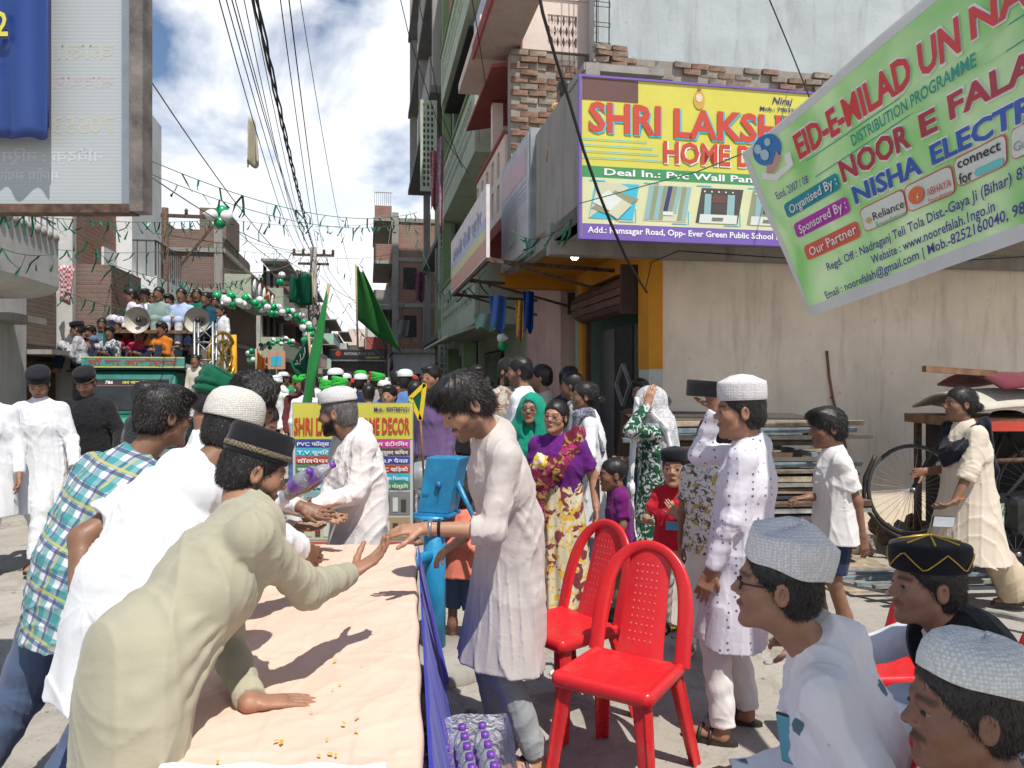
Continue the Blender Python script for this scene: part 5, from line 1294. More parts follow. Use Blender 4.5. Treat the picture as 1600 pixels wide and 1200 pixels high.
def uniq(label, words):
    _wc[label] = _wc.get(label, -1)+1; k = _wc[label]; return words[min(k, len(words)-1)]+' '+label if k < len(words) else label
ORD = ['first', 'second', 'third', 'fourth', 'fifth', 'sixth', 'seventh', 'eighth', 'ninth', 'tenth']
def wire(label, pts, r, name='overhead_wire', mat=None, group='overhead wires running along the street'):
    o = MB().tube(pts, r, 5).build(name, mat or WIRE); return tag(o, label, 'wire', group)
top2 = P(490, 386, 30)
for i, (px, D, dx, dy, r, s) in enumerate(((330,6,-18,5,.006,.5),(341,6.4,-8,6,.006,.45),(350,6.8,-4,2,.007,.4),(356,7.2,0,6,.006,.5),(372,7.5,-14,0,.006,.45),(384,8,-6,2,.006,.4),(432,9,6,-2,.008,.3),(446,9.6,14,-4,.010,.3),(462,10,60,40,.006,.5))):
    e = P(490+dx, 390+dy, 30); wire(ORD[i]+' thin wire from the left fanning up from the centre pole' if i < 6 else ORD[i-6]+' wire to the right of the thick bundle above the street', sag(P(px, -45, D), e, s), r)
b1 = sag(P(390, -45, 7), top2, .25, 30); r_ = random.Random(3)
CBR_ = empty('cable_bundle', b1[0], 0, 'thick twisted black cable bundle running down to the centre pole', 'cable')
for q in range(3): MB().tube([p-b1[0]+Vector((.03*cos(i*1.3+q*2.1), 0, .03*sin(i*1.3+q*2.1))) for i, p in enumerate(b1)], .013, 5).build('strand', WIRE, CBR_)
for pts, lb_ in (((P(619,-30,9), P(640,60,10), P(690,210,11.5), P(733,272,12.4)), 'black wire sagging past the green house down from the sky'), ((P(648,-30,9), P(690,180,11), P(722,262,12)), 'second wire dropping across the green house front'),
        ((P(732,-30,8), P(745,40,8.6), P(760,140,9.6)), 'short wire crossing the pink soffit'), ((P(1190,-30,6), P(1236,80,6.5), P(1268,160,5.7)), 'single wire crossing the pale grey upper wall'),
        ((P(1008,455,7.4), P(1018,410,7.6), P(1060,392,7.1), P(1250,405,7.3), P(1420,412,7.5), P(1620,400,7.6)), 'thin cable clipped along the top of the off-white wall')):
    wire(lb_, pts, .006)
wire('thick black cable hanging in front of the yellow shop board', [P(836,-40,4.9), P(848,20,5.0), P(868,90,5.15), P(890,160,5.3), P(912,235,5.45), P(935,300,5.6), P(955,350,5.7), P(978,402,6.2), P(1000,440,6.9), P(1011,457,7.4)], .012, 'thick_cable')
for kk_, (a, c_, s) in enumerate((((95,478,17),(490,452,30),.3), ((95,482,16),(280,420,22),.2), ((345,335,19),(480,430,30),.3), ((350,420,22),(486,392,30),.4), ((218,100,9),(470,420,30),.4), ((215,262,10),(470,392,30),.3), ((500,400,30),(620,520,22),.4), ((500,430,30),(640,470,20),.5), ((505,420,30),(600,560,24),.3))):
    wire(['pale wire from the left brick house to the centre pole','pale wire from the left brick house up to the steel pole','slack wire from steel pole end to centre pole','slack wire under the balloons to the centre pole','high slack wire emerging beside the hoarding','second slack wire emerging beside the hoarding','slack wire from centre pole to the far right crowd','slack wire from centre pole to the green house','slack wire from centre pole to the small far lorry'][kk_], sag(P(*a), P(*c_), s), .010, mat=plain('grey_wire', (.2,.2,.19), .6), group='slack service wires across the street')
rg = MB(); 
def ragpt(i, j): return P(393+(j)*(-10+20*i)+2*sin(9*i), 186+72*j+3*sin(12*i)*j, 11)+Vector((0, .1*sin(8*i+2*j), 0))
rg.grid(ragpt, 14, 12); ro = rg.build('hanging_rag', cloth('beige_rag', (.42,.37,.28))); solid(ro, .01); tag(ro, 'tattered beige cloth caught on the overhead wires', 'cloth')
# ------------------------------------------------------------------ bunting
FOIL = plain('green_foil', (.01,.17,.09), .35, .1, var=.5, scale=5)
STR = plain('thin_string', (.05,.15,.08), .8)
def bunting(label, a, c_, s, step=.42, ln=.3, seed=1):
    pts = sag(P(*a), P(*c_), s, 24); r_ = random.Random(seed); root = empty('ribbon_bunting', pts[0], 0, label, 'bunting', 'green foil ribbon strings across the street'); o = pts[0]
    MB().tube([p-o for p in pts], .005, 4).build('string', STR, root)
    L_ = (pts[-1]-pts[0]).length; n = int(L_/step); b = MB()
    for i in range(n):
        f_ = (i+r_.uniform(.2,.8))/n*24; k_ = min(23, int(f_)); p = pts[k_].lerp(pts[k_+1], f_-k_)-o
        for q in range(r_.choice((1,1,2))):
            l = ln*r_.uniform(.5,1.25); a_ = r_.uniform(-.8,.8); w_ = .016; x = Vector((r_.uniform(-.3,1), r_.uniform(-1,1), 0)).normalized()*w_
            v1 = Vector((sin(a_)*l*.5, r_.uniform(-.05,.05), -cos(a_)*l*.5)); a_ += r_.uniform(-.7,.7); v2 = v1+Vector((sin(a_)*l*.5, 0, -cos(a_)*l*.5)); a_ += r_.uniform(-1,1)
            y = Vector((x.y, -x.x, .01))
            b.add([p-x, p+x, p+v1+x, p+v1-x, p+v2+y, p+v2-y], [(0,1,2,3),(3,2,4,5)])
    tag(b.build('ribbons', FOIL, root), kind='stuff')
bunting('ribbon bunting highest across the open sky', (212,241,8), (652,332,16), .35, .42, .24, 1)
bunting('ribbon bunting along the underside of the hoarding to the steel pole', (-20,332,9), (345,342,19), .1, .3, .3, 2)
bunting('ribbon bunting from the steel pole across the sky at pole height', (340,340,18), (605,346,26), .2, .7, .45, 3)
bunting('ribbon bunting in front of the cream balcony', (-30,372,8.5), (90,395,10), .1, .3, .26, 4)
bunting('ribbon bunting over the brown brick wall', (90,390,13), (345,378,20), .15, .45, .32, 5)
bunting('ribbon bunting falling across the left brick houses', (110,352,12), (340,460,22), .6, .4, .36, 6)
bunting('lower ribbon bunting between the centre pole and the steel pole', (345,362,19), (620,395,26), .4, .7, .4, 7)
bunting('ribbon bunting on the lower sky left of the centre pole', (340,385,22), (490,388,30), .2, .7, .4, 8)
bunting('ribbon bunting from the centre pole to the brick building', (500,395,30), (640,440,34), .7, .7, .5, 9)
bunting('ribbon bunting draped over the green house base', (640,330,16), (760,420,11), .9, .35, .25, 10)
bunting('ribbon bunting across the far facades on the left', (355,430,25), (500,470,32), .8, .6, .45, 12)
bunting('ribbon bunting low over the far street', (505,470,32), (650,520,28), .8, .6, .45, 13)
bunting('ribbon bunting just under the highest string across the sky', (212,262,9), (648,345,18), .4, .45, .26, 15)
bunting('ribbon bunting hanging close above the truck riders', (180,415,13), (400,430,24), .3, .3, .3, 16)
bunting('ribbon bunting over the small lorry', (505,448,28), (665,455,30), .8, .6, .5, 17)
bunting('ribbon bunting along the left brick fronts', (100,455,12), (330,478,21), .3, .35, .32, 18)
bunting('ribbon bunting strung from the corner parapet', (800,360,8), (905,330,6.2), .15, .25, .2, 14)
# ------------------------------------------------------------------ balloons
def rubber(n, c): 
    m = plain(n, c, .25, var=.05); return m
B_G = rubber('green_balloon_rubber', (.01,.36,.12)); B_W = rubber('white_balloon_rubber', (.74,.76,.76))
bme = {}
def balloon_me(m_):
    if m_.name not in bme:
        prof = [(.001,-.17),(.018,-.165),(.012,-.15),(.06,-.11),(.11,-.05),(.13,.01),(.12,.07),(.085,.11),(.04,.135),(.001,.14)]
        bme[m_.name] = MB().lathe(prof, n=12).mesh('balloon', m_)
    return bme[m_.name]
def garland(label, pxs, D0_, D1_, cat='balloon garland', name='balloon_garland', size=1.0, seed=1, top=False):
    r_ = random.Random(seed); n = len(pxs); o = P(pxs[0][0], pxs[0][1], D0_)
    root = empty(name, o, 0, label, cat); pts = []
    for i, q in enumerate(pxs):
        D = D0_+(D1_-D0_)*i/max(1, n-1); p = P(q[0], q[1], D); pts.append(p-o)
        k_ = 3 if len(q) < 3 else q[2]
        for j in range(k_):
            ob = link('balloon', balloon_me(B_G if (i+j) % 2 else B_W), None, root); a = 2*pi*j/k_+i
            ob.location = p-o+Vector((cos(a), r_.uniform(-1,1), sin(a)))*.13*size*(1 if k_ > 1 else 0); ob.rotation_euler = (r_.uniform(-2,2), r_.uniform(-2,2), 0); ob.scale = (size,)*3
    MB().tube(pts if len(pts) > 1 else [pts[0], pts[0]+Vector((0,0,.4))], .008, 4).build('string', STR, root)
garland('white and green balloon garland swooping from the truck towards the centre pole', [(345,470),(357,468),(368,472),(378,470),(390,472),(402,474),(413,479),(424,484),(436,486),(447,490),(458,492),(468,496)], 19, 27, size=.9, seed=2)
garland('green balloon garland hanging beside the centre pole down to the flags', [(478,508),(483,518),(480,528),(484,538),(486,548),(484,558),(482,566)], 26, 26, size=.95, seed=3)
garland('small far balloon garland between the left houses', [(410,542),(419,540),(428,534),(438,534),(448,532),(456,536)], 34, 34, size=.8, seed=4)
garland('three balloons tied to the end of the steel crossarm', [(343,338,4)], 17.5, 17.5, 'balloon cluster', 'balloon_cluster', 1.1, 5)
garland('two green balloons floating above the far street', [(440,430,1),(438,441,1)], 24, 24, 'balloon cluster', 'balloon_cluster', .9, 7)
garland('balloon bunch of green and white on the far left shop front', [(392,562,4),(392,552,3)], 26, 26, 'balloon cluster', 'balloon_cluster', .7, 8)
garland('green balloon with a white one hung at the mint pillar', [(785,528,1),(786,540,1)], 11.5, 11.5, 'balloon cluster', 'balloon_cluster', .6, 9)
# ------------------------------------------------------------------ flags
def flag(name, label, pole_pts, corners, D, col, text=None, tm=None, wav=.05, r=.02, nu=16, nvv=10, pm=None, Dc=None):
    o = P(pole_pts[0][0], pole_pts[0][1], D); root = empty(name, o, 0, label, 'flag')
    MB().tube([P(x, y, D if len(q) < 1 else q[0])-o for x, y, *q in pole_pts], r, 6).build('flagpole', pm or plain('bamboo', (.35,.27,.15), .6), root)
    c = [P(x, y, D+.1*i)-o for i, (x, y) in enumerate(corners)]
    def fp(i, j): p = c[0].lerp(c[1], i).lerp(c[3].lerp(c[2], i), j); return p+Vector((0, wav*D/10*sin(9*i+3*j)*i, wav*D/14*sin(7*i+2*j)*i))
    b = MB(); b.grid(fp, nu, nvv); so = b.build('cloth', col, root); solid(so, .01)
    if text:
        V, Fc = text_fit(text, .25, .85, .62, .2, .01); link('lettering', _pd('l', [fp(x, 1-y)+Vector((0,-.03,0)) for x, y in V], Fc), tm, root)
    return root
GF = cloth('flag_green', (.04,.22,.05), trans=.5); GD = cloth('flag_dark_green', (.008,.11,.06), trans=.2)
flag('tall_flag', 'long green pennant flag trailing down from a tall bamboo pole', [(556,413),(559,542)], [(557,415),(566,424),(629,556),(559,500)], 15, GF, wav=.06)
flag('square_flag', 'square dark green flag beside the centre pole', [(488,425),(489,485)], [(488,429),(455,430),(453,476),(489,477)], 22, GD, wav=.05)
flag('script_flag', 'dark green flag with white script waving above the crowd', [(482,520),(492,640)], [(484,525),(452,568),(466,592),(488,572)], 11, GD, 'الله', I_WHT, wav=.05)
flag('tricolour_flag', 'saffron and white tricolour flag held in the far crowd', [(400,545),(402,640)], [(399,549),(415,558),(416,580),(402,578)], 13, cloth('saffron', (.75,.22,.05), trans=.2))
flag('white_flag', 'small plain white flag next to the tricolour', [(407,548),(413,640)], [(407,550),(418,572),(410,582),(404,560)], 13.5, cloth('flag_white', (.75,.75,.78), trans=.2))
flag('small_flag', 'tiny orange flag on the left house roof line', [(420,455),(422,480)], [(421,460),(406,464),(408,474),(422,472)], 30, cloth('orange_cloth', (.7,.25,.05)))
# furled flag leaning over the crowd
fg = MB(); pts = [P(512,448,6.2), P(506,480,6.1), P(498,530,6.0), P(487,590,5.85), P(478,640,5.8)]
def furl(i, j):
    k_ = min(3, int(j*4)); p = pts[k_].lerp(pts[k_+1], j*4-k_); w_ = .006+.032*min(1, j*1.6)*(1-.15*sin(j*9)); a = 2*pi*i
    return p+Vector((w_*cos(a)*(1+.25*sin(3*a+6*j)), w_*sin(a), w_*.2*cos(a)))
fr = empty('furled_flag', pts[-1], 0, 'dark green furled flag on a leaning pole behind the yellow board', 'flag'); o = pts[-1]
fg.grid(lambda i, j: furl(i, j)-o, 18, 30); fg.build('furled_cloth', cloth('furled_green', (.012,.14,.03)), fr); MB().tube([P(514,444,6.2)-o, P(470,720,5.75)-o], .014, 6).build('flagpole', plain('bamboo', (.35,.27,.15), .6), fr)
# placard far away and yellow triangle frame
pc_ = empty('placard', P(432,565,14), 0, 'small orange and blue placard held up in the far crowd', 'placard'); o = P(432,565,14)
MB().box(-.16,.16,0,.02,-.14,.2).build('panel', ink('placard_orange', (.55,.3,.2)), pc_); MB().box(-.1,.1,-.004,-.001,-.08,.1).build('panel_print', I_CYAN, pc_); MB().tube([(0,.01,-.14),(0,.01,-.9)], .012, 6).build('stick', WOOD, pc_)
yt = empty('triangle_frame', P(655,640,5.6), 0, 'yellow triangular flag frame with green and blue cloth inside, over the crowd', 'flag'); o = P(655,640,5.6)
ta, tb_, tc_ = P(664,600,5.6)-o, P(641,622,5.6)-o, P(657,656,5.6)-o
YW = cloth('yellow_cloth', (.70,.52,.03))
for q, (a, c_) in enumerate(((ta,tb_),(tb_,tc_),(tc_,ta))): MB().bar(a, c_, .03, .012, up=(0,1,0)).build('edge', YW, yt)
MB().add([ta*.7+tb_*.3, tb_, tc_], [(0,1,2)]).build('cloth', GD, yt)
MB().tube([tc_, tc_+Vector((.03,0,-.5))], .01, 6).build('stick', WOOD, yt)

# ------------------------------------------------------------------ table
A0, A1, B0, B1 = (-.80,1.35), (-.15,1.35), (-1.18,3.93), (-.50,3.93)       # near left, near right, far left, far right
TB = empty('table', (-.65,2.6,0), 0, 'long folding table under the pink cloth in the foreground', 'table'); to = Vector((-.65,2.6,0))
def tpt(i, j, z=0):
    return Vector((A0[0]+(A1[0]-A0[0])*i, A0[1], z)).lerp(Vector((B0[0]+(B1[0]-B0[0])*i, B0[1], z)), j)
tp_ = [tpt(.03,.01,.70)-to, tpt(.97,.01,.70)-to, tpt(.97,.99,.70)-to, tpt(.03,.99,.70)-to]
MB().hexa(tp_+[p+Vector((0,0,.035)) for p in tp_]).build('tabletop', WOOD, TB)
for i in (.08, .92):
    for j in (.05, .48, .95): MB().bar(tpt(i,j,0)-to, tpt(i,j,.70)-to, .03).build('leg', STEEL, TB)
def height_noise(x, y): return .0022*sin(23*x+7*sin(3*y))+.002*sin(9*y+4*sin(7*x))+.0035*(1-abs(sin(13*x-8*y+2*sin(5*y))))**3+.0035*(1-abs(sin(6*x+9*y+1.5*sin(9*x))))**4+.003*(1-abs(sin(31*x-4*y+sin(14*y))))**3+.004*max(0,1-abs(((y-1.42) % .62)-.31)/.012)+.003*max(0,1-abs(x+.62+.12*(y-2))/.01)
PINKC = cloth('salmon_tablecloth', (.72,.49,.39), rough=.95)
def clothpt(i, j):
    p = tpt(i, j, .745); h_ = height_noise(p.x, p.y)
    if j < .35: h_ += .010*max(0, sin(i*20+5*sin(j*9)))*max(0,(.35-j))/.35*(i > .75)
    p.z += h_; e = max(0, i-.985)/.015; e2 = max(0, .012-i)/.012
    p.x += .003*sin(j*40)*(e > 0)-.03*e2; p.z -= .03*e+.10*e2; return p
b = MB(); b.grid(clothpt, 90, 220); tc1 = b.build('tablecloth', PINKC); solid(tc1, .004); tag(tc1, 'creased salmon pink cloth spread over the long table', 'tablecloth')
BLUE = cloth('royal_blue_cloth', (.028,.033,.36))
b = MB()
def skirt(i, j):
    p = tpt(1.0, i, .738); out_ = Vector((1,.14,0)).normalized(); fold_ = .022*sin(i*46+2*sin(i*13))*j+.012*sin(i*90)*j
    p += out_*(.012+.13*j+fold_+.10*j*max(0,.55-i)); p.z = .738-.70*j; return p
b.grid(skirt, 160, 14); sk1 = b.build('table_skirt', BLUE); solid(sk1, .004)
b = MB(); b.grid(lambda i, j: tpt(.0, i, .733-.69*j)+Vector((-.012-.05*j-.02*sin(i*50)*j, 0, 0)), 120, 8); o_ = b.build('table_skirt', BLUE); solid(o_, .004); tag(o_, 'blue skirt cloth on the side of the table where the men lean', 'cloth')
tag(sk1, 'royal blue skirt cloth hanging down the right side of the table', 'cloth')
PETAL = plain('marigold_petal', (.75,.38,.02), .7)
b = MB(); r_ = random.Random(8)
for i in range(30):
    u_ = r_.gauss(.55,.16); v_ = abs(r_.gauss(.13,.09)); p = tpt(min(.95,max(.1,u_)), min(.6,v_), .757); a = r_.uniform(0,6.3); s_ = r_.uniform(.004,.010); x = Vector((cos(a),sin(a),.2))*s_; y = Vector((-sin(a),cos(a),0))*s_*.6
    b.add([p-x,p-y,p+x,p+y+Vector((0,0,.003))], [(0,1,2,3)])
tag(b.build('marigold_petals', PETAL), 'orange marigold petals scattered on the near end of the pink cloth', 'petals', kind='stuff')
# paper banner edge lying at the near end of the table
o_ = MB().grid(lambda i, j: tpt(.12+.75*i, .115-.09*j, .765+.004*sin(i*20)), 20, 4).build('paper_banner', I_WHT); tag(o_, 'white printed paper strip lying across the near end of the table', 'paper')
print_on(o_, [('lettering', text_fit('SHIV . . . .', .0, .5, 0, .03, .02), I_MAG)], lambda x, y, l: tuple(tpt(.25+x, .06+y, .775)), z=0)
# ------------------------------------------------------------------ shrink-wrapped bottles
FILM = bpy.data.materials.new('clear_film'); FILM.use_nodes = True; t_ = FILM.node_tree; b_ = t_.nodes['Principled BSDF']
b_.inputs['Base Color'].default_value = (.9,.92,.95,1); b_.inputs['Roughness'].default_value = .12; b_.inputs['Alpha'].default_value = .62; b_.inputs['Specular IOR Level'].default_value = .8
bump(t_, b_, noise(t_, coords(t_), 22, 4, .6, 1), 1.0, .03)
CLEAR = bpy.data.materials.new('clear_bottle'); CLEAR.use_nodes = True; b_ = CLEAR.node_tree.nodes['Principled BSDF']; b_.inputs['Base Color'].default_value = (.80,.84,.90,1); b_.inputs['Roughness'].default_value = .08; b_.inputs['Transmission Weight'].default_value = .75; b_.inputs['IOR'].default_value = 1.2
CAPM = plain('purple_cap', (.16,.05,.36), .35)
bm_ = MB().lathe([(.001,0),(.028,0),(.031,.01),(.031,.06),(.028,.065),(.031,.07),(.031,.12),(.027,.15),(.012,.175),(.012,.185)], n=12).mesh('bottle', CLEAR); cm_ = MB().lathe([(.014,.180),(.0145,.195),(.001,.196)], n=12).mesh('cap', CAPM)
lm_ = MB().lathe([(.0315,.07),(.0315,.115)], n=12).mesh('label', plain('purple_label', (.25,.12,.5), .5))
BP = empty('bottle_pack', (-.19,2.50,0), radians(10), 'shrink-wrapped pack of small water bottles with purple caps under the table edge', 'bottle pack')
for lay in (0, 1):
    for i in range(5):
        for j in range(7):
            if lay and (i > 3 or j > 4): continue
            o = link('bottle', bm_, None, BP); o.location = (.07*i-.1, .07*j-.15, .005+.2*lay); c_ = link('cap', cm_, None, o); l_ = link('label', lm_, None, o)
wm = MB()
def wrap(i, j): a = 2*pi*i; c, s_ = cos(a), sin(a); q = max(abs(c), abs(s_)); k_ = (.25-.03*j if True else 0); return (.02+c/q**.8*k_*.95+.01*sin(17*i+5*j), .05+s_/q**.8*k_*1.15+.012*sin(23*i),   .01+.36*j*(.8+.2*sin(a*1.5))+.012*sin(31*i))
wm.grid(wrap, 48, 12); wm.build('plastic_wrap', FILM, BP)
# ------------------------------------------------------------------ red plastic chairs
REDPL = bpy.data.materials.new('red_plastic'); REDPL.use_nodes = True; t_ = REDPL.node_tree; b_ = t_.nodes['Principled BSDF']
c_ = mixc(t_, ramp(t_, noise(t_, coords(t_), 9, 6, .7), .55, .75, (0,0,0), (.7,.7,.7)), (.60,.018,.022), (.47,.075,.07)); c_ = mixc(t_, ramp(t_, noise(t_, coords(t_, (1,1,6)), 30, 4, .7), .68, .74, (0,0,0), (.4,.4,.4)), c_, (.7,.3,.28))
t_.links.new(c_, b_.inputs['Base Color']); t_.links.new(ramp(t_, noise(t_, coords(t_), 14, 6, .75), .35, .7, (.22,)*3, (.5,)*3), b_.inputs['Roughness']); b_.inputs['Specular IOR Level'].default_value = .5; b_.inputs['Subsurface Weight'].default_value = .08
bump(t_, b_, noise(t_, coords(t_), 60, 3), .05, .003)
def chair_parts():
    h = .006; out_ = []
    # chair looks towards -y in its own space
    seat = [bx_((0,0,.425), (.20,.19,.012), None, .012, .02), rc((-.185,-.195,.415), (.185,-.195,.415), .016, .016, .03, (0,0,1), 1.6), rc((-.20,-.18,.415), (-.19,.17,.42), .014, .014, .02, (0,0,1), 1.8), rc((.20,-.18,.415), (.19,.17,.42), .014, .014, .02, (0,0,1), 1.8),
            el((0,-.01,.46), (.16,.15,.035), None, .02, 's')]
    out_.append(('seat', seat))
    def arch(q):   # half loop of the back: q 0..1
        a = pi*q; w_ = .195-.015*sin(a); z = .43+.45*sin(a)**.45; return nv((-w_*cos(a)*(1 if True else 1), .165+.14*((z-.43)/.47)**1.1, z))
    bk_ = MB(); P_ = [Vector(arch(i/40)) for i in range(41)]; n_ = 14; vs = []
    for i, p in enumerate(P_):
        d = (P_[min(40,i+1)]-P_[max(0,i-1)]).normalized(); dep = Vector((0,1,0)); dep = (dep-d*dep.dot(d)).normalized(); bi = d.cross(dep); fl = 1+.5*abs(cos(pi*i/40))**3
        for j in range(n_): a = 2*pi*j/n_; ca, sa = cos(a), sin(a); vs.append(p+bi*(.023*fl*abs(ca)**.7*(1 if ca > 0 else -1))+dep*(.012*abs(sa)**.8*(1 if sa > 0 else -1)))
    bk_.add(vs, [(i*n_+j, i*n_+(j+1)%n_, (i+1)*n_+(j+1)%n_, (i+1)*n_+j) for i in range(40) for j in range(n_)], True)
    def sp(i, j, off): f_ = .44*j/.47; hw = .105-.03*j+.02*j*j; return (hw*(2*i-1), .170+.14*f_**1.1+.016*sin(pi*j)-.012*(2*i-1)**2*-1+off, .43+.44*j)
    bk_.grid(lambda i, j: sp(i, j, -.004), 12, 24); bk_.grid(lambda i, j: sp(1-i, j, .004), 12, 24)
    for ee in (0, 1): bk_.grid(lambda i, j: sp(ee, j, (-.004+.008*i)*(1 if ee == 0 else -1)), 1, 24)
    for sx__, sy_ in ((-1,-1),(1,-1),(-1,1),(1,1)):
        t0 = nv((.178*sx__, -.172 if sy_ < 0 else .168, .42)); t1 = nv((.225*sx__, -.215 if sy_ < 0 else .27, .002))
        out_.append(('leg', [rc(t0+nv((-.02*sx__,0,0)), t1+nv((-.012*sx__,0,0)), .009, .007, .006, (1,0,0), 4.2, fb=True), rc(t0+nv((0,-.022*sy_,0)), t1+nv((0,-.014*sy_,0)), .009, .007, .006, (0,1,0), 4.2, fb=True)]))
    res = [('backrest', bk_.mesh('backrest', REDPL))]
    for nm, q in out_:
        V, Q = sdf_mesh(q, .0055 if nm != 'leg' else .0055); res.append((nm, mesh_np(nm, V, Q, True, [REDPL])))
    # small holes in the splat follow as flat pale dots
    return res
_CH = chair_parts()
HOLE_LIGHT = MB()
for i in range(5):
    for k_ in range(11):
        z = .50+.030*k_; f_ = (z-.43)/.47; HOLE_LIGHT.lathe([(.0001,0),(.004,0)], ((-.05+.025*i)*(1-.12*f_), .158+.14*f_**1.1+.02*sin(pi*f_), z), 6, R=Matrix.Rotation(pi/2, 3, 'X'))
HM = HOLE_LIGHT.mesh('pinhole_light_dots', plain('pinhole_light', (.75,.35,.33), .6))  # pale discs for the holes, light through them put into the colour
def chair(label, x, y, yaw, sc=1.0):
    r = empty('plastic_chair', (x, y, 0), radians(yaw), label, 'chair', 'red moulded plastic chairs')
    r.scale = (sc,)*3
    for nm, me in _CH:
        o = link(nm, me, None, r)
        if nm == 'backrest': tag(link('pinhole_light_dots', HM, None, o), kind='stuff')
    return r
c2 = chair('empty red plastic chair standing nearest the camera, white sticker on its back', .44, 3.05, -33)
c1 = chair('empty red plastic chair standing behind and left of the nearest empty one', .25, 3.62, -52)
st = MB().lathe([(.0001,0),(.012,0)], (0,0,0), 9, R=Matrix.Rotation(pi/2-.25, 3, 'X')).build('sticker', I_WHT, c2); st.location = (-.186,.225,.62)
chair('red plastic chair under the seated man with the tall white cap', .72, 1.72, -100)
chair('red plastic chair empty between the seated men and the schoolboy', 1.50, 3.15, -88)
chair('red plastic chair under the seated man with the black and gold cap', 1.62, 2.35, -70)
chair('red plastic chair under the man with the ribbed cap at the lower right corner', 1.12, 1.22, -80)

# ------------------------------------------------------------------ standing poster board
DB = 4.9
PB = empty('poster_board', P(551, HY, DB)+Vector((0,0,-1.6)), radians(0), 'standing yellow poster board reading SHRI LAKSHMI HOME DECOR behind the table', 'poster board'); po = PB.location.copy()
def qx(px): return (px-800)/F*DB-po.x
def qz(py): return 1.6+(HY-py)/F*DB
def qq(x, y, l=.003): return (x, -l, y)
MB().box(qx(457), qx(646), 0, .02, .22, qz(629)).build('backing', STEEL, PB)
for px in (460, 643): MB().bar((qx(px),.012,0),(qx(px),.012,.24),.025).build('leg', STEEL, PB)
def pr(nm, x0, y0, x1, y1, m_, l=.003): print_on(PB, [(nm, rectp(qx(x0), qz(y1), qx(x1), qz(y0)), m_)], qq, z=l)
pr('paper', 458, 630, 645, 905, ink('paper_grey', (.55,.56,.55)), .003); pr('yellow_header', 458, 630, 645, 686, I_YEL, .006)
def pt_(s_, x0, x1, yb, hh, m_, bold=.02, l=.012): print_on(PB, [('lettering', text_fit(s_, qx(x0), qx(x1), qz(yb), hh/F*DB, bold), m_)], qq, z=l)
pt_('Mob.: 9097887621', 585, 640, 643, 7, I_NAVY); pt_('SHRI LAKSHMI', 460, 553, 678, 25, I_RED, .03); pt_('HOME DECOR', 558, 641, 677, 24, I_RED, .03)
cols3 = [(462,518),(522,579),(583,641)]
rows = [[('PVC फॉल्स',I_BLUE),('T.V यूनिट',I_CYAN),('वॉलपेपर',I_RED),('किचन',I_GRN),('सीलिंग',I_MAG),('पैनल',I_CYAN)],
        [('डिजाइन',I_GRN),('पर्दा',I_PUR),('ग्लास',I_MAG),('दरवाजा',I_BLUE),('लाइट',I_RED),('फर्श',I_CYAN)],
        [('रूम इंटीरियर',I_MAG),('मॉड्यूलर किचन',I_BRN),('P.O.P पैनल',I_BLUE),('P.V.C खिड़की',I_RED),('Wooden Flooring',I_CYAN),('कार्निस मोल्डिंग',I_GRN)]]
for ci, (x0, x1) in enumerate(cols3):
    for ri in range(6):
        yt_ = 687+13.2*ri; pr('service_box', x0, yt_, x1, yt_+11.5, rows[ci][ri][1], .006); pt_(rows[ci][ri][0], x0+3, x1-3, yt_+9.4, 5.6, I_WHT, .02)
    for k_, (y0, y1) in enumerate(((768,804),(808,843))):
        pr('picture', x0, y0, x1, y1, [pc[4], pc[1], ink('pic_grey', (.22,.23,.22))][ci] if k_ == 0 else [pc[0], ink('pic_tan', (.38,.27,.15)), ink('pic_wood', (.40,.30,.18))][ci], .006)
        for q in range(4): pr('picture_panel', x0+5+q*13, y0+6+3*((q*7+ci) % 3), x0+13+q*13, y1-5, [pc[2], pc[3], pc[0], I_BRN][(q+ci+k_) % 4], .009)
pr('red_footer', 458, 846, 645, 880, ink('footer_red', (.55,.12,.08)), .006)
# ------------------------------------------------------------------ hand pump
HPm = plain('pump_blue_paint', (.02,.26,.50), .35, var=.15, scale=8, bmp=.15, dirt=(.05,.12,.2))
hb = P(690, HY, 4.35); HP = empty('hand_pump', (hb.x, hb.y, 0), radians(-20), 'blue painted hand pump with slanted head box behind the table', 'hand pump')
MB().tube([(-.06,0,0),(-.06,0,.85)], .085, 18).build('pump_column', HPm, HP)
MB().lathe([(.16,0),(.16,.015),(.001,.016)], (-.06,0,.84), 20).lathe([(.13,0),(.13,.02),(.09,.02)], (-.06,0,.02), 20).build('flange', HPm, HP)
hz0 = .87
b = MB(); x0, x1 = -.17, .09; k_ = .08
b.hexa([(x0,-.08,hz0),(x1,-.08,hz0),(x1,.10,hz0),(x0,.10,hz0),(x0+k_,-.08,hz0+.33),(x1+k_*1.0+.02,-.08,hz0+.33),(x1+k_+.02,.10,hz0+.33),(x0+k_,.10,hz0+.33)]); bevel(b.build('head_box', HPm, HP), .008)
MB().box(x0-.02,x1+.02,-.10,.12,hz0-.015,hz0).build('head_flange', HPm, HP)
b = MB(); b.lathe([(.001,0),(.022,0),(.022,.02),(.001,.025)], (.02,-.081,hz0+.17), 14, R=Matrix.Rotation(pi/2,3,'X')); b.add([(.005,-.084,hz0+.16),(.035,-.084,hz0+.16),(.005,-.084,hz0+.05)], [(0,1,2)]); b.build('pivot_bolt', plain('pump_blue_dark', (.015,.14,.30), .4), HP)
MB().box(-.12,-.07,-.084,-.081,hz0+.10,hz0+.115).build('name_slot', plain('pump_blue_dark', (.015,.14,.30), .4), HP)
MB().tube([(.12,.0,hz0+.2),(.26,.02,hz0-.02),(.36,.04,hz0-.35)], [.022,.016,.016], 10).build('handle', HPm, HP)
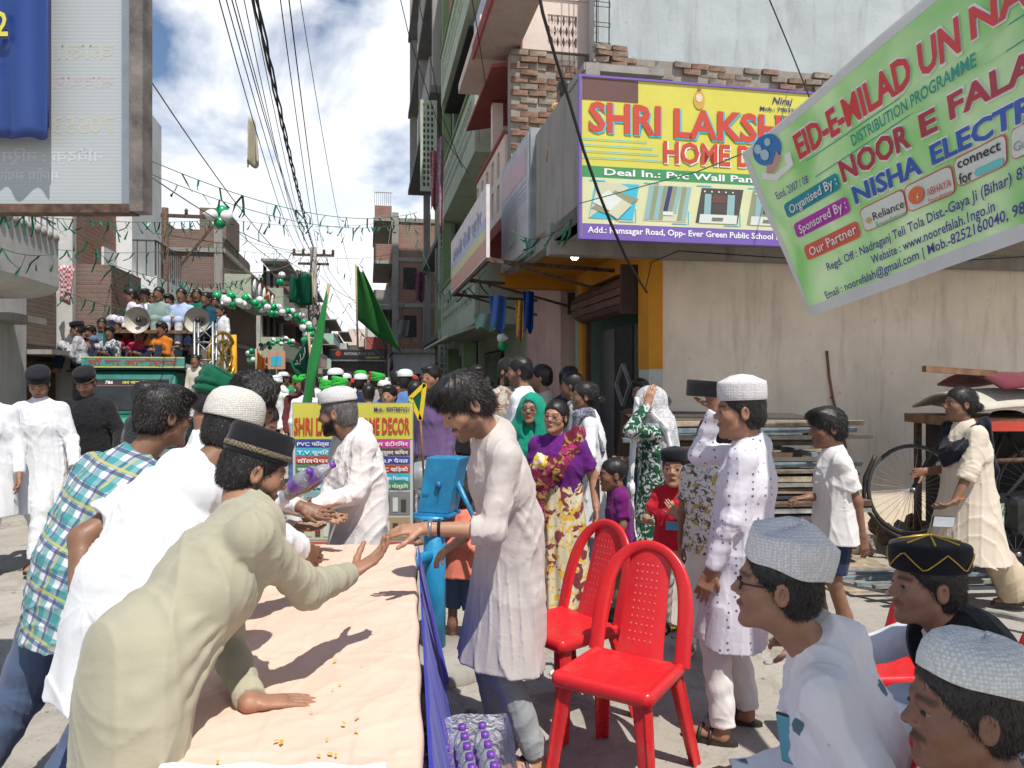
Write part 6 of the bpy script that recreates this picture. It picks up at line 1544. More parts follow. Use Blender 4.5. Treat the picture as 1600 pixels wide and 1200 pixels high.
MB().tube([(-.06,-.06,.62),(-.10,-.22,.62),(-.11,-.27,.55)], .035, 12).build('spout', HPm, HP)
MB().lathe([(.55,0),(.55,.06),(.001,.07)], (-.05,-.05,0.002), 20).build('concrete_base', CONC, HP); HP.scale = (.74,.80,.97)
# ------------------------------------------------------------------ motorcycle behind the pump
mb = P(664, HY, 6.4); MC = empty('motorcycle', (mb.x+.1, mb.y, 0), radians(14), 'parked dark motorcycle with silver tank behind the hand pump', 'motorcycle')
tyre = plain('tyre_rubber', (.018,.018,.018), .8); DK = plain('black_enamel', (.02,.02,.022), .25); SIL = plain('silver_enamel', (.45,.46,.47), .25, .4)
def wheel(root, x, y, z, r, name='wheel', w_=.045, spokes=20, axis='Y', tm=None, rimm=None):
    R_ = Matrix.Rotation(pi/2, 3, 'X') if axis == 'Y' else Matrix.Rotation(pi/2, 3, 'Y')
    o = MB().lathe([(r-w_*.9,-w_*.3),(r-w_*.2,-w_*.5),(r,0),(r-w_*.2,w_*.5),(r-w_*.9,w_*.3)], (x,y,z), 36, R=R_).build(name, tm or tyre, root)
    MB().lathe([(r-w_,-.012),(r-w_*.85,-.015),(r-w_*.85,.015),(r-w_,.012)], (x,y,z), 36, R=R_).build('rim', rimm or STEEL, o)
    b = MB()
    for i in range(spokes):
        a = 2*pi*i/spokes; d = Vector((cos(a), sin(a), 0)); e = R_@d; b.tube([Vector((x,y,z))+e*.02, Vector((x,y,z))+(R_@Vector((cos(a+.25),sin(a+.25),0)))*(r-w_)], .0022, 3, caps=False)
    tag(b.build('spokes', rimm or STEEL, o), kind='stuff'); MB().tube([Vector((x,y,z))+R_@Vector((0,0,-.04)), Vector((x,y,z))+R_@Vector((0,0,.04))], .02, 8).build('hub', STEEL, o)
    return o
wheel(MC, -.62, 0, .31, .31, w_=.09, spokes=12); wheel(MC, .66, 0, .31, .31, w_=.09, spokes=12)
MB().lathe([(.001,-.2),(.07,-.17),(.12,-.05),(.13,.05),(.09,.16),(.001,.2)], (-.12,0,.80), 16, R=Matrix.Rotation(pi/2-.12,3,'Y')).build('fuel_tank', SIL, MC)
MB().box(.08,.72,-.11,.11,.74,.82).build('seat', DK, MC); MB().box(-.15,.25,-.14,.14,.28,.6).build('engine', STEEL, MC)
MB().tube([(-.35,-.03,.95),(-.42,-.2,1.0),(-.34,-.36,1.0)], .014, 8).tube([(-.35,.03,.95),(-.42,.2,1.0),(-.34,.36,1.0)], .014, 8).build('handlebar', STEEL, MC)
MB().tube([(-.36,0,.98),(-.62,0,.31)], .03, 8).build('front_fork', STEEL, MC); MB().ball((-.47,0,.88), .09, 12, 8).build('headlight', SIL, MC)
MB().tube([(.1,-.16,.3),(.8,-.18,.38)], .04, 10).build('exhaust', STEEL, MC); MB().tube([(-.4,.25,1.0),(-.42,.30,1.12)], .006, 6).ball((-.42,.3,1.15), .05, 8, 6, (1,.4,.7)).build('mirror', DK, MC)
# ------------------------------------------------------------------ plank pile by the wall
PLK = [plain('plank_%s' % n, c, .85, var=.3, scale=9, bmp=.4) for n, c in (('weathered',(.30,.25,.19)),('brown',(.20,.125,.085)),('blue',(.19,.235,.26)),('tan',(.36,.29,.20)),('grey',(.24,.24,.22)),('dark',(.10,.08,.07)))]
pf = S(3.55, 6.15); PP = empty('plank_pile', pf, radians(4), 'tall untidy pile of old door frames and planks stacked against the off-white wall', 'plank pile')
r_ = random.Random(21)
z = .03
pm_ = {}
for row in range(22):
    th_ = r_.uniform(.028,.048); gap = r_.uniform(.008,.028); x0 = -1.2+r_.uniform(-.05,.05)*(1+row*.05); nseg = r_.choice((2,3,3))
    for k_ in range(nseg):
        y0 = -.42+k_*.27+r_.uniform(-.04,.04); m_ = r_.choice(PLK); L_ = r_.uniform(1.55,1.85)
        if r_.random() < .25: L_ *= .55
        xs_ = x0+r_.uniform(-.06,.10); w_ = r_.uniform(.06,.14)
        b = MB(); b.hexa([(xs_,y0,z),(xs_+L_,y0+r_.uniform(-.03,.03),z+r_.uniform(-.006,.006)),(xs_+L_,y0+w_,z),(xs_,y0+w_,z),(xs_,y0,z+th_),(xs_+L_,y0,z+th_),(xs_+L_,y0+w_,z+th_),(xs_,y0+w_,z+th_)]); o = b.build('plank', m_, PP); o.rotation_euler = (0, r_.uniform(-.006,.006), r_.uniform(-.02,.02))
    if row % 3 == 1:
        for xx in (x0+.12, x0+1.4): MB().box(xx, xx+.05, -.45, .35, z+th_, z+th_+gap+.01).build('cross_batten', r_.choice(PLK), PP)
    z += th_+gap
MB().hexa([(-1.3,.1,z),(.4,.1,z-.03),(.4,.5,z),(-1.3,.5,z+.03),(-1.3,.1,z+.015),(.4,.1,z-.015),(.4,.5,z+.015),(-1.3,.5,z+.045)]).build('top_sheet', plain('dark_tin', (.07,.06,.055), .6), PP)
# loose frames on the ground
r_ = random.Random(31)
for i in range(7):
    p = G(1225+28*i, 905+9*i); L_ = r_.uniform(1.0,1.7); a = radians(r_.choice((2,5,-6,55,-50,8,3))); d = Vector((cos(a),sin(a),0)); z0 = .05+.02*i
    fr_ = MB().bar(Vector((0,0,z0)), d*L_+Vector((0,0,z0+.01)), .045, .025).build('metal_frame_bar', PLK[4] if i % 2 else PLK[2]); fr_.location = (p.x, p.y, 0); tag(fr_, ORD[i]+' frame bar from the left lying on the ground before the plank pile', 'frame bar', 'loose frame bars on the ground by the pile')
for i, (px, py, w_, d_) in enumerate(((1290,900,.9,.55),(1370,935,.7,.5))):
    p = G(px, py); o = MB().box(0,w_,0,d_,.03,.045).build('cement_sheet', PLK[3]); o.location = (p.x-.3,p.y,.0); o.rotation_euler = (0,0,.1*i+.05); tag(o, ['pale flat sheet on the ground behind the schoolboy','second pale sheet lying nearer the seated men'][i], 'sheet')
# rubble under the bicycle
b = MB(); r_ = random.Random(4)
RB = empty('rubble_heap', G(1440, 872), 0, 'heap of broken bricks and earth under the bicycle', 'rubble heap')
for i in range(46):
    m_ = r_.choice(BRICKS+[CONC]); o = MB().ball((0,0,0), r_.uniform(.05,.11), 6, 4, (1.3,1,.7)).build('rubble_piece', m_, RB); o.location = (r_.gauss(.35,.45), r_.gauss(.15,.25), .04+.16*r_.random()); o.rotation_euler = (r_.random()*3, r_.random()*3, r_.random()*3)
    for p_ in o.data.polygons: p_.use_smooth = False
# bicycle
bk = P(1425, 765, 6.6); BK = empty('bicycle', (bk.x, bk.y, .0), radians(0), 'old black bicycle leaning at the wall behind the woman in cream', 'bicycle')
rb = .40; zc = bk.z
wheel(BK, 0, 0, zc, rb, w_=.035, spokes=32, tm=plain('old_tyre', (.06,.055,.05), .9)); wheel(BK, 1.15, .05, zc, rb, w_=.035, spokes=32, tm=plain('old_tyre', (.06,.055,.05), .9))
FRM = plain('old_frame_enamel', (.05,.045,.04), .5, .3, var=.3)
for a, c_ in (((0,0,zc),(.33,0,zc+.62)), ((.30,0,zc+.55),(.85,.03,zc+.50)), ((.33,0,zc+.45),(.62,.02,zc-.05)), ((.85,.03,zc+.60),(.62,.02,zc-.05)), ((.62,.02,zc-.05),(1.15,.05,zc)), ((.85,.03,zc+.5),(1.15,.05,zc))): MB().tube([a, c_], .016, 8).build('frame_tube', FRM, BK)
MB().tube([(.33,0,zc+.62),(.36,0,zc+.72),(.30,-.22,zc+.74),(.42,-.27,zc+.70)], .012, 6).tube([(.36,0,zc+.72),(.30,.22,zc+.74)], .012, 6).build('handlebar', STEEL, BK)
MB().tube([(-.32,0,zc+.3)]+[(rb*1.06*cos(a), 0, zc+rb*1.06*sin(a)) for a in [pi*(.2+.12*i) for i in range(5, 12)]], .018, 6).build('mudguard', FRM, BK)
MB().ball((.85,.03,zc+.66), .12, 10, 6, (1.2,.7,.3)).build('saddle', LEATHER, BK)
# cart with tarpaulins
ck = P(1570, HY, 6.3); CT = empty('goods_cart', (ck.x+.55, ck.y+.25, 0), 0, 'parked cart covered with maroon and cream tarpaulins at the right edge', 'cart')
MB().box(-1.0,1.3,-.5,.5,1.22,1.30).build('cart_deck', WOOD, CT)
b = MB(); b.grid(lambda i, j: (-.95+2.3*i, -.55+1.0*j, 1.36+.13*sin(pi*j)+.03*sin(9*i)+.05*i), 24, 10); solid(b.build('cream_tarpaulin', cloth('cream_tarp', (.50,.46,.38)), CT), .02)
b = MB(); b.grid(lambda i, j: (-.72+2.0*i, -.5+.95*j, 1.50+(.30*sin(pi*j*.9)+.08)*(.35+.65*i)+.03*sin(11*i+3*j)), 24, 10); solid(b.build('maroon_tarpaulin', cloth('maroon_tarp', (.15,.03,.04)), CT), .02)
MB().box(-1.05,1.3,-.56,-.50,1.20,1.27).build('red_edge_rail', plain('red_rail', (.5,.05,.03), .5), CT)
MB().bar((-1.25,-.3,1.70),(-.6,-.2,1.66),.05).build('pole_end', WOOD, CT)
for x_ in (-.9, 1.2): MB().bar((x_,-.45,.1),(x_,-.45,1.22),.05).build('cart_post', RUST, CT); MB().bar((x_,.45,.1),(x_,.45,1.22),.05).build('cart_post', RUST, CT)
MB().tube([(-.9,-.5,.95),(-.2,-.5,.98),(.2,-.5,.80)], .022, 8).tube([(-.2,-.5,.98),(-.5,-.5,.35)], .022, 8).build('rusty_tube', RUST, CT)
MB().box(-.8,1.3,.2,.5,.1,1.2).build('dark_load', DARKIN, CT)
wheel(CT, .55, -.42, .42, .42, w_=.06)
# scooter number plate at the right edge
sc = empty('parked_scooter', G(1600, 915), radians(20), 'dark scooter with green and white number plate parked at the right edge', 'scooter'); 
wheel(sc, -.1, 0, .26, .26, w_=.1, spokes=10); wheel(sc, 1.0, .1, .26, .26, w_=.1, spokes=10); bevel(MB().box(-.25,.9,-.14,.14,.42,.72).build('body', DK, sc), .06); MB().box(.15,.8,-.12,.12,.73,.80).build('seat', LEATHER, sc)
MB().box(-.42,-.18,-.03,-.02,.50,.66).build('number_plate', ink('plate_green', (.25,.35,.22)), sc); print_on(sc, [('lettering', text_fit('BR 02', -.40,-.20,.59,.045,.01), I_WHT), ('lettering', text_fit('AJ 7310', -.41,-.19,.52,.045,.01), I_WHT)], lambda x,y,l: (x,-.033-l,y), z=0)
MB().tube([(-.2,0,.7),(-.25,-.25,.98),(-.32,-.34,.96)], .012, 6).tube([(-.35,-.3,.80),(.1,-.2,.82)], .014, 6).build('handlebar', STEEL, sc)
# bent stick on the wall, red paper
wall_v = 7.27
def onwall(px, py): return S(u_at(px, wall_v), wall_v, z_at(py, u_at(px, wall_v), wall_v))
tag(MB().tube([onwall(1292,548), onwall(1296,590), onwall(1302,625), onwall(1311,660), onwall(1322,700)], .014, 7).build('bent_stick', WOOD), 'bent brown stick leaning on the off-white wall behind the schoolboy', 'stick')
o_ = MB().ball((0,0,0), .022, 7, 5, (1,.2,1)).build('red_rosette', I_RED); o_.location = onwall(1300,621); tag(o_, 'tiny red rosette stuck on the wall by the bent stick', 'rosette')
# ------------------------------------------------------------------ clothes hung out
def hang(label, px, py, wpx, hpx, D, mat, n=10):
    o = P(px, py, D); w_ = wpx/F*D; h_ = hpx/F*D; b = MB(); b.grid(lambda i, j: (w_*(i-.5)*(1-.2*j), .08*sin(9*i+2*j), -h_*j+.04*sin(7*i)*j), n, 8); ob = b.build('hung_cloth', mat); ob.location = o; solid(ob, .01); return tag(ob, label, 'cloth', 'washing hung from the balconies')
hang('red checked cloth hung from the brick ledge of the left house', 102, 415, 26, 58, 14, cloth('red_check', (.35,.08,.09), 'check', (.6,.5,.5), scale=.3))
hang('orange and purple patterned cloth hanging off the concrete block', 678, 236, 12, 90, 15.5, cloth('orange_print', (.4,.12,.08), 'floral', (.2,.08,.25), (.5,.4,.3)))
hang('long blue and red sari drying on the green house', 689, 215, 9, 150, 14.5, cloth('sari_print', (.30,.25,.35), 'floral', (.45,.05,.05), (.5,.45,.4)))
hang('dark bundle of clothes on the first floor corner', 656, 425, 18, 45, 20, cloth('dark_clothes', (.07,.04,.06), 'floral', (.25,.05,.06), (.1,.1,.15)))
hang('blue rolled tarpaulin drooping under the orange beam', 778, 462, 26, 55, 9.6, cloth('blue_tarp', (.06,.14,.38)))
hang('bright blue sheet beside the yellow bundle under the beam', 826, 455, 16, 62, 9.8, cloth('bright_blue', (.01,.07,.35)))
hang('yellow and orange bundle tied to the shop lintel', 812, 470, 12, 60, 9.4, cloth('yellow_bundle', (.55,.32,.06), 'floral', (.45,.1,.03), (.5,.4,.2)))
hang('small mint cloth under the pink balcony', 760, 490, 40, 25, 12, cloth('mint_cloth', (.25,.42,.36)))
hang('grey tattered sheet on the far brick balcony', 630, 500, 20, 25, 24, cloth('grey_sheet', (.2,.19,.17)))
# ------------------------------------------------------------------ tent canopy over the seated men (above and behind the frame)
TC = empty('tent_canopy', (2.0,.6,0), 0, 'striped tent awning over the chairs, just above the picture', 'canopy')
b = MB(); b.grid(lambda i, j: (-1.06+3.0*i, -1.3+2.12*j, 2.95+.12*sin(pi*i)+.05*sin(2*pi*j)), 20, 14); solid(b.build('awning_cloth', cloth('tent_cloth', (.55,.42,.40), trans=.25), TC), .004)
for x_, y_ in ((1.9,.80),(1.9,-1.25),(-1.02,-1.25)): MB().tube([(x_,y_,0),(x_,y_,2.95)], .025, 8).build('bamboo_pole', plain('bamboo', (.35,.27,.15), .6), TC)

# ------------------------------------------------------------------ small green goods truck with riders
TG = plain('truck_green', (.012,.16,.13), .35, var=.2); TGd = plain('truck_dark', (.02,.035,.035), .5)
tx = S(-3.85, 13.3); TR = empty('goods_truck', tx, TH, 'small dark green goods truck with painted header board and riders, coming down the street', 'truck')
bevel(MB().hexa([(-.75,0,.45),(.75,0,.45),(.75,1.3,.45),(-.75,1.3,.45),(-.75,-.05,1.05),(.75,-.05,1.05),(.75,1.3,1.05),(-.75,1.3,1.05)]).build('cab_lower', TG, TR), .05)
bevel(MB().hexa([(-.74,-.04,1.051),(.74,-.04,1.051),(.74,1.3,1.051),(-.74,1.3,1.051),(-.64,.38,1.78),(.64,.38,1.78),(.64,1.28,1.78),(-.64,1.28,1.78)]).build('cab_upper', TG, TR), .05)
def wsh(x, y, l): f_ = (y-1.05)/.73; return (x, -.04+.42*f_-.008-l, y)
print_on(TR, [('windscreen', ([(-.62,1.12),(.62,1.12),(.56,1.62),(-.56,1.62)], [(0,1,2,3)]), GLASS_D), ('windscreen_band', ([(-.57,1.53),(.57,1.53),(.56,1.63),(-.56,1.63)], [(0,1,2,3)]), I_BLK), ('windscreen_line', rectp(-.57,1.515,.57,1.528), I_RED)], wsh, z=.01)
print_on(TR, [('lettering', text_fit('जय माता दी', -.16,.20,1.55,.045,.01), I_YEL), ('lettering', text_fit('786', -.42,-.30,1.55,.05,.01), I_WHT), ('pink_sticker', disc(.28,1.32,.04), I_MAG)], wsh, z=.02)
for x_ in (-.55,.55): MB().ball((x_,-.06,.78), .09, 12, 8, (1,.4,1)).build('headlight', plain('lamp_glass', (.6,.6,.58), .15), TR)
MB().box(-.6,.6,-.09,-.05,.55,.68).build('grille', TGd, TR); MB().box(-.72,.72,-.14,-.06,.36,.48).build('bumper', STEEL, TR); MB().box(-.4,.4,-.062,-.055,.86,1.0).build('front_stripe', ink('stripe_green', (.1,.45,.3)), TR)
MB().box(-.80,.80,.28,.34,1.82,2.0).build('header_board', plain('teal_board', (.06,.28,.26), .5), TR)
print_on(TR, [('board_border', rectp(-.80,1.82,.80,1.84), I_YEL), ('board_border', rectp(-.80,1.98,.80,2.0), I_YEL), ('lettering', text_fit('माँ का आशीर्वाद', -.70,.70,1.865,.085,.03), ink('dull_red', (.32,.07,.05)))], lambda x,y,l: (x,.28-l,y), z=.004)
MB().box(-.82,.82,.3,1.3,1.785,1.82).build('roof_rack', TGd, TR)
MB().box(-.82,.82,1.4,4.2,.75,.85).build('cargo_floor', TGd, TR)
for x_ in (-.82,.78): MB().box(x_,x_+.04,1.4,4.2,.85,1.55).build('side_board', TG, TR)
for x_ in (-.80,.80):
    for y_ in (1.42, 2.8, 4.15): MB().bar((x_,y_,.85),(x_,y_,2.45),.05).build('cargo_post', TG, TR)
    MB().bar((x_,1.4,2.45),(x_,4.2,2.45),.06).build('top_rail', TG, TR)
MB().box(-.85,.85,1.5,4.2,2.47,2.53).build('riders_platform', WOOD, TR)
for x_, y_ in ((-.70,.35),(.70,.35),(-.70,3.3),(.70,3.3)): wheel(TR, x_, y_, .30, .30, w_=.13, spokes=8, axis='X')
def horn(label, px, py, D):
    o = P(px, py, D); r = empty('horn_speaker', o, 0, label, 'loudspeaker', 'horn loudspeakers on the truck')
    MB().lathe([(.235,0),(.22,.03),(.13,.12),(.06,.24),(.045,.34),(.001,.35)], (0,0,0), 24, R=Matrix.Rotation(-pi/2,3,'X')).build('horn', plain('horn_paint', (.45,.42,.36), .5), r); MB().ball((0,.05,0), .05, 10, 8).build('driver_cone', DK, r)
horn('left horn loudspeaker pointing forward between the truck riders', 214, 500, 13.2); horn('right horn loudspeaker pointing forward above the silver truss', 307, 500, 13.6)
tb0 = P(321, HY, 13.2); TS = empty('lighting_truss', (tb0.x, tb0.y, 0), TH, 'silver lattice truss tower standing on the side of the truck', 'truss'); 
for x_, y_ in ((-.15,-.15),(.15,-.15),(.15,.15),(-.15,.15)): MB().tube([(x_,y_,0),(x_,y_,2.62)], .022, 8).build('upright', STEEL, TS)
b = MB()
for i in range(8):
    z0 = .1+.31*i
    for a, c_ in (((-.15,-.15),(.15,-.15)),((.15,-.15),(.15,.15)),((-.15,.15),(-.15,-.15)),((.15,.15),(-.15,.15))): b.tube([(a[0],a[1],z0),(c_[0],c_[1],z0+.31)], .012, 5); b.tube([(a[0],a[1],z0),(c_[0],c_[1],z0)], .010, 5)
b.build('lattice_brace', STEEL, TS)
GO = plain('gold_paint', (.55,.33,.06), .3, .6)
gw0 = P(348, 556, 13.6); GWh = empty('gold_wheel', (gw0.x, gw0.y, gw0.z), TH+radians(68), 'ornate golden chariot wheel mounted beside the truss', 'wheel')
MB().tube([(.0+.42*cos(a), 0, .42*sin(a)) for a in [2*pi*i/30 for i in range(30)]], .035, 8, closed=True).build('outer_ring', GO, GWh); MB().tube([(.28*cos(a), 0, .28*sin(a)) for a in [2*pi*i/24 for i in range(24)]], .018, 8, closed=True).build('inner_ring', GO, GWh)
for i in range(8): a = pi*i/4; MB().bar((0,0,0),(.42*cos(a),0,.42*sin(a)),.03).build('spoke', GO, GWh)
MB().bar((0,.1,-.42),(0,.1,-1.4),.08).build('stand', RUST, GWh)
MB().tube([(.35,.0,-.9),(.38,0,-.3),(.36,0,.4)], .05, 8).build('marigold_string', plain('marigold', (.7,.35,.02), .8), GWh)
# black truck far in the street
kt = S(1.1, 34); kt = P(560, HY, 33); BT = empty('black_truck', (kt.x, kt.y, 0), TH, 'black open-fronted lorry in the middle of the far street', 'lorry')
bevel(MB().box(-1.15,1.15,0,2.0,.6,1.5).build('cab_lower', DK, BT), .06); MB().box(-1.1,1.1,.06,2.0,1.5,2.5).build('cab_glass', plain('dim_glass', (.05,.04,.035), .3), BT)
bevel(MB().box(-1.2,1.2,-.15,2.2,2.5,2.98).build('roof_visor', DK, BT), .05); MB().box(-1.15,1.15,-.156,-.151,2.45,2.52).build('visor_strip', STEEL, BT)
for x_ in (-1.12,0,1.12): MB().box(x_-.04,x_+.04,0.0,.055,1.5,2.5).build('pillar', DK, BT)
MB().box(-1.2,1.2,2.2,7,.9,2.9).build('cargo_body', DK, BT); MB().box(-.9,.9,-.03,-.001,.95,1.25).build('grille', STEEL, BT)
print_on(BT, [('lettering', text_fit('NATIONAL PERMIT GAYA', -.6,.7,2.72,.12,.01), ink('visor_white', (.5,.5,.5))), ('red_mark', disc(-.85,2.78,.12), I_RED), ('yellow_mark', rectp(.3,2.58,.9,2.65), I_YEL)], lambda x,y,l: (x,-.155-l,y), z=.01)
for x_, y_ in ((-1.0,.8),(1.0,.8),(-1.0,5.8),(1.0,5.8)): wheel(BT, x_, y_, .48, .48, w_=.24, spokes=6, axis='X')
# brick stack and column stub with bars above the board
sk_r = street_root('brick_stack', 'small stack of loose bricks on the ledge above the yellow board', 'brick stack'); r_ = random.Random(2)
sv = 6.25; su0 = u_at(934, sv); zb_ = z_at(116, su0, sv)
for row in range(5):
    for k_ in range(2 if row > 3 else 2):
        o = link('brick', bpy.data.meshes[[m.name for m in bpy.data.meshes if m.name.startswith('brick')][r_.randrange(5)]], None, sk_r)
        o.location = (su0+.03+.155*k_+r_.uniform(-.02,.02), sv+r_.uniform(-.02,.02), zb_+.02+.052*row); o.rotation_euler = (r_.uniform(-.04,.04), r_.uniform(-.06,.06), r_.uniform(-.2,.2)); o.scale = (.62,1.6,.62)
sbox(sk_r, 'ledge', su0-.2, su0+.5, 5.99, 6.5, zb_-.08, zb_-.02, CONC)
rc_ = street_root('column_bars', 'cage of rusty reinforcement bars rising behind the brick stack', 'reinforcement'); v0 = 8.9; ua, ub = u_at(931, v0), u_at(951, v0)
for k_, (u_, vv) in enumerate(((ua,v0),(ub,v0),(ua+.05,v0+.15),(ub+.05,v0+.15))): MB().tube([(u_,vv,4.9),(u_+.01,vv,6.5),(u_,vv,8.2)], .008, 5).build('bar', RUST, rc_)
for z_ in (5.5,5.75,6.0,6.25,6.5,6.9,7.3): MB().tube([(ua-.02,v0,z_),(ub+.02,v0,z_),(ub+.07,v0+.15,z_+.02),(ua+.03,v0+.15,z_+.02)], .005, 4, closed=True).build('stirrup', RUST, rc_)
# litter and stones on the ground
r_ = random.Random(17); b = MB()
for i in range(420):
    p = Vector((r_.uniform(-4.5,4.0), r_.uniform(2.6,9.0), .004)); s_ = r_.choice((.008,.012,.02))*r_.uniform(.6,1.4); b.ball(p, s_, 5, 3, (1.2,1,.5))
tag(b.build('gravel', CONC), 'loose gravel and grit on the road', 'gravel', kind='stuff')
for i, (px, py, w_, m_) in enumerate(((725,1043,.10,I_WHT),(830,1058,.09,ink('paper_cream', (.65,.6,.45))),(1060,985,.12,ink('yellow_toy', (.75,.6,.03))),(690,990,.08,FILM),(870,1055,.07,I_WHT),(28,783,.16,ink('litter_orange', (.55,.12,.06))),(52,800,.18,ink('litter_orange', (.55,.12,.06))))):
    p = G(px, py); bb = MB(); bb.grid(lambda a, c: (w_*(a-.5), w_*.6*(c-.5), .006+.02*abs(sin(5*a+3*c))), 5, 4); o = bb.build('litter', m_); o.location = p; tag(o, ['crumpled white paper by the table leg','scrap of cream paper behind the red chairs','yellow plastic scrap between the chairs and the phone man','clear plastic scrap under the handpump','white paper scrap by the left empty chair','orange wrapper on the road at far left','second orange wrapper behind the walking man'][i], 'litter')
# ------------------------------------------------------------------ cloth palette
WC = cloth('white_cotton', (.70,.71,.73)); WC2 = cloth('warm_white_cotton', (.74,.70,.68)); OLV = cloth('olive_khaki', (.36,.34,.25)); GRK = cloth('pale_grey_beige', (.52,.47,.44)); GRT = cloth('grey_trouser', (.30,.32,.33))
PLD = cloth('teal_plaid', (.62,.64,.68), 'plaid', (.01,.22,.23), (.03,.04,.13)); JEAN = cloth('blue_denim', (.07,.10,.17)); NAVY = cloth('navy_trouser', (.02,.03,.07)); BLK = cloth('black_cloth', (.015,.015,.017)); BLS = cloth('black_sequin', (.015,.015,.017), 'spark', (.2,.2,.2))
DOT = cloth('white_dotted', (.66,.64,.70), 'dots', (.16,.14,.24)); TRI = cloth('white_motif', (.80,.79,.77), 'tri', (.10,.18,.20)); PUR = cloth('purple_blouse', (.12,.015,.17)); MAR = cloth('maroon_shirt', (.10,.015,.04))
SAR = cloth('yellow_floral_sari', (.60,.54,.38), 'floral', (.60,.38,.05), (.20,.04,.05), scale=.6); PAL = cloth('maroon_gold_sari', (.13,.012,.035), 'floral', (.30,.20,.05), (.34,.03,.12), scale=.7); GRD = cloth('green_dress', (.012,.09,.045), 'floral', (.62,.62,.60), (.01,.07,.03), scale=.9)
CRM = cloth('cream_kurta', (.60,.52,.42)); BSC = cloth('black_scarf', (.012,.013,.022)); REDT = cloth('red_tee', (.50,.015,.03)); ORG = cloth('coral_top', (.70,.20,.13)); PRP = cloth('purple_child_dress', (.14,.01,.13)); FLO = cloth('floral_shirt', (.62,.60,.56), 'floral', (.12,.10,.10), (.45,.32,.10), scale=1.2)
CHK = cloth('checked_scarf', (.30,.30,.36), 'check', (.08,.08,.12), scale=1.3); SKY = cloth('pale_blue_leggings', (.25,.34,.50)); VEIL = cloth('white_net_veil', (.70,.70,.70)); GVL = cloth('emerald_veil', (.01,.26,.17)); WKN = knit('white_knit_cap', (.68,.66,.60)); WCP = knit('white_cap', (.72,.70,.70)); BCP = cloth('black_cap', (.012,.012,.016))
WSC = knit('blue_white_cap', (.82,.81,.79)); GTB = cloth('dark_green_turban', (.005,.09,.045)); BAND = cloth('gold_band', (.22,.18,.11), 'check', (.06,.05,.04), scale=2.5); GOLDM = plain('gold_thread', (.60,.38,.05), .4, .4); GREYH = hairmat('grey_hair', (.10,.095,.09)); BLCK = cloth('black_check_shirt', (.02,.022,.025), 'check', (.05,.055,.06), scale=1.0)
NET = bpy.data.materials.new('net_veil'); NET.use_nodes = True; t_ = NET.node_tree; b_ = t_.nodes['Principled BSDF']; b_.inputs['Base Color'].default_value = (.78,.78,.80,1); b_.inputs['Roughness'].default_value = .8
t_.links.new(ramp(t_, noise(t_, coords(t_), 60, 5, .6, 1.2), .45, .62, (.42,)*3, (.75,)*3), b_.inputs['Alpha'])
def pv(px, py, D): return nv(P(px, py, D))
def glasses(J, m_=None):
    c, R, s = J['hc']-J['o'], J['R'], J['s']; b = MB()
    for sg in (-1, 1):
        b.tube([Vector(c+R@(nv((sg*.033+.022*cos(a), .0935-.006*abs(cos(a)), .005+.016*sin(a)))*s)) for a in [2*pi*i/14 for i in range(14)]], .0022, 5, closed=True)
        b.tube([Vector(c+R@(nv(q)*s)) for q in ((sg*.055,.088,.010),(sg*.076,.05,.012),(sg*.080,-.005,.010))], .0022, 5)
    b.tube([Vector(c+R@(nv(q)*s)) for q in ((-.011,.095,.008),(0,.098,.011),(.011,.095,.008))], .002, 5)
    return b.build('glasses', m_ or plain('black_frame', (.012,.012,.012), .3), J['root'])
def hood(J, mat, drape=.22, front=True, h=.009, name='veil', net=False):
    c, R, s = J['hc'], J['R'], J['s']; L = lambda *p: c+R@(nv(p)*s)
    q = [el(L(0,-.02,.025), nv((.098,.122,.118))*s, R, .03), rc(L(0,-.03,-.02), J['neck']-J['up']*.04-J['f']*.02, .095, .13, .05, J['sv'], 1.25), rc(J['neck']-J['up']*.03-J['f']*.04, J['neck']-J['up']*drape-J['f']*.07, .12, .13, .05, J['sv'], 1.5, fb=True, fold=('vert',.012,6,1))]
    if front:
        q += [el(L(0,.115,-.015), nv((.068,.085,.100))*s, R, .015, 's'), el(L(0,.08,-.15), nv((.055,.09,.09))*s, R, .02, 's')]
    return body_mesh_obj(name, q, h, J['root'], mat, (.006, 3, .8, .7))[0]
def drape(J, pts, mat, r=.03, wr=2.2, h=.009, name='scarf', k=.03, sides=None, amp=.006):
    q = []
    for i in range(len(pts)-1):
        d = nv(pts[i+1])-nv(pts[i]); sd = np.cross(unit(d), J['f']) if sides is None else sides; q.append(rc(pts[i], pts[i+1], r, r, k, sd, wr, fold=('vert', .006, 5, i)))
    return body_mesh_obj(name, q, h, J['root'], mat, (amp, 9, 1.0, .7))[0]
def held(name, label, cat, mesh_b, mats, loc, rot=(0,0,0)):
    o = mesh_b.build(name, mats); o.location = loc; o.rotation_euler = rot; return tag(o, label, cat)
def phone(label, c, rot, m2=None):
    o = bevel(MB().box(-.078,.078,-.0045,.0045,-.038,.038).build('phone', plain('black_phone', (.015,.015,.016), .2)), .004); o.location = c; o.rotation_euler = rot; tag(o, label, 'phone')
    if m2: MB().box(-.072,.072,-.0062,-.0048,-.034,.034).build('screen', m2, o)
    return o
RH = .0048
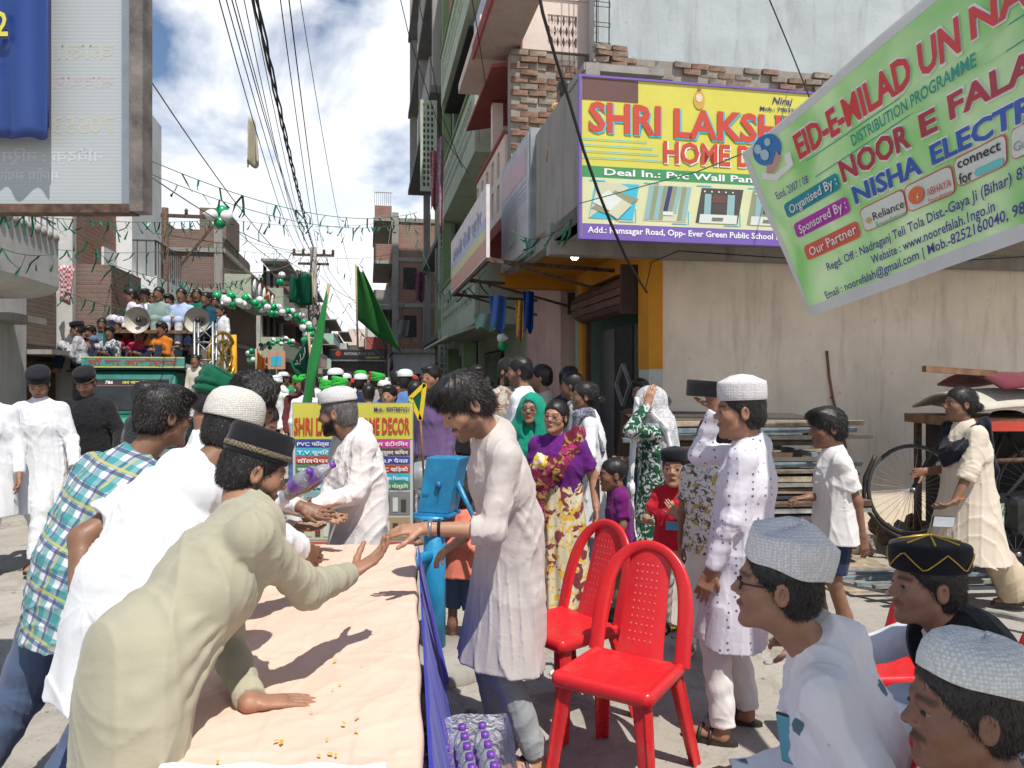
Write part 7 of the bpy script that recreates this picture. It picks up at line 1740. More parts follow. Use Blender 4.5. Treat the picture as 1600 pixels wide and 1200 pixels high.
# ------------------------------------------------------------------ the men at the table
J = person('young man in pale grey kurta bending over the table with his arm stretched out', .03, 3.22, -72, 1.74, res=RH, pel=pv(800,852,3.20), neck=pv(768,672,3.10), head=pv(727,634,3.02), hd=(-68,-34,0), la=pv(664,826,2.90), ra=pv(722,842,3.30),
    hl=dict(d=(-1,-.1,-.03), n=(0,.3,-1), curl=.45), hr=dict(d=(-.8,-.2,-.5), n=(0,0,-1), curl=.5), sk=SK_C, top=dict(type='kurta', mat=GRK, ln=.47, sl='rolled', fit=1.0, cr=.004, folds=[(.36,150,.12,230),(.32,160,.02,225),(.28,170,-.08,210),(-.03,185,-.33,190),(-.03,215,-.35,220)], wr=.0045, flare=.045), bottom=dict(mat=GRT, fit=.95), hair='messy', beard=.55, mous=.85,
    rl=(-.06,3.34,.08), ll=(.10,3.08,.08), eh_l=(.35,-.2,-1), eh_r=(.2,.4,-1), hs=1.06, seed=3, build=.95)
w0 = J['wL']-J['o']; dW = unit((-1,-.1,-.03))
MB().tube([Vector(w0+nv((0,cos(a)*.026,sin(a)*.026))+dW*-.02) for a in [2*pi*i/16 for i in range(16)]], .009, 6, closed=True).build('watch_strap', STEEL, J['root'])
MB().tube([Vector(w0+nv((0,cos(a)*.029,sin(a)*.029))+dW*-.055) for a in [2*pi*i/16 for i in range(16)]], .007, 6, closed=True).build('black_wristband', BLK, J['root'])
JO = person('man in olive kurta with black banded cap leaning across the table', -.98, 1.85, 126, 1.74, res=RH, pel=pv(212,1085,1.80), neck=pv(392,806,2.06), head=pv(397,738,2.17), hd=(122,-20,0), ra=pv(546,897,2.34), la=pv(392,1098,1.95),
    hr=dict(d=(.75,.35,.42), n=(-.45,-.25,.8), curl=.5, thumb=.9), hl=dict(d=(.75,.35,-.1), n=(0,0,-1), curl=.1), top=dict(type='kurta', mat=OLV, ln=.55, wr=.0035, cr=.0, fit=.95, folds=[(.36,20,.10,-75),(.33,30,.02,-50),(.30,38,-.06,-25),(.27,45,-.14,0),(.36,-10,.22,-80),(.24,60,-.20,30),(-.02,20,-.35,10),(-.05,-60,-.35,-50)], flare=.0, hem=tuple(pv(165,1560,1.66))), bottom=dict(mat=OLV), hair='capped', beard=.8, mous=.6, cap=('kufi', BCP, dict(scale=.95, band=(BAND,.048,.066))),
    rl=(-.98,1.66,.08), ll=(-1.05,1.95,.08), eh_r=(.1,-.3,-1), eh_l=(-.2,.3,.1), build=1.0, hs=.91, seed=14)
person('man in white shirt and white knitted cap seen from behind, sleeves short', -1.25, 2.42, 152, 1.72, res=RH, pel=pv(205,968,2.38), neck=pv(300,728,2.56), head=pv(364,674,2.70), hd=(132,-16,0), la=pv(122,962,2.34), ra=pv(505,880,2.95),
    hl=dict(d=(.05,.05,-1), n=(.6,.5,0), curl=.8), hr=dict(curl=.3), sk=SK_B, top=dict(type='shirt', mat=WC, ln=.27, sl=('long','half'), fit=1.10, wr=.005, cr=.005, flare=.03, folds=[(.36,160,.1,-100),(.3,150,-.05,-120),(.25,170,-.1,-150)], hem=tuple(pv(200,1085,2.36))), bottom=dict(mat=NAVY), hair='capped', cap=('knit', WKN, dict(ribs=1)), build=1.10, eh_l=(-.9,-.5,-.2), twist=-14, hs=.97, seed=21)
pf_ = held('yellow_sweet', 'small yellow sweet packet in the hand of the short-sleeved man', 'sweet', MB().ball((0,0,0), .032, 10, 7, (1,.8,1.1)), plain('yellow_sweet', (.7,.35,.03), .5), pv(112,1020,2.30))
person('man in teal plaid shirt and jeans with thick black hair seen from behind', -1.62, 2.85, 158, 1.70, res=RH, pel=pv(132,925,2.76), neck=pv(205,715,2.90), head=pv(257,652,2.96), hd=(142,-8,0), la=pv(60,975,2.66), ra=(-1.15,3.2,.95),
    hl=dict(d=(.05,.1,-1), n=(.6,.5,0), curl=.7), sk=SK_B, top=dict(type='plaid_shirt', mat=PLD, ln=.17, fit=1.08, wr=.005), bottom=dict(mat=JEAN, fit=1.05), hair='full', eh_l=(-1,-.3,-.1), build=1.10, hs=1.0, seed=31, ll=(-1.98,2.66,.08), rl=(-1.62,2.55,.08))
J = person('man in white with dark green wrapped turban between the leaning men', -1.48, 3.62, 105, 1.62, res=.008, hd=(120,-25,0), top=dict(mat=WC), hair='capped', cap=('turban', GTB), beard=.6, hs=1.05, la=(-1.2,3.75,1.0)); glasses(J)
person('man in maroon sleeves and black cap half hidden behind the green turban', -1.66, 4.25, 70, 1.67, res=.008, hd=(45,-12,0), pel=(-1.62,4.2,.88), neck=(-1.50,4.15,1.36), head=(-1.63,4.25,1.545) if False else None, la=None, ra=pv(476,838,3.85), hr=dict(d=(.9,-.1,.15), n=(0,-.2,1), curl=.3), top=dict(type='maroon_shirt', mat=MAR), hair='capped', cap=('skull', BCP), beard=.3, mous=.6)
J6 = person('man with wavy black hair in white shirt receiving bottles at the table', -1.42, 3.40, 78, 1.68, res=.0055, pel=(-1.40,3.42,.90), neck=(-1.20,3.32,1.36), head=pv(394,632,3.22), hd=(52,-26,0), ra=pv(452,772,3.16), la=pv(470,792,3.5), hr=dict(d=(.9,-.1,.25), n=(-.2,.1,1), curl=.55), hl=dict(d=(.9,0,-.25), n=(0,-.6,.6), curl=.25),
    sk=SK_B, top=dict(type='shirt', mat=WC, ln=.12), hair='messy', beard=.15, mous=.95, hs=1.08, seed=41)
BOT = empty('water_bottle', pv(462,762,3.12), 0, 'small purple-labelled water bottle held up by the wavy-haired man', 'bottle'); BOT.rotation_euler = (.3,1.0,.2)
o = link('bottle', bm_, None, BOT); link('cap', cm_, None, BOT); link('label', lm_, None, BOT)
BOT = empty('water_bottle', pv(444,775,3.14), 0, 'second small water bottle lower in the wavy-haired man\'s hands', 'bottle'); BOT.rotation_euler = (.2,.9,-.3)
o = link('bottle', bm_, None, BOT); link('cap', cm_, None, BOT); link('label', lm_, None, BOT)
person('man in grey shirt reaching for bottles from behind the table corner', -1.55, 3.95, 85, 1.58, res=.009, pel=(-1.50,3.92,.84), neck=(-1.36,3.88,1.25), hd=(90,-30,0), ra=pv(494,800,3.72), la=pv(488,858,3.75), hr=dict(d=(.9,0,-.3), n=(0,-.7,.6), curl=.25), hl=dict(d=(.9,-.2,.0), n=(0,-.3,1), curl=.3), top=dict(type='shirt', mat=cloth('faded_grey_shirt', (.45,.45,.44))), hair='short')
J8 = person('bearded man in white kurta and white skullcap standing behind the table', -.90, 4.33, -58, 1.62, res=.0058, neck=(-.90,4.28,1.325), pel=(-.86,4.32,.86), head=pv(527,647,4.22), hd=(-98,-8,0), la=pv(486,792,4.02), ra=pv(500,808,4.10), hl=dict(d=(-.8,-.2,-.1), n=(0,.3,.9), curl=.5), hr=dict(d=(-.8,-.2,-.2), n=(0,.3,.9), curl=.5),
    top=dict(type='kurta', mat=WC2, ln=.45, fit=1.05, wr=.0045, belly=True), hair='capped', hairm=GREYH, cap=('skull', WCP, dict(ribs=1)), beard=1.0, mous=.9, build=1.1, hs=1.06, seed=51)
# ------------------------------------------------------------------ standing group on the right
JP = person('man in white dotted kurta and white cap holding up a phone', .96, 3.42, -118, 1.62, res=RH, pel=(1.04,3.42,.86), neck=(1.075,3.40,1.335), head=pv(1156,644,3.38), hd=(-98,-2,0), ra=pv(1120,640,3.62), la=pv(1108,905,3.28), hr=dict(d=(-.35,-.1,.9), n=(-.5,-.8,0), curl=.7), hl=dict(curl=.5),
    top=dict(type='kurta', mat=DOT, ln=.47, fit=1.02, wr=.003, cr=.004, flare=.02), bottom=dict(mat=WC2), hair='capped', cap=('tall', WCP, dict(scale=.97)), mous=.4, eh_r=(-.2,.2,-1), hs=1.05, seed=61, rl=(1.10,3.52,.08), ll=(.93,3.33,.08))
phone('black phone held up sideways by the man in the dotted kurta', pv(1097,607,3.52), (0,radians(4),radians(12)))
J = person('woman in purple blouse and yellow floral sari with glasses', .32, 5.2, -22, 1.47, res=.0065, hd=(-28,2,4), sk=SK_C, top=dict(type='blouse', mat=PUR, ln=0, sl='half', wr=.003, collar=False), bottom=False, hair='bun', build=1.18, ra=(.10,5.1,.78), la=(.57,5.1,.74), seed=71); glasses(J, plain('thin_frame', (.25,.12,.08), .3))
q = [rc(J['pel']+nv((0,0,.12)), (J['o'][0]+.02, J['o'][1], .06), .125, .165, .05, J['sv'], 1.35, fb=True, fold=('vert',.010,9,2))]; body_mesh_obj('sari_skirt', q, .009, J['root'], SAR, (.005,3,1,.8))
F_ = J['f']
drape(J, [J['shL']+nv((0,0,.055))-F_*.05, J['shL']+nv((0,0,.06))+F_*.02-J['sv']*-.02, J['neck']+nv((0,0,-.22))+F_*.125-J['sv']*.02, J['pel']+nv((0,0,.14))+F_*.14+J['sv']*.10, J['pel']+nv((0,0,-.25))+F_*.15+J['sv']*.15], PAL, .034, 2.3, name='pallu')
drape(J, [J['shL']+nv((0,0,.05))-F_*.03+J['sv']*.05, J['neck']+nv((0,0,-.18))+F_*.13+J['sv']*.06, J['pel']+nv((0,0,.16))+F_*.13+J['sv']*.16], SAR, .026, 2.0, name='pallu_border')
J = person('elderly woman in emerald green veil behind the woman in the sari', .16, 5.95, -12, 1.50, res=.008, hd=(-15,0,0), top=dict(type='blouse', mat=GVL, ln=.5, wr=.004), bottom=dict(mat=GVL), hair='woman', hairm=GREYH, seed=81); glasses(J); hood(J, GVL)
person('man in plain white tee turned away to the left, short black hair', .12, 6.25, -108, 1.76, z=.06, res=.0075, hd=(-100,-5,0), top=dict(type='tee', mat=WC, ln=.12, sl='half', collar=False), bottom=dict(mat=JEAN), hair='short', beard=.6, mous=.6, build=1.12, seed=91)
person('bearded man in printed beige shirt facing the man in the white tee', -.07, 6.9, 35, 1.72, z=.1, res=.009, hd=(55,-8,0), top=dict(type='shirt', mat=cloth('printed_beige', (.42,.37,.30), 'floral', (.2,.13,.1), (.5,.45,.4)), ln=.12), hair='messy', beard=1, mous=1, ra=(-.22,6.6,1.35), seed=92)
J = person('girl in white kurta with checked grey scarf looking left', .63, 6.0, -92, 1.60, res=.007, hd=(-88,2,0), sk=SK_B, top=dict(type='kurta', mat=WC, ln=.50, sl='rolled', wr=.004), bottom=dict(mat=SKY), hair='bun', seed=101, la=(.35,5.75,.98), ra=(.33,6.0,.95))
drape(J, [J['neck']+nv((.09,-.12,-.28)), J['neck']+nv((0,-.09,.02)), J['neck']+nv((-.09,-.06,.0)), J['neck']+nv((-.16,-.08,-.30)), J['neck']+nv((-.15,-.08,-.52))], CHK, .028, 2.0, name='checked_scarf')
J = person('woman in dark green printed dress under a white net veil', 1.05, 5.5, -95, 1.56, res=.0068, hd=(-92,0,0), sk=SK_C, top=dict(type='dress', mat=GRD, ln=.58, wr=.004, flare=.05), bottom=dict(mat=WC), hair='woman', la=pv(1012,632,5.28), ra=(.85,5.65,1.0), hl=dict(d=(.25,.1,.9), n=(.6,.7,0), curl=.4), eh_l=(-.6,-.3,-.9), seed=111)
hood(J, NET, drape=.35, front=False, name='net_veil')
drape(J, [J['hc']+nv((-.09,-.06,.03)), J['neck']+nv((-.17,-.12,-.10)), J['neck']+nv((-.19,-.13,-.45)), J['neck']+nv((-.17,-.13,-.80)), J['neck']+nv((-.14,-.13,-1.0))], WC, .020, 2.6, name='veil_end')
drape(J, [J['hc']+nv((-.05,-.10,-.02)), J['neck']+nv((.05,-.17,-.04)), J['neck']+nv((.12,-.18,-.30))], WC, .018, 2.6, name='veil_border')
w0 = J['wL']-J['o']
for q in range(3): MB().tube([Vector(w0+nv((cos(a)*.026, sin(a)*.026, -.025-.014*q))) for a in [2*pi*i/14 for i in range(14)]], .004, 5, closed=True).build('bangle', plain('dark_red_bangle', (.12,.01,.02), .3), J['root'])
person('toddler girl in purple dress with cropped hair in front of the veil woman', .73, 5.1, -80, 1.04, res=.006, hs=1.12, hd=(-85,-5,0), sk=SK_B, top=dict(type='dress', mat=PRP, ln=.34, sl='half', flare=.05, collar=False), bottom=dict(mat=BLK, cut=.45), hair='bald', seed=121)
J = person('small boy in red tee and black cap with hand on his chest', 1.05, 4.85, -15, 1.12, res=.0058, hs=1.14, hd=(-22,0,0), sk=SK_C, top=dict(type='tee', mat=REDT, ln=.10, sl='half', collar=False), bottom=dict(mat=cloth('grey_pants', (.35,.33,.31))), hair='capped', cap=('flat', BCP), ra=(.86,4.70,.72), la=(1.03,4.70,.76), hl=dict(d=(-.5,.1,.8), n=(0,1,0), curl=.2), hr=dict(d=(-.7,-.5,.1), n=(0,0,1), curl=.3), seed=131)
c_ = J['pel']-J['o']+J['f']*.115+nv((0,0,.09)); bb = MB(); bb.add([tuple(c_+J['sv']*(a*.055)+nv((0,0,z_*.028))) for a, z_ in ((-1,-1),(1,-1),(1,1),(-1,1))], [(0,1,2,3)]); bb.build('tee_print', plain('tee_print', (.10,.30,.50), .6), J['root'])
person('boy in floral shirt with black hair seen from behind, white clogs', 1.14, 4.30, 165, 1.36, res=.0068, hs=1.08, hd=(175,-5,0), sk=SK_B, top=dict(type='floral_shirt', mat=FLO, ln=.12, sl='half'), bottom=dict(mat=WC2), hair='full', shoes=plain('white_clog', (.72,.72,.70), .4), seed=141, rl=(1.14,4.2,.08), ll=(1.02,4.38,.08))
person('schoolboy in white half-sleeved shirt and navy shorts walking left', 1.96, 4.56, -95, 1.42, res=.0055, hs=1.07, hd=(-92,-6,0), sk=SK_B, top=dict(type='school_shirt', mat=cloth('school_white', (.66,.64,.62)), ln=.15, sl='half', fit=1.08, flare=.02), bottom=dict(mat=NAVY, cut=.46, fit=1.05), hair='messy', ra=pv(1262,777,4.55), la=(2.06,4.42,.66), hr=dict(d=(-1,0,-.1), n=(0,0,-1), curl=.9), seed=151, rl=(1.90,4.62,.08), ll=(2.02,4.5,.08))
J = person('woman in cream kurta with black scarf and bun walking left', 3.2, 5.3, -95, 1.56, res=.0058, hd=(-92,0,0), sk=SK_B, top=dict(type='kurta', mat=CRM, ln=.52, sl='rolled', fit=1.1, wr=.0045, flare=.09), bottom=dict(mat=cloth('cream_trousers', (.48,.40,.28)), fit=1.2, bell=.05), hair='bun', la=pv(1487,800,5.05), ra=(2.95,5.4,.95), hl=dict(d=(-.9,-.1,-.4), n=(0,.5,.8), curl=.6), eh_l=(.9,-.2,-.3), seed=161, build=1.08, rl=(2.98,5.40,.08), ll=(3.50,5.2,.10))
drape(J, [J['neck']+nv((.12,.0,-.62)), J['neck']+nv((.15,-.04,-.30)), J['neck']+nv((.08,-.08,.01)), J['neck']+nv((-.02,-.13,-.05)), J['neck']+nv((-.13,-.12,-.18)), J['neck']+nv((-.15,0,-.22)), J['neck']+nv((-.06,.12,-.02))], BSC, .030, 2.4, name='black_scarf')
phone('pale phone in the hand of the woman in the cream kurta', pv(1474,815,4.98), (radians(10),radians(3),radians(5)), plain('phone_screen', (.55,.58,.62), .1))
w0 = J['wL']-J['o']; MB().tube([Vector(w0+nv((cos(a)*.03+.02, sin(a)*.03, .02+.01*cos(a)))) for a in [2*pi*i/14 for i in range(14)]], .005, 5, closed=True).build('bangle', plain('orange_bangle', (.6,.1,.03), .3), J['root'])
person('child in coral orange top and jeans, barefoot behind the man in the grey kurta', -.31, 4.52, 172, .98, res=.0065, hs=1.1, sk=SK_B, top=dict(type='coral_top', mat=ORG, ln=.16, sl='long', flare=.05, collar=False), bottom=dict(mat=JEAN, cut=.62), hair='full', shoes=None, ra=(-.42,4.4,.62), la=(-.2,4.4,.60), seed=171)
# ------------------------------------------------------------------ seated men
J = person('seated man with glasses and tall white cap, white shirt with small motifs', .80, 1.80, -112, 1.72, res=RH, sit=True, pel=(.84,1.78,.50), neck=(.735,1.80,.985), head=pv(1214,915,1.78), hd=(-108,2,0), ra=(.58,1.98,.56), la=(.60,1.60,.54), rl=(.30,2.05,.08), ll=(.32,1.75,.08), kneehint=(-.5,0,1), top=dict(type='shirt', mat=TRI, ln=.1, fit=1.03, wr=.004, cr=.005, folds=[(.36,165,.1,240),(.3,160,.0,215),(.36,200,.2,280)]), bottom=dict(mat=WC), hair='capped', mous=.6,
    cap=('tall', WSC, dict(lump=.9, tilt=.22, scale=1.02)), hs=.92, build=.96, seed=181); glasses(J)
ph = phone('phone standing in the shirt pocket of the seated man with glasses', (0,0,0), (0,0,0), plain('phone_back_cyan', (.15,.40,.45), .2))
n_ = unit(J['f']*.62-J['sv']*.78); u_ = unit(J['up']-n_*(J['up']@n_)); x_ = np.cross(n_, u_); cc_ = J['neck']-J['up']*.215-J['sv']*.10+J['f']*.113+J['sv']*.008
ph.matrix_world = mat4(cc_, np.stack([u_*.72, -n_, x_*.72], axis=1))
J = person('seated young man with black and gold cap and black waistcoat leaning forward', 1.55, 2.35, -92, 1.70, res=RH, sit=True, pel=(1.58,2.36,.50), neck=pv(1482,985,2.33), head=pv(1447,915,2.32), hd=(-92,0,0), la=pv(1352,1092,2.12), ra=(.98,2.55,.72), rl=(1.05,2.5,.08), ll=(1.02,2.25,.08), kneehint=(-.5,0,1), top=dict(type='white_shirt', mat=cloth('bluish_white', (.66,.68,.72)), ln=.12, fit=.98), bottom=dict(mat=cloth('bluish_white', (.66,.68,.72))), hair='capped', cap=('flat', BCP, dict(scale=1.06)), mous=.5, beard=.15, eh_l=(-.2,-.5,-.6), hs=1.02, seed=191)
up, sv, nk, pe = J['up'], J['sv'], J['neck'], J['pel']
body_mesh_obj('waistcoat', [rc(pe+up*.04, pe+up*.34, .128, .134, .05, sv, 1.38), rc(pe+up*.30, nk-up*.11, .133, .112, .05, sv, 1.46), rc(nk-up*.05+sv*.05, nk-up*.07+sv*.11, .062, .062, .03), rc(nk-up*.05-sv*.05, nk-up*.07-sv*.11, .062, .062, .03), el(nk+J['f']*.10+up*-.02, (.05,.05,.12), None, .02, 's')], .006, J['root'], cloth('black_waistcoat', (.014,.015,.018), 'spark', (.05,.05,.06)), (.003,4,1,.5))
c, R, s = J['hc']-J['o'], J['R'], J['s']
for i in range(7):
    a = 2*pi*i/7+.2; MB().tube([Vector(c+R@(nv((.0885*1.06*q*cos(a), -.012+.1065*1.06*q*sin(a), .012+1.03*zz))*s)) for q, zz in ((.06,.1365),(.45,.1285),(.80,.120))], .0032, 5).build('gold_ray', GOLDM, J['root'])
z1 = []
for i in range(57): a = 2*pi*i/56; tri = abs(((i/56*6) % 1)-.5)*2; z1.append(Vector(c+R@(nv((.0885*1.06*1.055*cos(a), -.012+.1065*1.06*1.055*sin(a), .012+1.03*(.048+.050*tri)))*s)))
MB().tube(z1, .0022, 5).build('gold_zigzag', GOLDM, J['root'])
J = person('man in ribbed white skullcap in the lower right corner, face in profile', .92, 1.28, -95, 1.72, res=.0045, sit=True, pel=(.98,1.27,.46), neck=(.875,1.29,.885), head=pv(1505,1108,1.31), hd=(-97,-2,0), ra=(.66,1.45,.50), la=(.66,1.12,.48), rl=(.45,1.5,.08), ll=(.48,1.2,.08), kneehint=(-.5,0,1), sk=SK_B, top=dict(type='shirt', mat=cloth('grey_shadow_shirt', (.22,.24,.27)), ln=.1), bottom=dict(mat=GRT), hair='capped', mous=.7, cap=('skull', knit('pale_aqua_cap', (.80,.82,.78)), dict(ribs=.7, tilt=.22, scale=1.0, lump=.4)), hs=.91, seed=201)
# ------------------------------------------------------------------ walkers on the left
person('young man in white kurta and black cap walking forward looking down', -4.05, 6.5, 12, 1.72, res=.007, hd=(22,-34,0), top=dict(type='kurta', mat=WC, ln=.45, fit=1.08, wr=.005, flare=.03), bottom=dict(mat=WC, fit=1.15), hair='capped', cap=('flat', BCP), beard=.3, mous=.5, la=(-3.72,6.42,.86), ra=(-4.35,6.45,.88), rl=(-4.15,6.7,.12), ll=(-3.95,6.25,.08), seed=211)
person('man in black sequinned kurta and black beaded cap beside the white kurta', -3.98, 7.1, 5, 1.73, res=.0075, hd=(8,-32,0), sk=SK_C, top=dict(type='kurta', mat=BLS, ln=.45, fit=1.1, flare=.03), bottom=dict(mat=BLK, fit=1.1), hair='capped', cap=('flat', BCP, dict(band=(BAND,.030,.040))), beard=.4, mous=.6, build=1.1, la=(-3.60,6.9,.95), seed=221)
person('man in white kurta cut by the left edge of the photo', -4.27, 6.15, 20, 1.70, res=.009, hd=(30,-15,0), top=dict(type='kurta', mat=WC, ln=.42, fit=1.08), bottom=dict(mat=WC, fit=1.1), hair='short', la=(-3.98,6.1,.84), rl=(-4.35,6.3,.1), ll=(-4.2,6.0,.08), seed=231)
person('man in black checked shirt looking right behind the plaid shirt', -3.02, 6.1, 95, 1.60, res=.009, hd=(95,-8,0), sk=SK_B, top=dict(type='checked_shirt', mat=BLCK, ln=.12), bottom=dict(mat=JEAN), hair='messy', mous=.5, seed=241)
J = person('man in white kurta, white turban and green stole in the street', -4.05, 13.0, 12, 1.68, res=.011, hd=(10,-5,0), sk=SK_B, top=dict(type='kurta', mat=WC, ln=.5), hair='capped', cap=('turban', WC), mous=.4)
for sg in (-1, 1): drape(J, [J['neck']+J['sv']*.07*sg-J['f']*.05, J['neck']+J['sv']*.09*sg+J['f']*.10+nv((0,0,-.1)), J['neck']+J['sv']*.08*sg+J['f']*.15+nv((0,0,-.55))], cloth('bright_green_stole', (.10,.45,.02)), .02, 2, h=.012, name='stole')
# ------------------------------------------------------------------ riders on the truck
def rider(label, px, hy, D, yaw, mat, hair='short', cap=None, H=1.55, sk=SK_B, hd=None, low=False, armup=None, bot=None, hs=1.14):
    H = H*1.07
    hc = pv(px, hy, D); k = H/1.72; neck = hc-nv((0,0,.155*k)); pel = neck-nv((0,0,.46*k)); f = nv((sin(radians(yaw)), -cos(radians(yaw)), 0)); sv = np.cross(f, nv((0,0,1)))
    an = pel+f*(.42 if low else .34)*k+nv((0,0,(-.30 if low else -.12)*k)); pel = pel-f*.06
    return person(label, float(pel[0]), float(pel[1]), yaw, H, 'riders on the green truck', res=.011, z=float(pel[2])-.4, pel=pel, neck=neck, head=hc+f*.02, hd=(yaw if hd is None else hd, -8, 0), sit=True, rl=an+sv*.12, ll=an-sv*.12, kneehint=f*.3+nv((0,0,1)), ra=pel+f*.34+sv*.08+nv((0,0,.16)) if armup is None else armup, la=pel+f*.33-sv*.08+nv((0,0,.15)),
        sk=sk, top=dict(mat=mat, ln=.06, wr=.003), bottom=dict(mat=bot or NAVY), hair=hair, cap=cap, hs=hs, shoes=None)
cA = lambda n, c, *a: cloth('rider_'+n, c, *a)
R1, R2 = 13.75, 14.75
rider('truck rider in black cap and grey patterned shirt at the left end, looking down', 122, 515, R1, -70, cA('grey_print', (.30,.31,.33), 'floral', (.55,.55,.55), (.1,.1,.1)), cap=('flat', BCP), hair='capped')
rider('boy rider in black and white shirt hugging his knee on the cab roof', 172, 520, R1-.1, 5, cA('bw', (.50,.50,.52), 'floral', (.03,.03,.03), (.1,.1,.1)), hair='messy', H=1.4)
rider('boy rider in red with white cap on the cab roof', 199, 517, R1+.3, 25, cA('red1', (.38,.02,.04)), cap=('skull', WC), hair='capped', H=1.35)
rider('boy rider in plain red tee with folded hands on the cab roof', 217, 523, R1-.15, 10, cA('red2', (.42,.03,.06)), hair='messy', H=1.32)
rider('boy rider in orange shirt stretching his arm on the cab roof', 254, 515, R1-.1, -15, cA('orange', (.48,.15,.02)), hair='messy', H=1.42, armup=pv(232,528,13.4))
rider('rider in long light blue kurta sitting at the right of the cab roof', 268, 506, R1+.5, -5, cA('lightblue', (.25,.42,.60)), cap=('skull', cA('beigecap', (.35,.3,.2))), hair='capped', H=1.62, low=True, bot=cA('lightblue', (.25,.42,.60)))
rider('rider in bright cyan shirt beside the light blue kurta', 283, 512, R1+.9, 10, cA('cyan', (.02,.28,.42)), H=1.5, low=True)
rider('rider in denim shirt behind the boys on the cab roof', 186, 510, R1+.8, -20, cA('denim', (.12,.19,.28)), H=1.45)
rider('rider in lilac white shirt with bushy hair at the top left of the load', 206, 462, R2, -55, cA('lilac', (.60,.55,.66)), hair='messy', H=1.6, low=True)
rider('rider in open white shirt on top of the load', 227, 463, R2-.2, 5, cA('white', (.72,.72,.76)), hair='messy', H=1.55, low=True)
rider('bearded rider in grey green kurta in the middle of the load', 249, 460, R2-.3, -3, cA('greygreen', (.22,.30,.27)), H=1.68, low=True, bot=cA('greygreen', (.22,.30,.27)))
rider('rider in pale blue kurta sitting above the right horn', 284, 462, R2-.3, 0, cA('paleblue', (.38,.47,.66)), H=1.68, low=True, bot=cA('paleblue2', (.5,.52,.56)))
rider('rider in teal checked shirt at the right of the load', 323, 468, R2-.4, -12, cA('tealcheck', (.01,.10,.14), 'check', (.01,.03,.05)), H=1.6, low=True)
rider('rider in dark green behind the teal checked shirt', 308, 462, R2+.5, 10, cA('darkgreen', (.01,.14,.09)), H=1.55, low=True)
rider('rider with small dark head at the back of the load', 238, 468, R2+.8, 0, cA('brown', (.12,.08,.06)), H=1.5, low=True)
for kk, (px, hy_, D, yaw_, m_, lb_) in enumerate(((142,520,14.6,-10,(.25,.10,.08),'rider in rust shirt behind the black-capped rider on the left'),(160,508,14.7,15,(.10,.16,.22),'rider in slate shirt half hidden at the left back of the cab'),(236,512,14.5,5,(.05,.20,.16),'rider in teal shirt between the orange shirt and the red tee'),(298,514,14.6,-20,(.45,.40,.30),'rider in beige shirt under the right horn'),(265,470,15.6,0,(.10,.10,.12),'dark-clothed rider between the two kurtas at the back'),(336,474,15.2,20,(.40,.42,.45),'rider in pale shirt behind the truss at the far right'),(215,470,15.7,-15,(.20,.05,.05),'rider in maroon at the back left of the load'),(296,468,15.6,12,(.35,.38,.20),'rider in khaki at the back of the load'))):
    rider(lb_, px, hy_, D, yaw_, cA('extra%d' % kk, m_), H=1.52, low=kk > 3, hair=('messy','short')[kk % 2])
person('child in white shirt and green vest standing by the truss on the truck', *[float(v_) for v_ in pv(349,HY,14.2)[:2]], -35, 1.25, 'riders on the green truck', z=1.75, res=.011, sk=SK_B, top=dict(mat=cA('white', (.72,.72,.76)), ln=.1), bottom=dict(mat=WC), hair='full', hs=1.1)
person('child in pale shirt looking out from the side of the truck', *[float(v_) for v_ in pv(306,HY,12.6)[:2]], 10, 1.05, 'riders on the green truck', z=.95, res=.011, sk=SK_B, top=dict(mat=cA('cream', (.55,.5,.42)), ln=.1), hair='short', hs=1.1)
# people looking down from the balconies
person('black-haired child leaning behind the parapet beside the yellow board', .56, 7.55, -150, 1.38, z=3.22, res=.009, hair='full', sk=SK_B, top=dict(mat=cloth('yellow_print', (.5,.35,.1), 'floral', (.4,.1,.05), (.2,.1,.1)), ln=.1), hs=1.06)
p_ = S(2.05, 13.7); person('child with a blue face cloth peering over the green balcony', p_.x, p_.y, -60, 1.30, z=5.7, res=.011, hair='short', sk=SK_B, top=dict(mat=cloth('cyan_child', (.05,.3,.45)), ln=.1))
p_ = S(2.3, 11.6); person('woman in red on the pink balcony', p_.x, p_.y, -60, 1.45, z=3.85, res=.012, hair='bun', top=dict(mat=REDT, ln=.3))
# ------------------------------------------------------------------ the crowd: prototypes and their copies
cols = dict(white=(.72,.73,.75), cream=(.58,.52,.42), blue=(.10,.20,.42), navy=(.02,.03,.08), grey=(.28,.28,.29), maroon=(.14,.03,.04), green=(.03,.24,.09), purple=(.16,.10,.22), teal=(.04,.22,.24), brown=(.17,.10,.06), yellow=(.55,.50,.08), black=(.02,.02,.022), pink=(.55,.22,.28), orange=(.5,.17,.04))
cm = {k_: cloth('crowd_'+k_, v_) for k_, v_ in cols.items()}
capm = dict(white=WC, green=cloth('crowd_green_cap', (.04,.42,.05)), red=cloth('crowd_red_cap', (.45,.04,.03)), black=BCP)
skins = [SK_A, SK_B, SK_C]
protos = []; specs = [dict(yaw=168, kind=None, hair='full', ln=.08), dict(yaw=160, kind='skull', hair='capped', ln=.42), dict(yaw=10, kind='skull', hair='capped', ln=.42), dict(yaw=-20, kind=None, hair='full', ln=.08), dict(yaw=185, kind='turban', hair='capped', ln=.45), dict(yaw=15, kind='turban', hair='capped', ln=.45), dict(yaw=-90, kind=None, hair='short', ln=.10), dict(yaw=95, kind='round', hair='capped', ln=.40)]
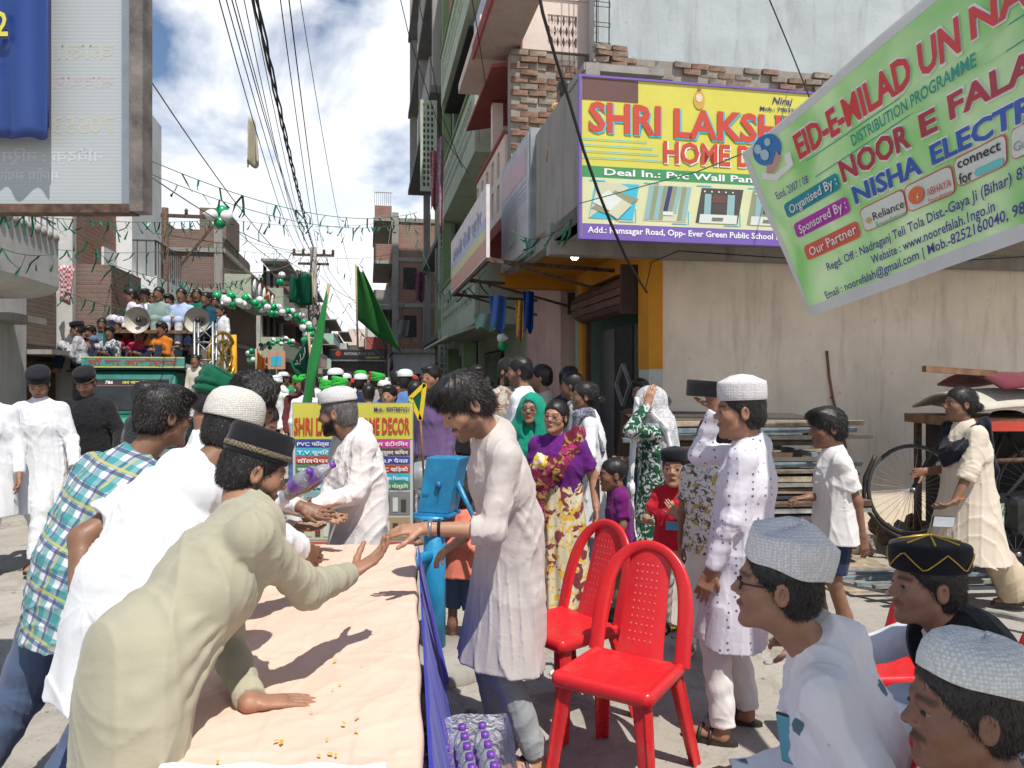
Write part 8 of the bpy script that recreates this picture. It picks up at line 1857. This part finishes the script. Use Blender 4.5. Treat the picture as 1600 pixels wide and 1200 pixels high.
def relabel(root, top, cap, skm, label, bot):
    root['label'] = label
    for ch in root.children:
        nm = ch.name.split('.')[0]
        m_ = cm[top] if nm in ('shirt','kurta') else cm[bot] if nm == 'trousers' else skm if nm == 'body' else capm[cap] if nm in ('cap','turban') else None
        if m_ and ch.material_slots: ch.material_slots[0].link = 'OBJECT'; ch.material_slots[0].material = m_
r_ = random.Random(77)
places = []     # (x, y, prototype, top, cap, height scale, label)
def where(px, D):
    a = 'left of the pole' if px < 470 else 'by the furled flag' if px < 520 else 'before the lorry' if px < 605 else 'right of the lorry' if px < 665 else 'by the green house'
    return a, ('near' if D < 10 else 'midway' if D < 18 else 'far away')
fixed = [(575,7.6,0,'cream','white'),(617,8.0,0,'maroon','white'),(632,7.2,1,'blue','white'),(600,8.6,2,'blue','white'),(512,9.5,4,'white','green'),(529,9.0,4,'grey','green'),(519,9.8,1,'white','white'),(466,11.5,5,'maroon','green'),(478,10.5,0,'white','white'),(655,9.2,1,'white','white'),(641,10.5,1,'cream','red'),(680,7.4,3,'purple','white'),(700,8.3,6,'teal','white'),(668,8.4,0,'green','white'),(735,8.8,1,'white','white'),(748,7.6,3,'black','white'),(760,8.3,0,'green','white'),(722,9.8,6,'black','white'),(588,9.6,4,'grey','green'),(560,8.9,1,'navy','white'),(645,6.9,0,'navy','white'),(612,6.6,3,'brown','white'),(420,12.0,3,'white','white'),(370,13.5,3,'grey','green'),(352,12.2,4,'navy','green'),(398,15,1,'white','white'),(548,12,1,'cream','red'),(903,6.6,6,'grey','white'),(1005,6.9,3,'brown','white'),(885,6.9,0,'navy','white'),(855,7.0,6,'cream','white')]
for px, D, pi_, tp, cp in [(a_, b_*1.18 if 540 < a_ < 662 else b_, c_, d_, e_) for a_, b_, c_, d_, e_ in fixed]: places.append((px, D, pi_, tp, cp))
tries = 0
while len(places) < 195 and tries < 9000:
    tries += 1; D = 9+26*r_.random()**1.1
    px = r_.choice((r_.uniform(535,690), r_.uniform(500,700), r_.uniform(420,700), r_.uniform(360,500)))
    if px > 660 and D > 14: continue
    if px < 520 and D < 13: continue
    if 518 < px < 606 and 30 < D < 42: continue
    x, y = (px-800)/F*D, D
    if any((x-(q[0]-800)/F*q[1])**2+(y-q[1])**2 < .30 for q in places): continue
    if abs(x-(-4.05)) < .6 and abs(y-13) < .6: continue
    u = x*ct+y*st_
    if u > 1.5 or u < -4.9: continue
    if -4.9 < u < -2.8 and 12.5 < (-x*st_+y*ct) < 18.5: continue
    places.append((px, D, r_.randrange(8), r_.choice(['white']*5+['white','cream','blue','navy','grey','maroon','green','purple','teal','brown','black','yellow','pink','orange']), r_.choice(['white','white','green','green','red'])))
for i, sp_ in enumerate(specs):
    x0, y0 = (fixed[0][0]-800)/F*7.6, 7.6
    kw = {}
    if sp_['kind']: kw['cap'] = (sp_['kind'], WC)
    protos.append(person('crowd', 0, 0, sp_['yaw'], 1.68, 'people in the crowd', res=.0135, feat=(i in (2,3,5)), top=dict(type='shirt' if sp_['ln'] < .2 else 'kurta', ln=sp_['ln'], mat=WC, wr=.004), bottom=dict(mat=WC), hair=sp_['hair'], shoes=None, mous=.4, beard=.3, seed=300+i, **kw)['root'])
used = set(); seen = {}
for px, D, pi_, tp, cp in places:
    root = protos[pi_]
    if pi_ in used: root = copy_tree(protos[pi_])
    used.add(pi_); x, y = (px-800)/F*D, D
    root.location = (x, y, 0); root.rotation_euler = (0, 0, radians(r_.uniform(-28, 28))); sc_ = r_.uniform(.93, 1.06); root.scale = (sc_,)*3
    a, b2 = where(px, D); wear = {'skull': cp+' skullcap', 'turban': cp+' turban', 'round': cp+' cap', None: 'bare head'}[specs[pi_]['kind']]
    view = 'seen from behind' if specs[pi_]['yaw'] > 150 else 'facing the camera' if abs(specs[pi_]['yaw']) < 30 else 'in profile'
    relabel(root, tp, cp, r_.choice(skins), '%s top, %s, %s, %s, %s' % (tp, wear, view, a, b2), r_.choice(['white','navy','grey','black','blue']) if tp != 'white' else r_.choice(['white','white','navy']))
